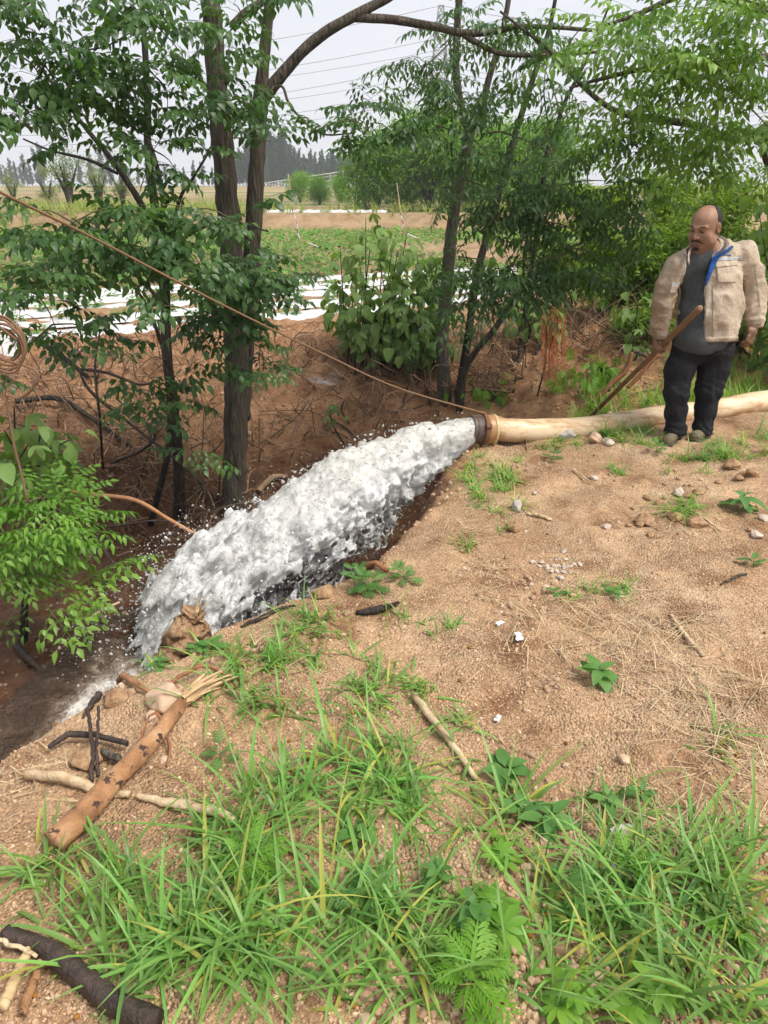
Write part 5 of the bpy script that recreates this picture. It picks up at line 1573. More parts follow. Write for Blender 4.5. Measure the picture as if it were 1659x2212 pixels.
# ------------------------------------------------------------------ orchard, bushes and the far tree line
M_ORCH = leafmat("peach_leaf", (.12, .25, .035), (.25, .43, .07), .5, .4)
M_DIST = leafmat("poplar_leaf", (.026, .062, .032), (.055, .11, .05), .7, .2, .1)
M_PALE = leafmat("pale_bush_leaf", (.11, .17, .05), (.20, .26, .08), .6, .4)

def leafcloud(seed, blobs, n, L, W, flat=.0, hang=.4, hollow=.5):
    """leaf-sized blades spread through several ellipsoids"""
    r = np.random.default_rng(seed)
    v, q = leaf_strip(1, W / L, 2, .3, .3)
    P = []
    vol = A([b[3] * b[4] * b[5] for b in blobs]); vol = vol ** .7; vol /= vol.sum()
    for b, f in zip(blobs, vol):
        k = int(n * f)
        d = r.normal(size=(k, 3)); d /= np.linalg.norm(d, axis=1)[:, None]
        rad = r.random(k) ** hollow
        p = A(b[:3]) + d * rad[:, None] * A(b[3:6]) * (1 + .35 * vnoise(d[:, 0] * 2.5 + seed, d[:, 1] * 2.5, d[:, 2] * 2.5, seed=seed))[:, None]
        P.append(p)
    P = np.vstack(P)
    # clumps: keep where a noise field is high, so that gaps open
    s_ = 4.0 / max(1e-6, np.mean([b[3] for b in blobs]))
    keep = vnoise(P[:, 0] * s_, P[:, 1] * s_, P[:, 2] * s_, seed=seed + 3) > -.25
    P = P[keep]; k = len(P)
    az = r.uniform(0, 6.28, k); e = r.normal(-hang, .5, k); ro = r.normal(0, .8, k)
    ca, sa, ce, se, cr, sr = np.cos(az), np.sin(az), np.cos(e), np.sin(e), np.cos(ro), np.sin(ro)
    X = np.stack([ca * ce, sa * ce, se], 1)
    Yv = np.stack([-sa * cr - ca * se * sr, ca * cr - sa * se * sr, ce * sr], 1)
    Z = np.cross(X, Yv)
    R = np.stack([X, Yv, Z], 2)
    c = r.uniform(.75, 1.25, (k, 1)) * np.ones((1, 4))
    m = MB()
    scatter(m, v, None, P, L * r.uniform(.7, 1.25, k), R, c, q)
    return m

def bush_proto(seed, H, Wd, n, L, W, leaf, trunk=True, nblob=9, low=.25):
    r = np.random.default_rng(seed)
    bl = []
    for i in range(nblob):
        a = r.uniform(0, 6.28); z = H * r.uniform(low, .86); rr = Wd * .5 * math.sqrt(max(.1, 1 - ((z / H - .5) / .55) ** 2))
        d = rr * r.uniform(.05, .75)
        s_ = Wd * r.uniform(.20, .32)
        bl.append((math.cos(a) * d, math.sin(a) * d, z, s_, s_, s_ * r.uniform(.7, 1.1)))
    bl.append((0, 0, H * .8, Wd * .2, Wd * .2, H * .2))
    fol = leafcloud(seed, bl, n, L, W).mesh("crown", leaf)
    m = MB()
    for k in range(4):
        a = k * 1.6 + r.uniform(0, .6)
        e = A((math.cos(a) * Wd * .28, math.sin(a) * Wd * .28, H * .62))
        v, t, q = tube([(0, 0, -.08), (e[0] * .15, e[1] * .15, H * .2), e * A((.55, .55, .7)), e], [H * .03, H * .026, H * .014, H * .005], 7, 14, rough=.15, seed=seed + k)
        m.add(v, t, q)
    return fol, m.mesh("trunk", M_BARK_D)

def place(name, protos, loc, s, rz, label, cat, group=None, sq=1.0):
    o = empty(name, loc)
    o.rotation_euler = (0, 0, rz); o.scale = (s * sq, s * sq, s)
    tag(o, label, cat, group)
    for nm, me in zip(("crown", "trunk"), protos):
        c = bpy.data.objects.new(nm, me); col.objects.link(c); c.parent = o
    return o
ORCH = [bush_proto(500 + i, 3.1, 3.6, 15000, .17, .06, M_ORCH, low=.26, nblob=20) for i in range(3)]
def gat(dx, Y):
    x = float(at(dx, 430, Y)[0]); return (x, Y, float(height(A([x]), A([Y]), False)[0]) - .02)
orch = [(735, 50, .50, "small grey-green peach tree left of the orchard"), (690, 44, .50, "yellow-green round peach tree standing apart before the ramp"), (648, 50, .55, "darker peach tree left of the yellow-green one"), (815, 33.2, .98, "leftmost full peach tree at the terrace edge"), (868, 34.5, 1.02, "second peach tree of the terrace row"), (925, 33.5, 1.16, "tall bushy peach tree in the middle of the terrace row"), (985, 34.5, 1.05, "peach tree behind the forked trunk"), (1045, 33.6, 1.12, "peach tree right of the forked trunk"), (1105, 35, 1.1, "last peach tree showing right of the leaning stems"), (1180, 34, 1.15, "peach tree mostly hidden behind the hanging leaves"), (955, 40, 1.5, "tallest peach tree at the back of the orchard")]
for i, (dx, Y, s, lb) in enumerate(orch):
    place("peach_tree", ORCH[i % 3], gat(dx, Y), s, i * 1.3, lb, "tree", "peach trees on the terrace", 1.0 if i > 2 else .95)
PALE = [bush_proto(520 + i, 3.4, 2.0, 2600, .13, .035, M_PALE, low=.2, nblob=8) for i in range(2)]
for i, (dx, Y, s, lb) in enumerate([(150, 36, .95, "feathery pale bush in the middle of the left meadow"), (105, 38, .62, "low yellow-green bush left of the feathery one"), (215, 37, .7, "broad pale bush right of the feathery one"), (265, 40, .8, "pale bush just left of the dark stems"), (30, 45, .6, "small pale bush at the far left")]):
    place("pale_bush", PALE[i % 2], gat(dx, Y), s, i * 2.1, lb, "bush", "pale bushes in the left meadow", 1.2)
# poplars
def poplar_proto(seed):
    r = np.random.default_rng(seed)
    bl = [(r.normal(0, .5), r.normal(0, .5), 2 + i * 1.25, 1.7 * math.sin(min(1, (i + 2) / 5) * 1.57) * (1 - (i / 11.5) ** 2.2) + .25, 1.7 * (1 - (i / 11.5) ** 2.2) + .25, 1.4) for i in range(11)]
    fol = leafcloud(seed, bl, 2600, .7, .5, hang=-.5, hollow=.6).mesh("crown", M_DIST)
    v, t, q = tube([(0, 0, 0), (0, 0, 7), (0, 0, 13)], [.25, .18, .05], 6, 6)
    return fol, MB().add(v, t, q).mesh("trunk", M_BARK_D)
POP = [poplar_proto(540 + i) for i in range(3)]
r_ = np.random.default_rng(130)
pops = [(dx, h) for dx, h in zip(np.linspace(505, 645, 22), [40, 48, 55, 60, 66, 74, 84, 92, 100, 90, 84, 95, 104, 96, 82, 90, 96, 88, 80, 70, 64, 60])]
pops += [(dx, r_.uniform(44, 64)) for dx in np.linspace(650, 790, 24)]
pops += [(dx, r_.uniform(30, 52)) for dx in np.linspace(-15, 70, 9)] + [(88, 62), (96, 70), (175, 45), (200, 52), (225, 66), (240, 55), (265, 40)] + [(dx, r_.uniform(26, 40)) for dx in np.linspace(280, 500, 12)]
for i, (dx, h) in enumerate(pops):
    Y = 190 + r_.uniform(-14, 14) + (50 if dx < 300 else 0)
    x = float(at(dx, 398, Y)[0]); z = float(height(A([x]), A([Y]), False)[0])
    top = 1.75 + Y * (h + 6) / FOC * 1.0
    left = dx < 300
    place("poplar_tree", POP[i % 3], (x, Y, z), (top - z) / 15.8, i * .9, "hazy poplar in the far row at the left edge of the fields" if left else "hazy blue-green poplar in the far row behind the big trunk", "tree", "far poplars at the left" if left else "far poplars behind the trunk", .85 if not left else .95)

# ------------------------------------------------------------------ road ramp with railing
M_STONE = simple("ramp_masonry", (.36, .33, .29), (.52, .49, .44), 1.2, .9, .6, 4, .1)
M_CONC = simple("pale_concrete", (.42, .42, .40), (.5, .5, .48), .5, .85, .2, 3, .02)
ramp_o = empty("road_ramp", (-20, 112, 0)); tag(ramp_o, "distant stone road ramp with a grey guard rail below the poplars", "ramp")
RA, RB = at(535, 417, 118), at(800, 379, 106)
zg = float(height(A([RA[0]]), A([RA[1]]), False)[0])
m = MB()
n_ = 26
s_ = np.linspace(0, 1, n_)[:, None]
cl_ = RA * (1 - s_) + RB * s_
rows = [np.hstack([cl_[:, :1], cl_[:, 1:2] - 2.2, np.full((n_, 1), zg - .3)]), np.hstack([cl_[:, :1], cl_[:, 1:2], cl_[:, 2:] - .15]), np.hstack([cl_[:, :1], cl_[:, 1:2] + 7, cl_[:, 2:] - .15]), np.hstack([cl_[:, :1], cl_[:, 1:2] + 9, np.full((n_, 1), zg - .3)])]
V = np.stack(rows, 1).reshape(-1, 3)
V += .12 * rng.normal(size=V.shape) * A((.5, .4, .3))
i = np.arange(n_ - 1)[:, None] * 4
m.add(V, None, np.concatenate([np.stack([i + a, i + 4 + a, i + 5 + a, i + 1 + a], -1).reshape(-1, 4) for a in range(3)]))
m.build("embankment", M_STONE, ramp_o, smooth=False)
def bar(a, b, r, mat, name, parent, sides=4):
    v, t, q = tube([a, b], [r, r], sides, 2)
    return MB().add(v, t, q).build(name, mat, parent, smooth=False)
bar(RA + A((0, -.1, .0)), RB + A((0, -.1, 0)), .22, M_CONC, "kerb", ramp_o)
for dz in (.62, .98): bar(RA + A((0, -.1, dz)), RB + A((0, -.1, dz)), .09, M_CONC, "rail", ramp_o)
for k in range(11):
    p = RA + (RB - RA) * (k / 10)
    bar(p + A((0, -.1, 0)), p + A((0, -.1, 1.05)), .13, M_CONC, "rail_post", ramp_o)
# little arch opening in the masonry
pa = at(735, 398, 107.5)
an_ = np.linspace(0, np.pi, 14)
m = MB(); V = [pa + A((1.5 * math.cos(t), -1.0, 1.0 * math.sin(t) - .5)) for t in an_]
v, t, q = tube(V, .16, 5, 20); m.add(v, t, q); m.build("arch", M_CONC, ramp_o)

# ------------------------------------------------------------------ pylon and wires
M_STEEL = simple("galvanised_steel", (.20, .215, .23), (.26, .27, .285), 2, .6, 0)
PY = 175.0
pb = at(955, 396, PY); topp = at(953, 12, PY)
pylon = empty("pylon", tuple(pb)); tag(pylon, "tall grey lattice pylon rising behind the forked tree", "pylon")
x0, zb_, zt = topp[0], pb[2] - 1.0, topp[2]
Ht = zt - zb_
def wid(f):                                # half-width of the mast by height fraction
    return np.interp(f, [0, .35, .62, .78, 1], [5.6, 3.1, 1.75, 1.25, .5])
lv = [0, .14, .26, .36, .45, .53, .60, .66, .72, .78, .84, .9, .95, 1.0]
legs = MB(); brc = MB()
def cpt(f, sx, sy): return A((x0 + sx * wid(f), PY + sy * wid(f), zb_ + f * Ht))
for sx in (-1, 1):
    for sy in (-1, 1):
        v, t, q = tube([cpt(f, sx, sy) for f in (0, .35, .62, .78, 1)], [.2, .17, .14, .12, .09], 4, 20); 
        MB().add(v, t, q).build("mast_leg", M_STEEL, pylon, smooth=False)
for f0, f1 in zip(lv[:-1], lv[1:]):
    for (a, b) in (((-1, -1), (1, -1)), ((-1, 1), (1, 1)), ((-1, -1), (-1, 1)), ((1, -1), (1, 1))):
        for p, q_ in ((cpt(f0, *a), cpt(f1, *b)), (cpt(f0, *b), cpt(f1, *a)), (cpt(f1, *a), cpt(f1, *b))):
            v, t, q = tube([p, q_], .075, 3, 2); brc.add(v, t, q)
tag(brc.build("bracing", M_STEEL, pylon, smooth=False), kind="stuff")
arms = []
for f in (.86, .735, .60):
    for sx in (-1, 1):
        # arms point mostly along the line of sight here, so they look short
        tip = A((x0 + sx * 1.6, PY + sx * 5.5, zb_ + f * Ht + .3))
        m = MB()
        for c_ in ((sx * .6, -1), (sx * .6, 1)):
            for df in (0, .035):
                v, t, q = tube([cpt(f + df, c_[0], c_[1] * .9), tip], .09, 3, 2); m.add(v, t, q)
        m.build("cross_arm", M_STEEL, pylon, smooth=False)
        v, t, q = tube([tip, tip + A((0, 0, -2.2))], .12, 5, 4); MB().add(v, t, q).build("insulator", M_STEEL, pylon)
        arms.append(tip + A((0, 0, -2.2)))
    arms.append(None)
tips = sorted([a for a in arms if a is not None] + [A((x0, PY, zt))], key=lambda p: -p[2])
ordn = ["topmost", "second", "third", "fourth", "fifth", "sixth", "lowest"]
for k, tip in enumerate(tips):
    for sg in (-1, 1):
        e = tip + A((sg * 190.0, -sg * 30.0 * (1 if sg < 0 else .3), -4.0 + (k % 3) * 1.5))
        pts = [tip + (e - tip) * s + A((0, 0, -7.0 * (s - s * s) * 4)) for s in np.linspace(0, 1, 20)]
        v, t, q = tube(pts, .055, 3, 20, False)
        o = MB().add(v, t, q).build("power_line", M_STEEL)
        tag(o, f"{ordn[k]} power line from the pylon, on its {'left' if sg < 0 else 'right'} side", "power line", "power lines from the pylon")
# ------------------------------------------------------------------ grass, straw, weeds, shrubs, dead brush
def blades(base, az, L, W, e0, curl, cols, seg=6, fold=.28):
    """curved folded grass blades, all arguments per blade"""
    n = len(base)
    s = np.linspace(0, 1, seg + 1)
    el_ = e0[:, None] - curl[:, None] * s[None] ** 1.4
    st = L[:, None] / seg
    hx = np.concatenate([np.zeros((n, 1)), np.cumsum(np.cos(el_[:, :-1]) * st, 1)], 1)
    hz_ = np.concatenate([np.zeros((n, 1)), np.cumsum(np.sin(el_[:, :-1]) * st, 1)], 1)
    ca, sa = np.cos(az)[:, None], np.sin(az)[:, None]
    C = np.stack([base[:, :1] + hx * ca, base[:, 1:2] + hx * sa, base[:, 2:] + hz_], -1)
    w = W[:, None] * .5 * np.minimum(1, .55 + s * 2.2)[None] * (1 - s[None] ** 2.2) + .0003
    sd = np.stack([-sa + 0 * w, ca + 0 * w, 0 * w], -1)
    up = np.stack([-np.sin(el_) * ca, -np.sin(el_) * sa, np.cos(el_)], -1)
    A_ = C + sd * w[..., None] + up * (fold * w)[..., None]
    B_ = C - sd * w[..., None] + up * (fold * w)[..., None]
    V = np.stack([A_, C, B_], 2).reshape(-1, 3)
    k = (seg + 1) * 3
    q = []
    for i in range(seg):
        a = i * 3
        q += [(a, a + 1, a + 4, a + 3), (a + 1, a + 2, a + 5, a + 4)]
    Q = (A(q)[None] + (np.arange(n) * k)[:, None, None]).reshape(-1, 4)
    c = np.repeat(cols[:, None, :], k, 1)
    tipf = np.repeat(s, 3)[None, :, None]
    c = c * (1 - .0 * tipf)
    return V, Q, c.reshape(-1, c.shape[-1])

M_GRASS = leafmat("grass_blade", (.12, .235, .052), (.225, .38, .10), .40, .40, .4, vary=0)
M_STRAW = simple("dry_straw", (.34, .25, .14), (.54, .43, .26), 30, .8, 0, colattr=True)
rg = np.random.default_rng(201)
def tuft_field(patches, seed, Ls, Ws, per, colr, yel=.06, mult=1.0):
    """patches: (dx, dy, rx, ry, tufts, size)"""
    r = np.random.default_rng(seed)
    B, AZ, L, W, E, Cu, Co = [], [], [], [], [], [], []
    for dx, dy, rx, ry, nt_, sz in patches:
        nt_ = int(nt_ * mult)
        a = r.uniform(0, 6.28, nt_); q = np.sqrt(r.random(nt_))
        P = gz(dx + rx * q * np.cos(a), dy + ry * q * np.sin(a), 0.0)
        P = P[edge_dist(P[:, 0], P[:, 1]) < -.0]
        gap = vnoise(P[:, 0] * 4.2, P[:, 1] * 4.2, seed=44) + .4 * vnoise(P[:, 0] * 11, P[:, 1] * 11, seed=45)
        P = P[r.random(len(P)) < np.clip(.46 + .5 * gap, .10, 1)]
        if not len(P): continue
        P = onz(P, -.004)
        for p in P:
            k = int(r.integers(per[0], per[1]))
            ts = sz * r.uniform(.6, 1.25)
            lean = r.uniform(0, 6.28)
            az = r.uniform(0, 6.28, k)
            B.append(p + np.stack([r.normal(0, .018, k), r.normal(0, .018, k), 0 * az], 1))
            AZ.append(az)
            L.append(ts * (Ls[0] + (Ls[1] - Ls[0]) * r.random(k) ** 1.35)); W.append(r.uniform(Ws[0], Ws[1], k) * min(1.25, .55 + .5 * ts))
            E.append(np.clip(r.normal(.66, .40, k), .06, 1.5)); Cu.append(r.uniform(.3, 1.9, k))
            c = np.tile(A(colr), (k, 1)) * r.uniform(.72, 1.25, (k, 1)) * A(1 + r.normal(0, .07, 3))
            ye = r.random(k) < yel
            c[ye] = A((2.6, 1.5, 1.3)) * r.uniform(.7, 1.0, (int(ye.sum()), 1))
            Co.append(np.hstack([c, np.ones((k, 1))]))
    return [np.concatenate(x) for x in (B, AZ, L, W, E, Cu, Co)]
near = [(530, 1950, 300, 170, 112, 1.0), (330, 2040, 200, 130, 56, 1.0), (700, 1800, 220, 160, 85, 1.0), (780, 2050, 260, 160, 75, 1.0), (640, 1660, 110, 60, 26, .9), (860, 1700, 150, 90, 30, .85),
        (1050, 1760, 120, 80, 26, .85), (1000, 2000, 160, 160, 34, .95), (1250, 1930, 200, 90, 40, .9), (1450, 1960, 180, 110, 48, .95), (1580, 2080, 120, 130, 30, .95), (1300, 2130, 220, 70, 26, .9), (1560, 1850, 110, 70, 26, .8),
        (420, 1790, 70, 60, 8, .8), (150, 1900, 90, 50, 8, .8), (60, 1960, 70, 70, 8, .85), (1560, 1600, 90, 60, 9, .75), (1330, 1760, 140, 60, 9, .7)]
mid = [(530, 1480, 70, 60, 16, .8), (660, 1390, 60, 60, 14, .85), (560, 1440, 80, 40, 12, .7), (700, 1530, 120, 50, 14, .65), (850, 1500, 60, 30, 7, .7), (480, 1560, 60, 40, 9, .8), (740, 1450, 100, 60, 10, .6), (1050, 1560, 90, 50, 8, .55), (950, 1480, 80, 40, 5, .5), (900, 1350, 90, 30, 6, .5), (620, 1560, 90, 40, 12, .75),
       (430, 1420, 40, 20, 6, .6), (340, 1440, 40, 15, 4, .5)]
far = [(1060, 1045, 60, 40, 26, .75), (1040, 1000, 50, 14, 12, .6), (1080, 1085, 50, 26, 16, .8), (1150, 1000, 40, 16, 8, .6), (1230, 960, 40, 16, 12, .6), (1340, 948, 65, 20, 34, .9), (1300, 935, 40, 12, 12, .8), (1410, 965, 40, 14, 8, .6),
       (1480, 1003, 60, 8, 8, .5), (1560, 990, 70, 18, 34, 1.0), (1640, 985, 50, 20, 24, 1.0), (1650, 940, 20, 30, 8, 1.0), (1480, 1110, 26, 18, 9, .9), (1340, 1020, 40, 12, 8, .55), (1180, 970, 30, 10, 6, .5), (1450, 1030, 70, 10, 6, .5), (1100, 1150, 60, 20, 7, .5), (980, 1190, 60, 24, 7, .5), (1240, 1285, 60, 20, 6, .5), (1330, 1280, 60, 20, 7, .5)]
T1 = tuft_field(near, 11, (.06, .35), (.0045, .0140), (3, 10), (1.0, 1.06, 1.0), .08, 1.75)
T2 = tuft_field(mid, 12, (.08, .30), (.006, .014), (4, 10), (1.0, 1.04, .95), .06, 2.4)
T3 = tuft_field(far, 13, (.07, .26), (.005, .010), (12, 24), (1.1, 1.1, .95))
gm = MB()
for T_ in (T1, T2, T3):
    v, q, c = blades(*T_)
    gm.add(v, None, q, c)
tag(gm.build("grass", M_GRASS), "long green grass growing in tufts over the bank", "grass", kind="stuff")
# grass behind the hose and on the far verge
def ground_tufts(spots, seed, Ls, Ws, per, colr):
    r = np.random.default_rng(seed); out = [[] for _ in range(7)]
    for x, y, rx, ry, n, sz in spots:
        P = np.stack([r.uniform(x - rx, x + rx, n), r.uniform(y - ry, y + ry, n), np.zeros(n)], 1)
        P = onz(P, -.01)
        for p in P:
            k = int(r.integers(*per))
            vals = (p + np.stack([r.normal(0, .02, k), r.normal(0, .02, k), np.zeros(k)], 1), r.uniform(0, 6.28, k), sz * r.uniform(Ls[0], Ls[1], k), r.uniform(Ws[0], Ws[1], k), np.clip(r.normal(1.1, .3, k), .2, 1.5), r.uniform(.2, 1.4, k), np.hstack([np.tile(A(colr), (k, 1)) * r.uniform(.75, 1.25, (k, 1)), np.ones((k, 1))]))
            for o, v in zip(out, vals): o.append(v)
    return [np.concatenate(o) for o in out]
T4 = ground_tufts([(2.6, 6.5, .9, .35, 70, 1.0), (3.6, 6.6, .8, .6, 90, 1.1), (1.9, 6.9, .4, .3, 14, .8), (4.2, 6.3, .6, .5, 50, 1.1)], 14, (.10, .30), (.006, .011), (10, 18), (1.25, 1.25, .9))
v, q, c = blades(*T4)
gm = MB().add(v, None, q, c)
tag(gm.build("verge_grass", M_GRASS), "fresh green grass on the rise behind the hose and the man", "grass", kind="stuff")
# tawny meadow grass on the terrace and the field margins
T5 = ground_tufts([(-14, 34, 9, 4, 420, 1.6), (-2, 31.6, 12, .8, 160, 1.2), (-18, 28, 5, 2, 120, 1.3), (4, 32.5, 6, .8, 120, 1.4)], 15, (.2, .5), (.02, .045), (6, 10), (1.9, 1.25, 1.5))
v, q, c = blades(*T5, seg=3)
tag(MB().add(v, None, q, c).build("meadow_grass", M_GRASS), "tawny dry grass along the terrace beyond the field", "grass", kind="stuff")

# straw: dry grass lying flat
straw = [(1320, 1330, 170, 70, 24, 1), (1200, 1370, 130, 50, 10, 1), (1420, 1420, 140, 80, 24, 1), (1540, 1520, 110, 90, 26, 1), (1600, 1650, 70, 60, 16, 1), (1480, 1560, 90, 60, 10, 1), (1050, 1230, 90, 26, 14, .8), (1160, 1190, 60, 20, 8, .7), (1000, 1160, 60, 20, 8, .7), (1560, 1740, 90, 50, 12, 1), (1150, 1420, 80, 30, 7, 1), (130, 1740, 90, 40, 6, .8), (1350, 1860, 120, 60, 10, 1), (60, 1690, 60, 20, 5, .7), (1500, 1150, 60, 30, 5, .8), (560, 1440, 60, 40, 3, .7), (1040, 1270, 50, 20, 5, .7)]
r = np.random.default_rng(16)
SB = [[] for _ in range(7)]
for dx, dy, rx, ry, n, sz in straw:
    a = r.uniform(0, 6.28, n); qd = np.sqrt(r.random(n))
    P = gz(dx + rx * qd * np.cos(a), dy + ry * qd * np.sin(a), 0.0)
    P = onz(P[edge_dist(P[:, 0], P[:, 1]) < -.02], .004)
    for p in P:
        k = int(r.integers(2, 7)); az0 = r.uniform(0, 6.28)
        vals = (p + np.stack([r.normal(0, .08, k), r.normal(0, .08, k), np.abs(r.normal(0, .006, k))], 1), az0 + r.normal(0, .75, k), sz * r.uniform(.06, .24, k), r.uniform(.0018, .0042, k), r.uniform(.02, .30, k), r.uniform(.1, .5, k), np.hstack([np.ones((k, 3)) * r.uniform(.6, 1.2, (k, 1)), np.ones((k, 1))]))
        for o, v in zip(SB, vals): o.append(v)
SB = [np.concatenate(o) for o in SB]
v, q, c = blades(*SB, seg=4, fold=.15)
tag(MB().add(v, None, q, c).build("straw", M_STRAW), "withered straw and dry roots strewn over the bare soil", "straw", kind="stuff")

# ---- broad-leaved weeds, each with leaves of its own
def ovate(L, W, n=5, fold=.25, droop=.35, skew=.42): return leaf_strip(L, W, n, fold, droop, .75, skew)
def leafmesh(fn, mat, tint=(1, 1, 1)):
    v, q = fn; m = MB(); m.add(v, None, q, (*tint, 1)); return m.mesh("leaf", mat)
def lobed(L, lobes, seed=0, depth=.55):
    """palmate leaf: lobes fan out from the stalk"""
    m = MB()
    for a, l in lobes:
        v, q = leaf_strip(L * l, L * l * .34, 4, .2, .3, .7, .58)
        m.add(v @ rotz(a).T, None, q)
    return m
def feather(L, seed=0, pairs=5):
    r = np.random.default_rng(seed); m = MB()
    v, q = leaf_strip(L, L * .10, 4, .2, .35); m.add(v, None, q)
    for i in range(pairs):
        s = .22 + .66 * i / pairs
        for sg in (-1, 1):
            l = L * (.42 - .34 * abs(s - .42))
            R_ = rotz(sg * .85) @ roty(.25)
            v, q = leaf_strip(l, l * .30, 2, .2, .3)
            m.add(v @ R_.T + A((L * s, 0, -.35 * L * s * s)), None, q)
            for s2, l2 in ((.45, .5), (.7, .4)):
                v2, q2 = leaf_strip(l * l2, l * l2 * .35, 2, .2, .2)
                m.add(v2 @ (R_ @ rotz(sg * .7)).T + A((L * s, 0, -.35 * L * s * s)) + R_ @ A((l * s2, 0, -.03 * l)), None, q2)
    return m
M_WEED = leafmat("weed_leaf", (.075, .19, .045), (.13, .28, .065), .5, .38, .35)
M_WEED2 = leafmat("bright_weed_leaf", (.13, .30, .03), (.20, .38, .05), .5, .42, .35)
LM = {"ovate": [leafmesh(ovate(1, w, droop=d), M_WEED) for w, d in ((.55, .3), (.62, .5), (.5, .15))],
      "bean": [leafmesh(ovate(1, w, 5, .2, d, .38), M_WEED) for w, d in ((.52, .35), (.58, .6), (.48, .2))],
      "palm": [lobed(1, [(0, 1), (.62, .9), (-.62, .9), (1.25, .7), (-1.25, .7), (1.9, .42), (-1.9, .42)]).mesh("leaf", M_WEED2), lobed(1, [(0, 1), (.7, .85), (-.7, .85), (1.4, .6), (-1.4, .6)]).mesh("leaf", M_WEED2)],
      "feather": [feather(1, i).mesh("leaf", M_WEED) for i in range(2)], "feather2": [feather(1, i + 5).mesh("leaf", M_WEED2) for i in range(2)]}
M_STEM = simple("weed_stem", (.10, .19, .05), (.17, .22, .08), 30, .6, 0)
def weed(kind, dx, dy, size_, n, label, H=.5, name=None, seed=0, el_=(.1, .8), leaf_s=(.6, 1.0), z=0.0, grp=None, p=None):
    size = size_ * (1.25 if kind.startswith('feather') else 1.0)
    r = np.random.default_rng(int(dx * 3 + dy) + seed)
    if p is None:
        p = gz(float(dx), float(dy), 0.0); p = onz(p[None])[0]
    o = empty(name or "weed", tuple(p)); tag(o, label, "weed", grp)
    top = p + A((r.normal(0, .02), r.normal(0, .02), size * H))
    v, t, q = tube([p - A((0, 0, .01)), (p + top) / 2 + A((r.normal(0, .006), r.normal(0, .006), 0)), top], [.0032, .0026, .0014], 5, 8)
    MB().add(v, t, q).build("stem", M_STEM, o)
    for i in range(n):
        f = .25 + .75 * (i + 1) / n
        b = p * (1 - f) + top * f
        az = i * 2.4 + r.uniform(-.3, .3)
        e = el_[0] + (el_[1] - el_[0]) * f + r.normal(0, .12)
        lf = obj("leaf", LM[kind][int(r.integers(len(LM[kind])))], o, tuple(b + A((math.cos(az), math.sin(az), .3)) * .006))
        s = size * r.uniform(*leaf_s) * (1.05 - .35 * f)
        lf.scale = (s, s, s); lf.rotation_euler = (r.normal(0, .15), -e, az)
    return o
weed("bean", 1287, 1475, .125, 10, "lone bean-like seedling with heart-shaped leaves on bare soil", .6, "bean_seedling", el_=(.0, .5))
weed("bean", 1300, 1725, .10, 7, "bean-like seedling at the edge of the grass below the bare soil", .5, "bean_seedling", el_=(.0, .5))
weed("bean", 1385, 1715, .09, 5, "small pale bean-like seedling right of its larger neighbour", .5, "bean_seedling", el_=(.0, .5))
weed("bean", 1605, 1115, .17, 9, "broad-leaved seedling at the right edge of the bare ground", .5, "bean_seedling", el_=(-.1, .4))
weed("ovate", 1630, 1225, .11, 4, "grey-green seedling at the right edge below the clods", .4, "bean_seedling", el_=(.2, .5))
weed("ovate", 1085, 1670, .12, 9, "pale-marked rosette weed among the upper grass", .25, "rosette_weed", el_=(.1, .5))
weed("ovate", 1165, 1790, .12, 9, "glossy oval-leaved weed right of the grass centre", .35, "oval_leaf_weed", el_=(.0, .5))
weed("ovate", 1120, 1760, .09, 7, "smaller oval-leaved weed beside its glossy neighbour", .35, "oval_leaf_weed", el_=(.0, .5))
weed("ovate", 760, 1810, .10, 6, "round-leaved weed half hidden in the middle of the grass", .3, "oval_leaf_weed", el_=(.0, .4))
weed("ovate", 940, 1930, .085, 14, "mealy goosefoot with many small leaves in the lower grass", 1.0, "goosefoot", el_=(.2, .6), leaf_s=(.4, .7))
weed("ovate", 1010, 2050, .10, 16, "taller goosefoot near the bottom of the picture", 1.1, "goosefoot", el_=(.2, .6), leaf_s=(.4, .75))
weed("ovate", 340, 1450, .075, 10, "leafy weed on the very brink above the landing water", .5, "brink_weed", el_=(.0, .5), leaf_s=(.5, .8))
weed("ovate", 415, 1395, .08, 12, "bushy weed on the brink beside the mud lump", .5, "brink_weed", el_=(.0, .6), leaf_s=(.5, .8))
weed("ovate", 455, 1400, .09, 7, "round-leaved weed on the brink right of the mud lump", .35, "brink_weed", el_=(.0, .5))
weed("ovate", 1330, 1285, .07, 8, "grey-green goosefoot seedling on the bare soil", .7, "goosefoot", el_=(.1, .5))
weed("ovate", 1210, 1290, .06, 6, "small dark seedling left of the grey-green one", .4, "goosefoot", el_=(.1, .5))
for dx, dy, s, n, lb in ((1070, 1885, .085, 4, "yellow-green palmate seedling in the lower grass"), (1065, 1840, .05, 3, "tiny yellow-green palmate seedling above its larger neighbour"), (1045, 1985, .12, 4, "hop leaf vine left of the bare patch"), (1075, 2020, .12, 4, "hop leaf vine just below its neighbour left of the bare patch"), (1240, 2150, .12, 3, "hop vine with large lobed leaves below the bare patch"), (1420, 2140, .12, 3, "hop vine with lobed leaves at the lower right"), (1360, 2190, .12, 3, "hop vine with lobed leaves on the bottom edge"), (1540, 1990, .06, 3, "small bright palmate seedling at the right in the grass"), (1590, 2050, .07, 3, "bright palmate seedling near the right edge"), (1225, 2200, .1, 3, "hop vine leaf cluster cut by the bottom edge")):
    weed("palm", dx, dy, s, n, lb, .5, "hop_vine", el_=(-.1, .4))
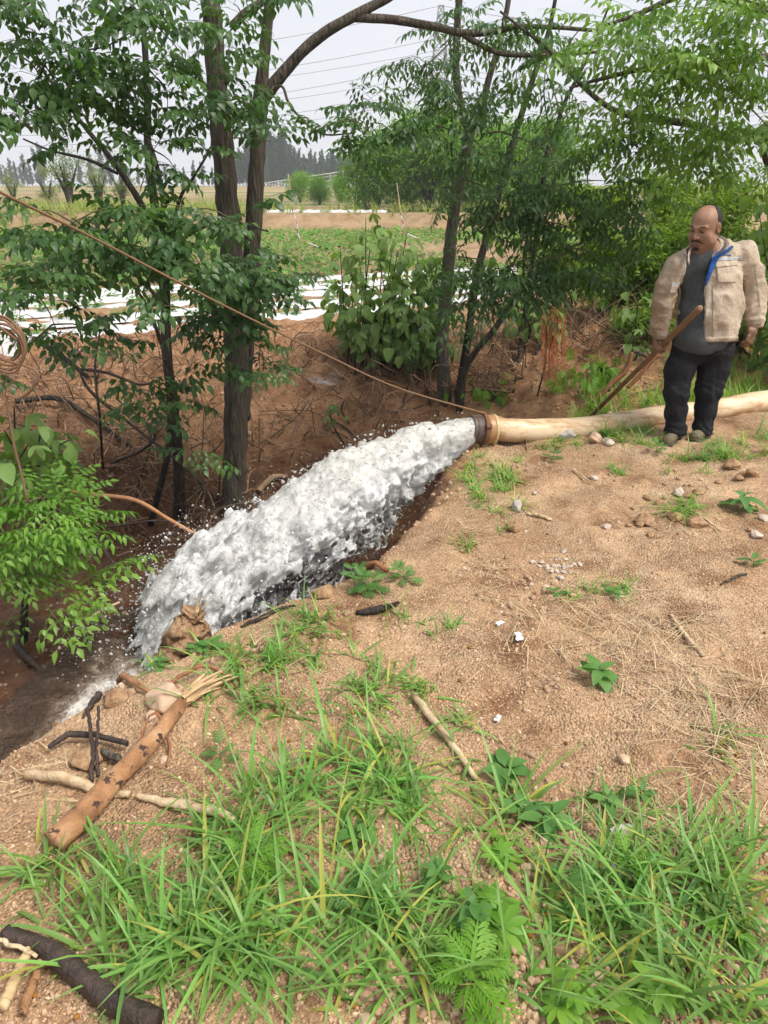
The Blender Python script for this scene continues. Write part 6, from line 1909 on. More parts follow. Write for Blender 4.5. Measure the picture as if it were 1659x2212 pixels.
for dx, dy, s, n, lb, k in ((800, 1285, .10, 16, "feathery weed on the brink beside the broken root", "feather"), (880, 1265, .085, 13, "feathery weed right of the taller one on the brink", "feather"), (775, 1255, .08, 10, "small feathery weed leaning over the water", "feather"), (545, 1900, .12, 12, "large feathery weed inside the left grass", "feather2"), (1010, 2170, .13, 16, "bright feathery weed at the bottom centre", "feather2"), (1240, 1925, .09, 9, "feathery weed in the grass right of centre", "feather"), (800, 1970, .09, 8, "feathery weed in the middle of the lower grass", "feather"), (480, 1650, .07, 8, "small feathery weed left of the upper grass", "feather"), (1510, 1000, .07, 10, "feathery weed before the man's shoes", "feather"), (1415, 992, .08, 8, "feathery weed left of the man's shoes", "feather"), (1190, 990, .08, 9, "feathery weed on the bare ground before the hose", "feather"), (1380, 1890, .08, 8, "feathery weed in the right-hand grass", "feather2")):
    weed(k, dx, dy, s, n, lb, .55, "feathery_weed", el_=(.0, .9), leaf_s=(.6, 1.0))

# ---- broad-leaved shrubs on the far bank
BL = [leafmesh(ovate(1, .72, 5, .22, .55, .40), M_MUL), leafmesh(ovate(1, .64, 5, .3, .35, .42), M_MUL)]
_m = lobed(1, [(0, 1), (.75, .78), (-.75, .78)]); BL.append(_m.mesh("leaf", M_MUL))
def broad_shrub(name, label, base, stems, n, size, seed, leaf=None):
    r = np.random.default_rng(seed)
    o = empty(name, tuple(base)); tag(o, label, "shrub")
    nodes = []
    for top in stems:
        b = base + A((r.normal(0, .12), r.normal(0, .10), 0)); b[2] = float(height(b[:1], b[1:2])[0]) - .02
        P = [b, b * .6 + top * .4 + r.normal(0, .05, 3), top]
        v, t, q = tube(P, [.011, .008, .004], 6, 20, rough=.1, seed=seed)
        MB().add(v, t, q).build("stem", M_BARK_D, o)
        cp_ = crom(A(P), 24); nodes += [(p, i / 23) for i, p in enumerate(cp_) if i > 6]
    for i in range(n):
        p, f = nodes[int(len(nodes) * r.random() ** .75)]
        az = r.uniform(0, 6.28); out = A((math.cos(az), math.sin(az), r.uniform(-.1, .5)))
        q = p + out * size * r.uniform(.3, 1.6)
        lf = obj("leaf", (leaf or BL)[int(r.integers(3))], o, tuple(q))
        s = size * r.uniform(.7, 1.2)
        lf.scale = (s, s, s); lf.rotation_euler = (r.normal(0, .4), r.uniform(.1, 1.1), az + r.normal(0, .5))
    return o
bs = gnd(800, 790)
broad_shrub("mulberry_shrub", "broad-leaved shrub on the far bank in front of the white plastic, left one", bs, [at(a, b, bs[1] + c) for a, b, c in ((770, 510, .2), (830, 490, .3), (880, 500, .3), (735, 540, .1), (790, 470, .4), (760, 560, .2), (800, 530, .3), (850, 520, .2), (740, 620, -.1), (880, 560, .3), (810, 600, -.1), (870, 630, 0), (780, 660, -.2), (730, 680, 0))], 300, .15, 31)
bs2 = gnd(905, 800)
broad_shrub("mulberry_shrub", "broad-leaved shrub just left of the slim grey trunk", bs2, [at(a, b, bs2[1] + c) for a, b, c in ((900, 540, .3), (930, 560, .3), (900, 620, 0), (880, 680, -.1), (940, 660, 0), (950, 600, .2))], 280, .15, 32)
bs2b = gnd(845, 800)
broad_shrub("mulberry_shrub", "broad-leaved shrub in the middle between the two others before the plastic", bs2b, [at(a, b, bs2b[1] + c) for a, b, c in ((820, 560, 0), (860, 540, .1), (900, 570, .1), (840, 640, -.2), (870, 600, -.1), (800, 690, -.2), (890, 700, -.2))], 230, .15, 42)
bs3 = gnd(1150, 760)
broad_shrub("mulberry_shrub", "pale broad-leaved shrub behind the leaning stems", bs3, [at(a, b, bs3[1] + c) for a, b, c in ((1080, 500, .8), (1130, 480, .8), (1180, 500, .8), (1230, 520, .6), (1110, 560, .6), (1200, 570, .5), (1050, 520, .8))], 270, .14, 33)
bs4 = gnd(1365, 770)
broad_shrub("mulberry_shrub", "small broad-leaved shrub left of the man", bs4, [at(a, b, bs4[1] + c) for a, b, c in ((1330, 650, 0), (1380, 640, 0), (1400, 690, -.1))], 44, .11, 34)
bs5 = A((4.0, 6.9, float(height(A([4.0]), A([6.9]))[0])))
broad_shrub("creeper_shrub", "dark broad-leaved creeper at the right edge behind the man", bs5, [at(a, b, 6.9 + c) for a, b, c in ((1640, 460, 0), (1660, 540, 0), (1630, 600, -.1), (1650, 660, 0), (1690, 500, 0), (1620, 520, .3), (1655, 420, .2))], 260, .14, 35)
bs6 = gnd(80, 1010)
broad_shrub("lobed_leaf_shrub", "dark broad-leaved shrub above the fresh sapling at the left", bs6, [at(a, b, 4.4 + c) for a, b, c in ((30, 880, 0), (90, 920, 0), (150, 950, -.1), (60, 960, -.2), (130, 1000, -.2), (10, 930, 0), (40, 1010, -.2), (100, 1030, -.3))], 150, .15, 36)
bs7 = gnd(735, 905)
broad_shrub("bank_seedling", "small wilted seedling on the steep reddish bank", bs7, [bs7 + A((.05, -.1, .22)), bs7 + A((-.1, -.1, .18))], 14, .08, 37)
bs8 = gnd(1270, 830)
LFW = [feather(1, 21).mesh("leaf", M_WEED2)] * 3
broad_shrub("fern_leaf_shrub", "light green ferny sapling between the roots and the spade", bs8, [at(a, b, bs8[1]) for a, b in ((1250, 770), (1290, 790), (1310, 780), (1270, 800), (1330, 790))], 60, .15, 38, LFW)
bs9 = gnd(1075, 860)
broad_shrub("fern_leaf_shrub", "low green ferny growth beside the hose mouth", bs9, [at(a, b, bs9[1] + .1) for a, b in ((1060, 800), (1110, 820), (1040, 840), (990, 850), (1150, 810))], 46, .13, 39, LFW)

# ---- fine-leaved thicket behind the man: separate bushes
def fine_bush(label, c, rad, n, seed, leaf, L=.075, W=.024, base=None):
    c = A(c); base = base if base is not None else A((c[0], c[1], float(height(c[:1], c[1:2])[0])))
    o = empty("thicket_bush", tuple(base)); tag(o, label, "bush", "thicket behind the man")
    r = np.random.default_rng(seed)
    bl = []
    for i in range(14):
        d = r.normal(size=3); d /= np.linalg.norm(d); d *= r.random() ** .5
        s_ = r.uniform(.25, .45)
        bl.append((*(c + d * A(rad) * .8), rad[0] * s_, rad[1] * s_, rad[2] * s_))
    m = leafcloud(seed, bl, n, L, W, hang=.2, hollow=.42)
    tag(m.build("foliage", leaf, o), kind="stuff")
    for k in range(7):
        b = bl[k]; e = A(b[:3])
        p0 = base + A((r.normal(0, .12), r.normal(0, .1), -.03))
        v, t, q = tube([p0, p0 * .5 + e * .5 + r.normal(0, .08, 3), e], [.014, .009, .004], 5, 14)
        MB().add(v, t, q).build("stem", M_BARK_D, o)
for i, (dx, dy, Y, rx, ry, n, lb) in enumerate(((1420, 560, 8.2, 110, 110, 9000, "yellow-green fine-leaved bush left of the man's head"), (1530, 480, 8.6, 110, 110, 8000, "tall fine-leaved bush behind the man's head"), (1310, 590, 8.4, 95, 100, 8000, "fine-leaved bush between the leaning stems and the man"), (1620, 560, 8.0, 70, 150, 6000, "fine-leaved bush behind the man's shoulder at the edge"), (1400, 690, 7.7, 100, 70, 5000, "dark twiggy bush low down left of the man"), (1230, 560, 9.2, 90, 80, 6000, "fine-leaved bush far behind the leaning stems"), (1440, 440, 9.5, 120, 80, 7000, "loose bush showing above the thicket"), (1300, 440, 10.5, 110, 70, 6000, "pale bush farther back right of the orchard"), (1600, 700, 7.4, 70, 60, 3000, "low green bush behind the man's arm"))):
    p, rad = el(dx, dy, Y, rx, ry, .5)
    fine_bush(lb, p, rad, n, 600 + i, M_FINE)

# ---- dead brush
M_DEAD = simple("dead_twig", (.07, .045, .032), (.18, .12, .08), 12, .85, 0, colattr=True)
M_WETBR = simple("wet_black_branch", (.018, .013, .011), (.075, .048, .036), 22, .55, 1.0, 60, .012, .4)
def tangle(name, label, spots, seed, tint=1.0):
    r = np.random.default_rng(seed); m = MB()
    for dx, dy, rx, ry, n, l in spots:
        for p in gnd_many(dx + rx * r.uniform(-1, 1, n), dy + ry * r.uniform(-1, 1, n)):
            az = r.uniform(0, 6.28); e = abs(r.normal(.35, .45))
            d = A((math.cos(az) * math.cos(e), math.sin(az) * math.cos(e), math.sin(e)))
            L_ = l * r.uniform(.4, 1.3)
            mid = p + d * L_ * .5 + r.normal(0, .07 * L_ * 2, 3) + A((0, 0, .04)); end = p + d * L_ + r.normal(0, .12, 3) - A((0, 0, .15 * L_))
            v, t, q = tube([p, mid, end], [.007 * r.uniform(.5, 1.6), .0048, .0022], 3, 8, False)
            c = r.uniform(.5, 3.2) * tint
            m.add(v, t, q, (c, c * .97, c * .93, 1))
            if r.random() < .5:
                e2 = mid + r.normal(0, .2, 3)
                v, t, q = tube([mid, (mid + e2) / 2 + r.normal(0, .03, 3), e2], [.004, .003, .0018], 3, 6, False); m.add(v, t, q, (c, c, c, 1))
    tag(m.build(name, M_DEAD), label, "brush", kind="stuff")
tangle("brush", "tangle of dead brown twigs on the ditch slopes", [(230, 880, 230, 130, 230, .5), (250, 1030, 220, 100, 170, .5), (120, 800, 130, 50, 60, .4), (600, 900, 120, 90, 36, .45), (700, 960, 120, 60, 26, .45), (850, 850, 120, 60, 70, .55), (1060, 800, 90, 60, 60, .6), (1180, 760, 120, 60, 50, .6), (1320, 720, 90, 50, 60, .6), (640, 800, 60, 60, 30, .4), (420, 1150, 80, 40, 24, .4), (150, 1250, 120, 60, 20, .35), (820, 900, 60, 30, 30, .5)], 41)
# leaf litter on the far bank top
def samp_lit(r_, n):
    x = r_.uniform(-4.2, 3.6, n); y = 9.0 - 3.4 * r_.random(n) ** 1.6
    return np.stack([x, y, 0 * x], 1)
r = np.random.default_rng(43)
P = onz(samp_lit(r, 9000), .006)
bvq, bqq = leaf_strip(1, .4, 2, .3, .3)
an = r.uniform(0, 6.28, len(P)); tl = r.normal(0, .35, len(P))
ca, sa = np.cos(an), np.sin(an); cb_, sb_ = np.cos(tl), np.sin(tl)
R_ = np.stack([np.stack([ca * cb_, -sa, ca * sb_], 1), np.stack([sa * cb_, ca, sa * sb_], 1), np.stack([-sb_, 0 * sb_, cb_], 1)], 1)
m = MB()
scatter(m, bvq, None, P, r.uniform(.02, .06, len(P)), R_, A((.7, .6, .5, 1.0)) * r.uniform(.3, 1.05, (len(P), 1)) + A((0, 0, 0, .7)), bqq)
tag(m.build("leaf_litter", M_STRAW), "brown dead leaves littering the top of the far bank", "leaf litter", kind="stuff")

# single branches one can follow, each its own thing
def branch(name, label, pts, rad, mat, sides=8, wob=.0, cat="branch", n=30, twigs=0, seed=0, group=None, rough=.12):
    P = A(pts); o = empty(name, tuple(P[0])); tag(o, label, cat, group)
    V, T_, Q_ = tube(P, rad, sides, n, rough=rough, seed=seed, wob=wob)
    MB().add(V, T_, Q_).build("shaft", mat, o)
    r = np.random.default_rng(seed + 5)
    S = crom(P, 30)
    for k in range(twigs):
        i = int(r.integers(6, 28)); e = S[i] + r.normal(0, .16, 3) + (S[i] - S[i - 3]) * 1.5
        V, T_, Q_ = tube([S[i], (S[i] + e) / 2 + r.normal(0, .02, 3), e], [.006, .004, .002], 5, 8)
        MB().add(V, T_, Q_).build("side_twig", mat, o)
    return o
YL = 5.3
branch("dead_branch", "long dark dead branch slanting down in front of the left slope", dl([(240, 1000, 5.6), (310, 970, 5.5), (330, 930, 5.5), (250, 860, 5.6)], YL), [.014, .012, .010, .007], M_WETBR, twigs=3, seed=3)
branch("dead_branch", "black forked branch arching over the left slope", dl([(170, 800, 5.8), (200, 850, 5.7), (300, 930, 5.6), (400, 1010, 5.5), (460, 1070, 5.4)], YL), [.010, .014, .012, .010, .006], M_WETBR, twigs=4, seed=4)
branch("dead_branch", "black branch rising to the right from the dark fork", dl([(172, 797, 5.8), (230, 805, 5.8), (300, 830, 5.8), (345, 822, 5.8)], YL), [.012, .012, .01, .006], M_WETBR, twigs=2, seed=5)
branch("dead_branch", "grey fallen limb lying across the upper left slope", [gnd(40, 893) + A((0, 0, .12)), gnd(130, 890) + A((0, 0, .10)), gnd(200, 920) + A((0, 0, .08)), gnd(285, 970) + A((0, 0, .06))], [.03, .028, .024, .014], M_BARK_D, twigs=3, seed=6)
branch("dead_branch", "dark broken log end leaning at the upper left", dl([(80, 735, 5.9), (140, 775, 5.8), (190, 815, 5.7)], YL), [.024, .022, .016], M_BARK_D, seed=7)
branch("dead_branch", "thin wet branch crossing low in the ditch", dl([(200, 1140, 4.9), (260, 1135, 4.85), (330, 1125, 4.8), (400, 1128, 4.8)], YL), [.009, .009, .008, .005], M_WETBR, seed=8)
branch("dead_branch", "reddish thin branch hanging down towards the landing water", dl([(200, 1140, 4.9), (240, 1210, 4.7), (290, 1250, 4.6), (320, 1280, 4.5)], YL), [.008, .007, .006, .003], M_WETBR, twigs=3, seed=9)
branch("bare_branch", "peeled orange-brown branch curving into the jet", dl([(150, 1060, 5.0), (190, 1068, 4.95), (290, 1080, 4.9), (370, 1125, 4.8), (440, 1160, 4.75), (525, 1172, 4.7)], YL), [.012, .016, .017, .015, .013, .009], simple("peeled_branch", (.36, .16, .07), (.50, .27, .14), 14, .55, .4, 50, .003), n=44, seed=10)
branch("bare_sapling", "thin leafless grey sapling standing on the left slope", [gnd(222, 1010)] + dl([(215, 900), (205, 800), (215, 720)], 5.7), [.013, .012, .01, .006], M_BARK, seed=11, twigs=3, cat="sapling")
branch("dead_branch", "dark branch lying in the muddy water at the left edge", [gnd(40, 1410) + A((0, 0, .04)), gnd(60, 1430) + A((0, 0, .05)), gnd(85, 1445) + A((0, 0, .03))], [.028, .024, .015], M_WETBR, seed=12)
branch("dead_branch", "split pale stick lying on the wet ditch floor", [gnd(195, 1345) + A((0, 0, .03)), gnd(225, 1330) + A((0, 0, .04)), gnd(262, 1318) + A((0, 0, .03))], [.010, .014, .008], simple("pale_split_wood", (.42, .30, .18), (.6, .47, .32), 20, .8, .4, 80, .003), seed=13)
branch("dead_branch", "broken pale log half buried at the foot of the far bank", [gnd(560, 1075) + A((0, 0, .04)), gnd(590, 1050) + A((0, 0, .06)), gnd(620, 1030) + A((0, 0, .04))], [.03, .032, .02], simple("weathered_log", (.22, .14, .08), (.36, .26, .16), 12, .85, .5, 50, .004), seed=14)
branch("dead_branch", "dry root end on the reddish bank", [gnd(720, 915) + A((0, 0, .02)), gnd(745, 930) + A((0, 0, .02)), gnd(770, 950) + A((0, 0, .02))], [.008, .010, .006], M_BARK, seed=15)
for k, (x0_, y0_, x1_, y1_) in enumerate(((410, 1110, 440, 900), (470, 1090, 460, 960), (540, 1100, 560, 900), (300, 1060, 330, 880), (560, 960, 660, 880), (930, 880, 880, 760), (1060, 870, 1090, 700), (1160, 860, 1180, 700), (830, 870, 790, 720), (870, 880, 900, 700))):
    b = gnd(x0_, y0_)
    branch("upright_twig", ["thin upright twig beside the dark young tree", "thin upright twig between the dark tree and the big trunk", "thin twig just right of the big trunk", "thin twig left of the dark young tree", "thin twig leaning on the reddish bank", "bare stem left of the slim grey trunk", "bare stem right of the hose mouth", "bare stem before the orange roots", "bare stem under the left broad-leaved shrub", "bare stem under the middle broad-leaved shrub"][k], [b, (b + at(x1_, y1_, b[1] + .1)) / 2 + A((.04, 0, 0)), at(x1_, y1_, b[1] + .1)], [.009, .007, .004], M_BARK_D if k % 2 else M_TWIG, twigs=2, seed=60 + k, cat="twig")
# orange roots hanging from the bank
r = np.random.default_rng(71); m = MB()
M_ROOT = simple("orange_root", (.42, .12, .035), (.55, .20, .07), 20, .7, 0)
for k in range(46):
    x_ = 1190 + r.normal(0, 17); p = at(x_ + r.normal(0, 5), 668 + r.uniform(-10, 30), 7.1 + r.normal(0, .05)); e = at(x_ + r.normal(0, 6), 815 + r.uniform(-40, 20), 6.95 + r.normal(0, .05))
    v, t, q = tube([p, (p + e) / 2 + r.normal(0, .02, 3), e], [.003, .003, .0018], 3, 6, False); m.add(v, t, q)
tag(m.build("hanging_roots", M_ROOT), "curtain of thin orange roots hanging on the bank", "roots", kind="stuff")
# ------------------------------------------------------------------ wood, stones, rope and small things
def g0(dx, dy, dz=0.0):
    p = gz(float(dx), float(dy), 0.0); p = onz(p[None])[0]; p[2] += dz; return p
def log_mat():
    m, nt, b = newmat("peeling_log_bark")
    v = objc(nt)
    c = ramp(nt, noise(nt, N(nt, "ShaderNodeMapping", {'Vector': v, 'Scale': (1, 1, 1)}).outputs[0], 9, 6, .65), [(.3, (.20, .088, .036)), (.5, (.40, .20, .088)), (.7, (.56, .34, .18))])
    fl = ramp(nt, noise(nt, v, 26, 5, .65), [(.585, (0, 0, 0)), (.615, (1, 1, 1))])
    c = mixc(nt, fl, c, (.055, .028, .022))
    nt.links.new(c, b.inputs['Base Color']); b.inputs['Roughness'].default_value = .62
    bump(nt, b, noise(nt, v, 45, 6, .75), 1.0, .014)
    return m
M_LOG = log_mat()
M_PALEW = simple("dry_pale_wood", (.36, .24, .13), (.66, .53, .35), 26, .85, .9, 70, .010)
M_FIBRE = simple("splintered_wood", (.40, .25, .12), (.58, .43, .25), 30, .8, .4, 90, .003)
M_REDR = simple("red_brown_root", (.20, .075, .035), (.32, .15, .075), 20, .7, .4, 60, .003)

lg = [g0(400, 1552, .025), g0(372, 1590, .03), g0(330, 1642, .032), g0(240, 1735, .036), g0(165, 1812, .036), g0(122, 1850, .034)]
_la, _lb = lg[0], lg[-1]
_clr = max(p[2] - (_la[2] + (_lb[2] - _la[2]) * np.linalg.norm(p[:2] - _la[:2]) / np.linalg.norm(_lb[:2] - _la[:2])) for p in lg)
for p in lg: p[2] = _la[2] + (_lb[2] - _la[2]) * np.linalg.norm(p[:2] - _la[:2]) / np.linalg.norm(_lb[:2] - _la[:2]) + .6 * _clr + .006
o = branch("log", "thick orange-brown log with flaking bark lying on the near bank", lg, [.022, .027, .030, .034, .036, .037], M_LOG, 20, cat="log", n=80, seed=80, rough=.16)
r = np.random.default_rng(81)
for k in range(16):
    a = lg[0] + r.normal(0, .014, 3); e = a + (lg[0] - lg[2]) * r.uniform(.25, .75) + A((.10, .02, .0)) * r.uniform(.3, 1.2) + r.normal(0, .018, 3); e[2] = max(e[2], a[2] - .02)
    v, t, q = tube([a, (a + e) / 2 + A((0, 0, .01)), e], [.009, .007, .002], 5, 7)
    MB().add(v, t, q).build("splinter", M_FIBRE, o, smooth=False)
v, t, q = tube([g0(330, 1602, .10), g0(352, 1598, .095), g0(368, 1622, .03), g0(362, 1660, .01)], [.004, .005, .005, .003], 6, 16, rough=.2, seed=3); MB().add(v, t, q).build("bark_strip", M_REDR, o)
v, t, q = tube([g0(330, 1600, .09), g0(300, 1640, .04), g0(275, 1668, .02)], [.004, .005, .003], 6, 12, rough=.2, seed=4); MB().add(v, t, q).build("bark_strip", M_REDR, o)

sticks = [("pale stick behind the log near the muddy water", [(60, 1692, .03), (140, 1704, .03), (215, 1720, .02), (285, 1733, .02)], [.016, .019, .016, .012], M_PALEW),
          ("split pale stick lying right of the log", [(296, 1732, .015), (370, 1748, .02), (450, 1766, .02), (512, 1784, .012)], [.011, .016, .017, .012], M_PALEW),
          ("bent pale stick in the upper grass", [(893, 1512, .02), (920, 1555, .02), (960, 1610, .02), (1000, 1660, .015), (1030, 1690, .01)], [.013, .015, .013, .012, .008], M_PALEW),
          ("straight pale stick among straw on the bare soil", [(1449, 1336, .012), (1480, 1380, .014), (1520, 1424, .012)], [.007, .010, .009], M_PALEW),
          ("grey twig at the right edge above the straw", [(1556, 1270, .01), (1590, 1258, .012), (1612, 1246, .01)], [.005, .008, .006], M_BARK),
          ("small pale stick near the gravel heap", [(1140, 1108, .01), (1165, 1112, .015), (1192, 1116, .01)], [.008, .012, .010], M_PALEW),
          ("dry corn stalk on the clods right of centre", [(1475, 1105, .02), (1530, 1140, .02), (1560, 1165, .02)], [.006, .007, .004], M_PALEW),
          ("dry stalk before the hose", [(1235, 1028, .02), (1260, 1040, .02), (1290, 1055, .015)], [.006, .006, .003], M_PALEW),
          ("reddish root stub poking from the brink over the water", [(838, 1243, .02), (800, 1225, .05), (768, 1210, .05)], [.018, .020, .012], M_REDR),
          ("dark bark slab below the feathery weeds", [(770, 1345, .012), (810, 1335, .02), (862, 1316, .015)], [.012, .018, .008], M_BARK_D),
          ("dark root lying along the brink under the grass", [(520, 1352, .0), (555, 1340, .012), (600, 1326, .01), (640, 1318, .0)], [.008, .012, .011, .006], M_BARK_D),
          ("crooked brown root at the top of the mound", [(247, 1440, .03), (262, 1470, .03), (290, 1495, .03), (330, 1528, .02)], [.010, .014, .014, .010], M_LOG),
          ("thin red root curving over the mound", [(370, 1512, .02), (405, 1492, .04), (445, 1470, .04), (490, 1486, .02), (540, 1492, .015)], [.010, .011, .010, .008, .006], M_REDR),
          ("black wet stick crossing towards the muddy water", [(112, 1640, .04), (150, 1612, .05), (205, 1606, .04), (278, 1624, .03)], [.012, .016, .015, .014], M_WETBR),
          ("thin black stick standing against the wet one", [(200, 1582, .10), (206, 1640, .06), (200, 1702, .02)], [.009, .010, .009], M_WETBR),
          ("second thin black stick beside the standing one", [(222, 1570, .09), (217, 1630, .06), (213, 1690, .02)], [.007, .008, .008], M_WETBR),
          ("short grey stick under the black sticks", [(225, 1640, .03), (255, 1658, .03), (288, 1682, .02)], [.012, .013, .010], M_BARK),
          ("black root sticking out of the mound over the stream", [(218, 1510, .03), (185, 1545, .0), (145, 1588, -.06)], [.018, .014, .005], M_WETBR),
          ("black shiny log in the lower left corner", [(20, 2048, .03), (110, 2078, .04), (180, 2130, .04), (250, 2185, .04), (340, 2230, .04)], [.030, .036, .040, .042, .042], M_WETBR),
          ("pale splintered board at the lower left corner", [(72, 2075, .03), (40, 2140, .03), (15, 2205, .03)], [.012, .015, .014], M_FIBRE),
          ("brown split branch beside the pale board", [(95, 2095, .035), (75, 2150, .035), (55, 2215, .03)], [.010, .012, .012], M_LOG),
          ("thin pale twig crossing the corner wood", [(-10, 2055, .04), (40, 2085, .05), (90, 2095, .045)], [.006, .006, .005], M_PALEW)]
for k, (lb, pts, rad, mat) in enumerate(sticks):
    thin = .68 if mat in (M_REDR, M_WETBR) else .85 if mat is M_LOG else .9
    branch("stick", lb, [g0(*p) for p in pts], list(A(rad) * thin), mat, 10, cat="stick", n=34, seed=90 + k, rough=.20 if mat is M_WETBR else .13, wob=.004)
# fork of dug-out roots behind the spade
fk = empty("forked_root", tuple(gnd(1280, 872))); tag(fk, "dug-out forked root leaning beside the spade behind the hose", "root")
Y5 = gnd(1280, 875)[1]
for P, R_ in (([(1278, 872), (1320, 830), (1352, 798), (1366, 760)], [.02, .024, .022, .02]), ([(1366, 758), (1380, 762), (1402, 772), (1418, 770)], [.02, .016, .012, .008]), ([(1355, 838), (1385, 808), (1412, 775), (1424, 765)], [.016, .018, .02, .012]), ([(1352, 798), (1375, 802), (1410, 800)], [.008, .006, .003]), ([(1412, 775), (1430, 772), (1448, 775)], [.006, .004, .002])):
    v, t, q = tube(dl(P, Y5), R_, 9, 22, rough=.25, seed=int(P[0][0])); MB().add(v, t, q).build("root_arm", M_REDR if P[0][0] < 1360 else M_BARK, fk)
branch("curved_root", "thin curved root on the soil behind the hose", [gnd(1345, 866) + A((0, 0, .02)), gnd(1375, 852) + A((0, 0, .04)), gnd(1420, 842) + A((0, 0, .03)), gnd(1440, 850) + A((0, 0, .02))], [.006, .007, .006, .003], M_BARK, seed=140, cat="root")

# stones
def stone(lb, dx, dy, s, mat, seed, sq=(1, .9, .65), p=None, name="stone"):
    r = np.random.default_rng(seed)
    v, t = ico(3)
    d = 1 + .22 * fbm(v[:, 0] * 1.3 + seed, v[:, 1] * 1.3, v[:, 2] * 1.3, oct=2, seed=seed) + .06 * fbm(v[:, 0] * 5, v[:, 1] * 5, v[:, 2] * 5, oct=3, seed=seed)
    for _ in range(5):                     # broken facets
        nrm = r.normal(size=3); nrm /= np.linalg.norm(nrm); k = v @ nrm
        d = np.where(k > .55, np.minimum(d, .72 / np.maximum(k, .01)), d)
    v = v * d[:, None] * s * A(sq) @ rotz(r.uniform(0, 6.28)).T
    p = g0(dx, dy) if p is None else p
    p = p + A((0, 0, s * sq[2] * .55))
    o = MB().add(v, t).build(name, mat, None, loc=tuple(p)); tag(o, lb, "stone" if name == "stone" else "clod")
    return o
M_ST_T = simple("tan_stone", (.46, .29, .18), (.60, .45, .33), 22, .85, .6, 60, .006)
M_ST_W = simple("pale_stone", (.38, .30, .23), (.52, .45, .38), 25, .8, .5, 60, .005)
M_ST_G = simple("grey_stone", (.33, .30, .27), (.46, .42, .38), 25, .85, .5, 60, .005)
M_CLOD = simple("soil_clod", (.25, .135, .068), (.50, .33, .19), 38, .95, 1.0, 90, .014)
stone("squarish tan rock at the broken end of the log", 362, 1545, .062, M_ST_T, 1, (1.1, .95, .8))
stone("pale rounded stone on the clods right of centre", 1465, 1072, .045, M_ST_W, 2, (1.2, .8, .6))
stone("white stone left of the pale rounded one", 1310, 1142, .030, M_ST_W, 3)
stone("small white stone below the hose", 1283, 1040, .028, M_ST_W, 4)
stone("white chip in front of the tan rock by the hose", 1312, 968, .048, M_ST_W, 5, (1.1, .8, .7))
stone("tan rock lying against the hose left of the man", 1283, 958, .062, M_ST_T, 6, (1.2, .8, .75))
stone("grey rock pressed against the hose", 1225, 950, .062, M_ST_G, 7, (1.3, .8, .8))
stone("grey speckled stone beside the grass on the brink", 1116, 1100, .042, M_ST_G, 8, (.8, .7, 1.0))
stone("small white stone near the left of the bare ground", 1155, 1065, .018, M_ST_W, 9)
stone("white stone at the right edge of the picture", 1645, 1135, .036, M_ST_W, 10)
stone("pale stone just below its neighbour at the right edge", 1632, 1168, .034, M_ST_W, 11)
stone("brown clod on the bare ground below the pale stone", 1390, 1130, .058, M_CLOD, 12, name="clod")
stone("brown clod right of the larger clod", 1455, 1125, .048, M_CLOD, 13, name="clod")
stone("brown clod under the dry corn stalk", 1505, 1142, .055, M_CLOD, 14, name="clod")
stone("clod beside the stick at the left of the bare ground", 1110, 1135, .055, M_CLOD, 15, name="clod")
stone("round clod at the foot of the right-hand grass", 1575, 1025, .06, M_CLOD, 16, name="clod")
stone("flat clod near the right edge", 1620, 1050, .05, M_CLOD, 17, name="clod")
stone("clod on the brink below the feathery weed", 700, 1300, .05, M_CLOD, 18, name="clod")
stone("small tan stone left of the squarish rock", 330, 1565, .026, M_ST_T, 19)
stone("clod crumbling on the mound above the stream", 255, 1520, .05, M_CLOD, 20, name="clod")
stone("lump of mud under the black sticks", 190, 1655, .055, M_CLOD, 21, name="clod")
stone("tan stone chip below the bean seedling", 1350, 1640, .022, M_ST_T, 22)
r = np.random.default_rng(150)
for k in range(34):
    dx, dy = 1200 + r.normal(0, 24), 1228 + r.normal(0, 12)
    o = stone("pale pebble in the small heap on the bare soil", dx, dy, r.uniform(.008, .017), M_ST_W, 200 + k); o["group"] = "pebbles in the small heap"
for k in range(30):
    dx, dy = r.uniform(1350, 1640), 1090 + r.uniform(-60, 90)
    o = stone("loose brown clod among the turned soil at the right", dx, dy, r.uniform(.012, .034), M_CLOD, 300 + k, name="clod"); o["group"] = "loose clods in the turned soil"
# muddy stump in the landing water
mp0 = gz(402, 1345, -.35)
st = MB(); v, t, q = tube([mp0 + A((-.03, .0, -.75)), mp0 + A((-.03, -.01, -.3)), mp0 + A((.0, .01, -.06)), mp0 + A((.05, .04, .05))], [.17, .15, .085, .035], 34, 70, rough=.35, rscale=10, seed=5)
dsp = np.stack([fbm(v[:, 0] * 22 + k * 9, v[:, 1] * 22, v[:, 2] * 22, oct=4, seed=400 + k, gain=.6) for k in range(3)], 1)
st.add(v + .028 * dsp, t, q)
stp = empty("muddy_stump", tuple(mp0 + A((-.03, 0, -.75)))); tag(stp, "mud-coated broken stump standing in the landing water", "stump"); st.build("stump_body", M_CLOD, stp)
for k in range(7):
    a = mp0 + A((.05, .03, .03)) + r.normal(0, .02, 3); v, t, q = tube([a, a + A((.03, .02, .05)) + r.normal(0, .03, 3)], [.007, .002], 4, 3); MB().add(v, t, q).build("splinter", M_FIBRE, stp, smooth=False)
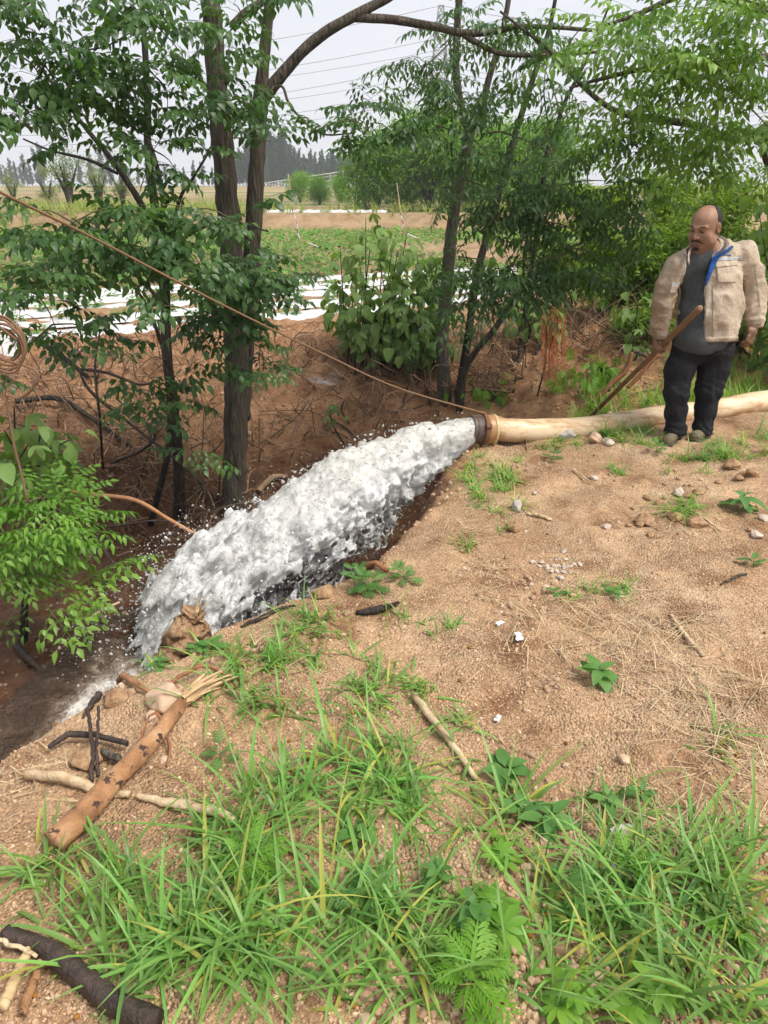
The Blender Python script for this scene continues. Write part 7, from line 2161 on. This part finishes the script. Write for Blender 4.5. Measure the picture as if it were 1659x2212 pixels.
# dark rubber flap under the coupling
fp = [g0(1058, 958, .05), g0(1085, 950, .075), g0(1110, 944, .085), g0(1128, 950, .06), g0(1136, 968, .01)]
V = []
for p in crom(A(fp), 14):
    for w, dz in ((-.07, -.035), (-.03, .0), (.02, .012), (.07, .0)): V.append(p + A((.02 * w, w, dz)))
V = A(V); i = (np.arange(13)[:, None] * 4 + np.arange(3)[None]).ravel(); qd = np.stack([i, i + 1, i + 5, i + 4], 1)
tag(MB().add(np.vstack([V, V - A((0, 0, .007))]), None, np.vstack([qd, qd[:, ::-1] + len(V)])).build("rubber_flap", simple("black_rubber", (.03, .03, .033), (.09, .08, .07), 14, .7, .5, 40, .006)), "torn black rubber flap lying under the hose coupling", "rubber flap")

# rope from the coupling to the left, with its coil
def rope_mat():
    m, nt, b = newmat("brown_rope")
    v = objc(nt)
    w = N(nt, "ShaderNodeTexWave", {'Vector': v, 'Scale': 90.0, 'Distortion': 2.0}, bands_direction='DIAGONAL')
    c = mixc(nt, w.outputs['Fac'], (.15, .08, .04), (.26, .15, .08))
    nt.links.new(c, b.inputs['Base Color']); b.inputs['Roughness'].default_value = .9
    bump(nt, b, w.outputs['Fac'], .5, .003)
    return m
M_ROPE = rope_mat()
rp = [MOUTH + A((.09, -.02, .125)), at(860, 838, 4.75), at(700, 765, 4.45), at(540, 688, 4.1), at(380, 607, 3.75), at(200, 513, 3.4), at(0, 415, 3.05), at(-120, 352, 2.9)]
v, t, q = tube(rp, [.0065, .006, .006, .006, .006, .006, .006, .006], 8, 160)
tag(MB().add(v, t, q).build("rope", M_ROPE), "taut brown rope running diagonally from the coupling up to the left edge", "rope")
cp_ = []
cc0 = at(8, 742, 3.3)
for k, a in enumerate(np.linspace(0, 2 * np.pi * 4.6, 120)):
    rx, rz = .085 + .018 * math.sin(a * .37), .10 + .025 * math.sin(a * .29 + 1)
    cp_.append(cc0 + A((rx * math.cos(a), .012 * math.sin(a * .7), rz * math.sin(a) - .01 * (k % 20) / 20)))
cp_ += [at(78, 800, 3.28), at(72, 835, 3.28), at(40, 860, 3.28), at(15, 855, 3.28), at(20, 900, 3.28), at(30, 960, 3.27), at(45, 1020, 3.27), at(60, 1085, 3.25)]
v, t, q = tube([at(-60, 640, 3.2), at(-20, 690, 3.25)] + cp_, .0062, 7, 420)
tag(MB().add(v, t, q).build("rope_coil", M_ROPE), "coiled brown rope hanging in loops at the left edge", "rope")

# fruit on the ground and under the trees: too many to count
r = np.random.default_rng(160)
P = samp_near(r, 90); P2 = []
P2 = gnd_many(r.uniform(60, 480, 150), r.uniform(900, 1300, 150))
P = np.vstack([onz(P), P2]); P[:, 2] += .006
v, t = ico(1); m = MB(); c = A((.62, .36, .10, 1)) * r.uniform(.6, 1.1, (len(P), 1))
scatter(m, v, t, P, r.uniform(.006, .009, len(P)), None, c)
tag(m.build("fallen_fruit", M_STRAW), "small yellow dried chinaberry fruit scattered on the soil", "fruit", kind="stuff")
# scraps of white film
M_SCRAP = simple("white_scrap", (.55, .54, .52), (.66, .65, .64), 20, .5, 0)
for k, (dx, dy, s, lb) in enumerate(((1120, 1385, .03, "shredded white plastic scrap left of the bean seedling"), (1080, 1345, .022, "small white plastic scrap on the left of the bare soil"), (1075, 1560, .018, "white scrap beside the upper grass"), (1345, 1792, .035, "white scrap in the straw above the lower grass"), (1345, 1890, .03, "torn white scrap in the right-hand grass"), (168, 1492, .03, "white scrap floating at the stream edge"))):
    p = g0(dx, dy, .012) if k < 5 else gnd(dx, dy) + A((0, 0, .1))
    rr_ = np.random.default_rng(170 + k); n_ = 9
    u_, w_ = np.meshgrid(np.linspace(-1, 1, n_), np.linspace(-.5, .5, 5), indexing='ij')
    Z = .5 * np.abs(vnoise(u_ * 2.5 + k, w_ * 3, seed=171 + k))
    V = np.stack([u_ + .2 * vnoise(u_ * 3, w_ * 3, seed=172 + k), w_ + .3 * vnoise(u_ * 3 + 5, w_ * 3, seed=173), Z], -1).reshape(-1, 3) * s @ rotz(rr_.uniform(0, 6)).T + p
    i = (np.arange(n_ - 1)[:, None] * 5 + np.arange(4)[None]).ravel(); qd = np.stack([i, i + 1, i + 6, i + 5], 1)
    tag(MB().add(np.vstack([V, V - A((0, 0, .0012))]), None, np.vstack([qd, qd[:, ::-1] + len(V)])).build("plastic_scrap", M_SCRAP), lb, "plastic scrap")
# dry stalks with marker tape in the field
M_MARK, nt, b = newmat("red_white_tape")
w = N(nt, "ShaderNodeTexWave", {'Vector': objc(nt), 'Scale': 2.2}, bands_direction='Z')
nt.links.new(mixc(nt, ramp(nt, w.outputs['Fac'], [(.48, (0, 0, 0)), (.52, (1, 1, 1))]), (.66, .62, .58), (.38, .17, .14)), b.inputs['Base Color'])
for k, (a, b_, c_, lb) in enumerate((((622, 375), (632, 455), (648, 515), "dry stalk with red and white tape left of the orchard"), ((857, 395), (866, 465), (872, 500), "tall yellow stalk with white tape before the orchard"))):
    o = empty("taped_stalk", tuple(gz(*c_, .2))); tag(o, lb, "stalk")
    Ys = 12.5
    v, t, q = tube(dl([a, b_], Ys), [.006, .012], 5, 6); MB().add(v, t, q).build("stalk", M_PALEW, o)
    v, t, q = tube(dl([b_, ((b_[0] + c_[0]) / 2 + 2, (b_[1] + c_[1]) / 2), c_, (c_[0] + 40, c_[1] + 18)], Ys), [.008, .010, .008, .006], 4, 12, rough=.5, rscale=20, seed=k); MB().add(v, t, q).build("tape", M_MARK, o)
    v, t, q = tube([at(*c_, Ys), gz(c_[0] - 4, c_[1] + 90, .14)], [.006, .008], 4, 5); MB().add(v, t, q).build("stalk_foot", M_PALEW, o)
# funnel web on the reddish bank
wb = gnd(700, 835); m = MB(); r = np.random.default_rng(180)
M_WEB, nt, b = newmat("web_silk"); b.inputs['Base Color'].default_value = (.8, .8, .82, 1); b.inputs['Alpha'].default_value = .35
wc = wb + A((.02, -.10, .06))
for k in range(40):
    a = k / 40 * 6.28; e = wc + A((math.cos(a) * .19, math.sin(a) * .10, .05 + .05 * math.sin(a * 2)))
    v, t, q = tube([wc, (wc + e) / 2 - A((0, 0, .02)), e], .0011, 3, 5, False); m.add(v, t, q)
for f in np.linspace(.25, 1, 8):
    P = [wc + A((math.cos(a) * .19 * f, math.sin(a) * .10 * f, (.05 + .05 * math.sin(a * 2)) * f - .02 * math.sin(f * 3.14))) for a in np.linspace(0, 6.28, 26)]
    v, t, q = tube(P, .0011, 3, 40, False); m.add(v, t, q)
tag(m.build("spider_web", M_WEB), "grey funnel web stretched over twigs on the reddish bank", "spider web")
# ------------------------------------------------------------------ haze: one closed box of even air
hz, nt, b = newmat("haze_air")
nt.nodes.remove(b)
pv = N(nt, "ShaderNodeVolumePrincipled", {'Color': (.86, .91, 1.0, 1), 'Density': .0009, 'Anisotropy': .0})
nt.links.new(pv.outputs[0], nt.nodes['Material Output'].inputs['Volume'])
lo_, hi_ = A((-425., -12., -3.)), A((425., 425., 62.))
V = A([(x, y, z) for x in (lo_[0], hi_[0]) for y in (lo_[1], hi_[1]) for z in (lo_[2], hi_[2])])
m = MB().add(V, None, [(0, 1, 3, 2), (4, 6, 7, 5), (0, 4, 5, 1), (2, 3, 7, 6), (0, 2, 6, 4), (1, 5, 7, 3)])
tag(m.build("haze", hz, smooth=False), "thin pale haze over the far fields", kind="stuff")
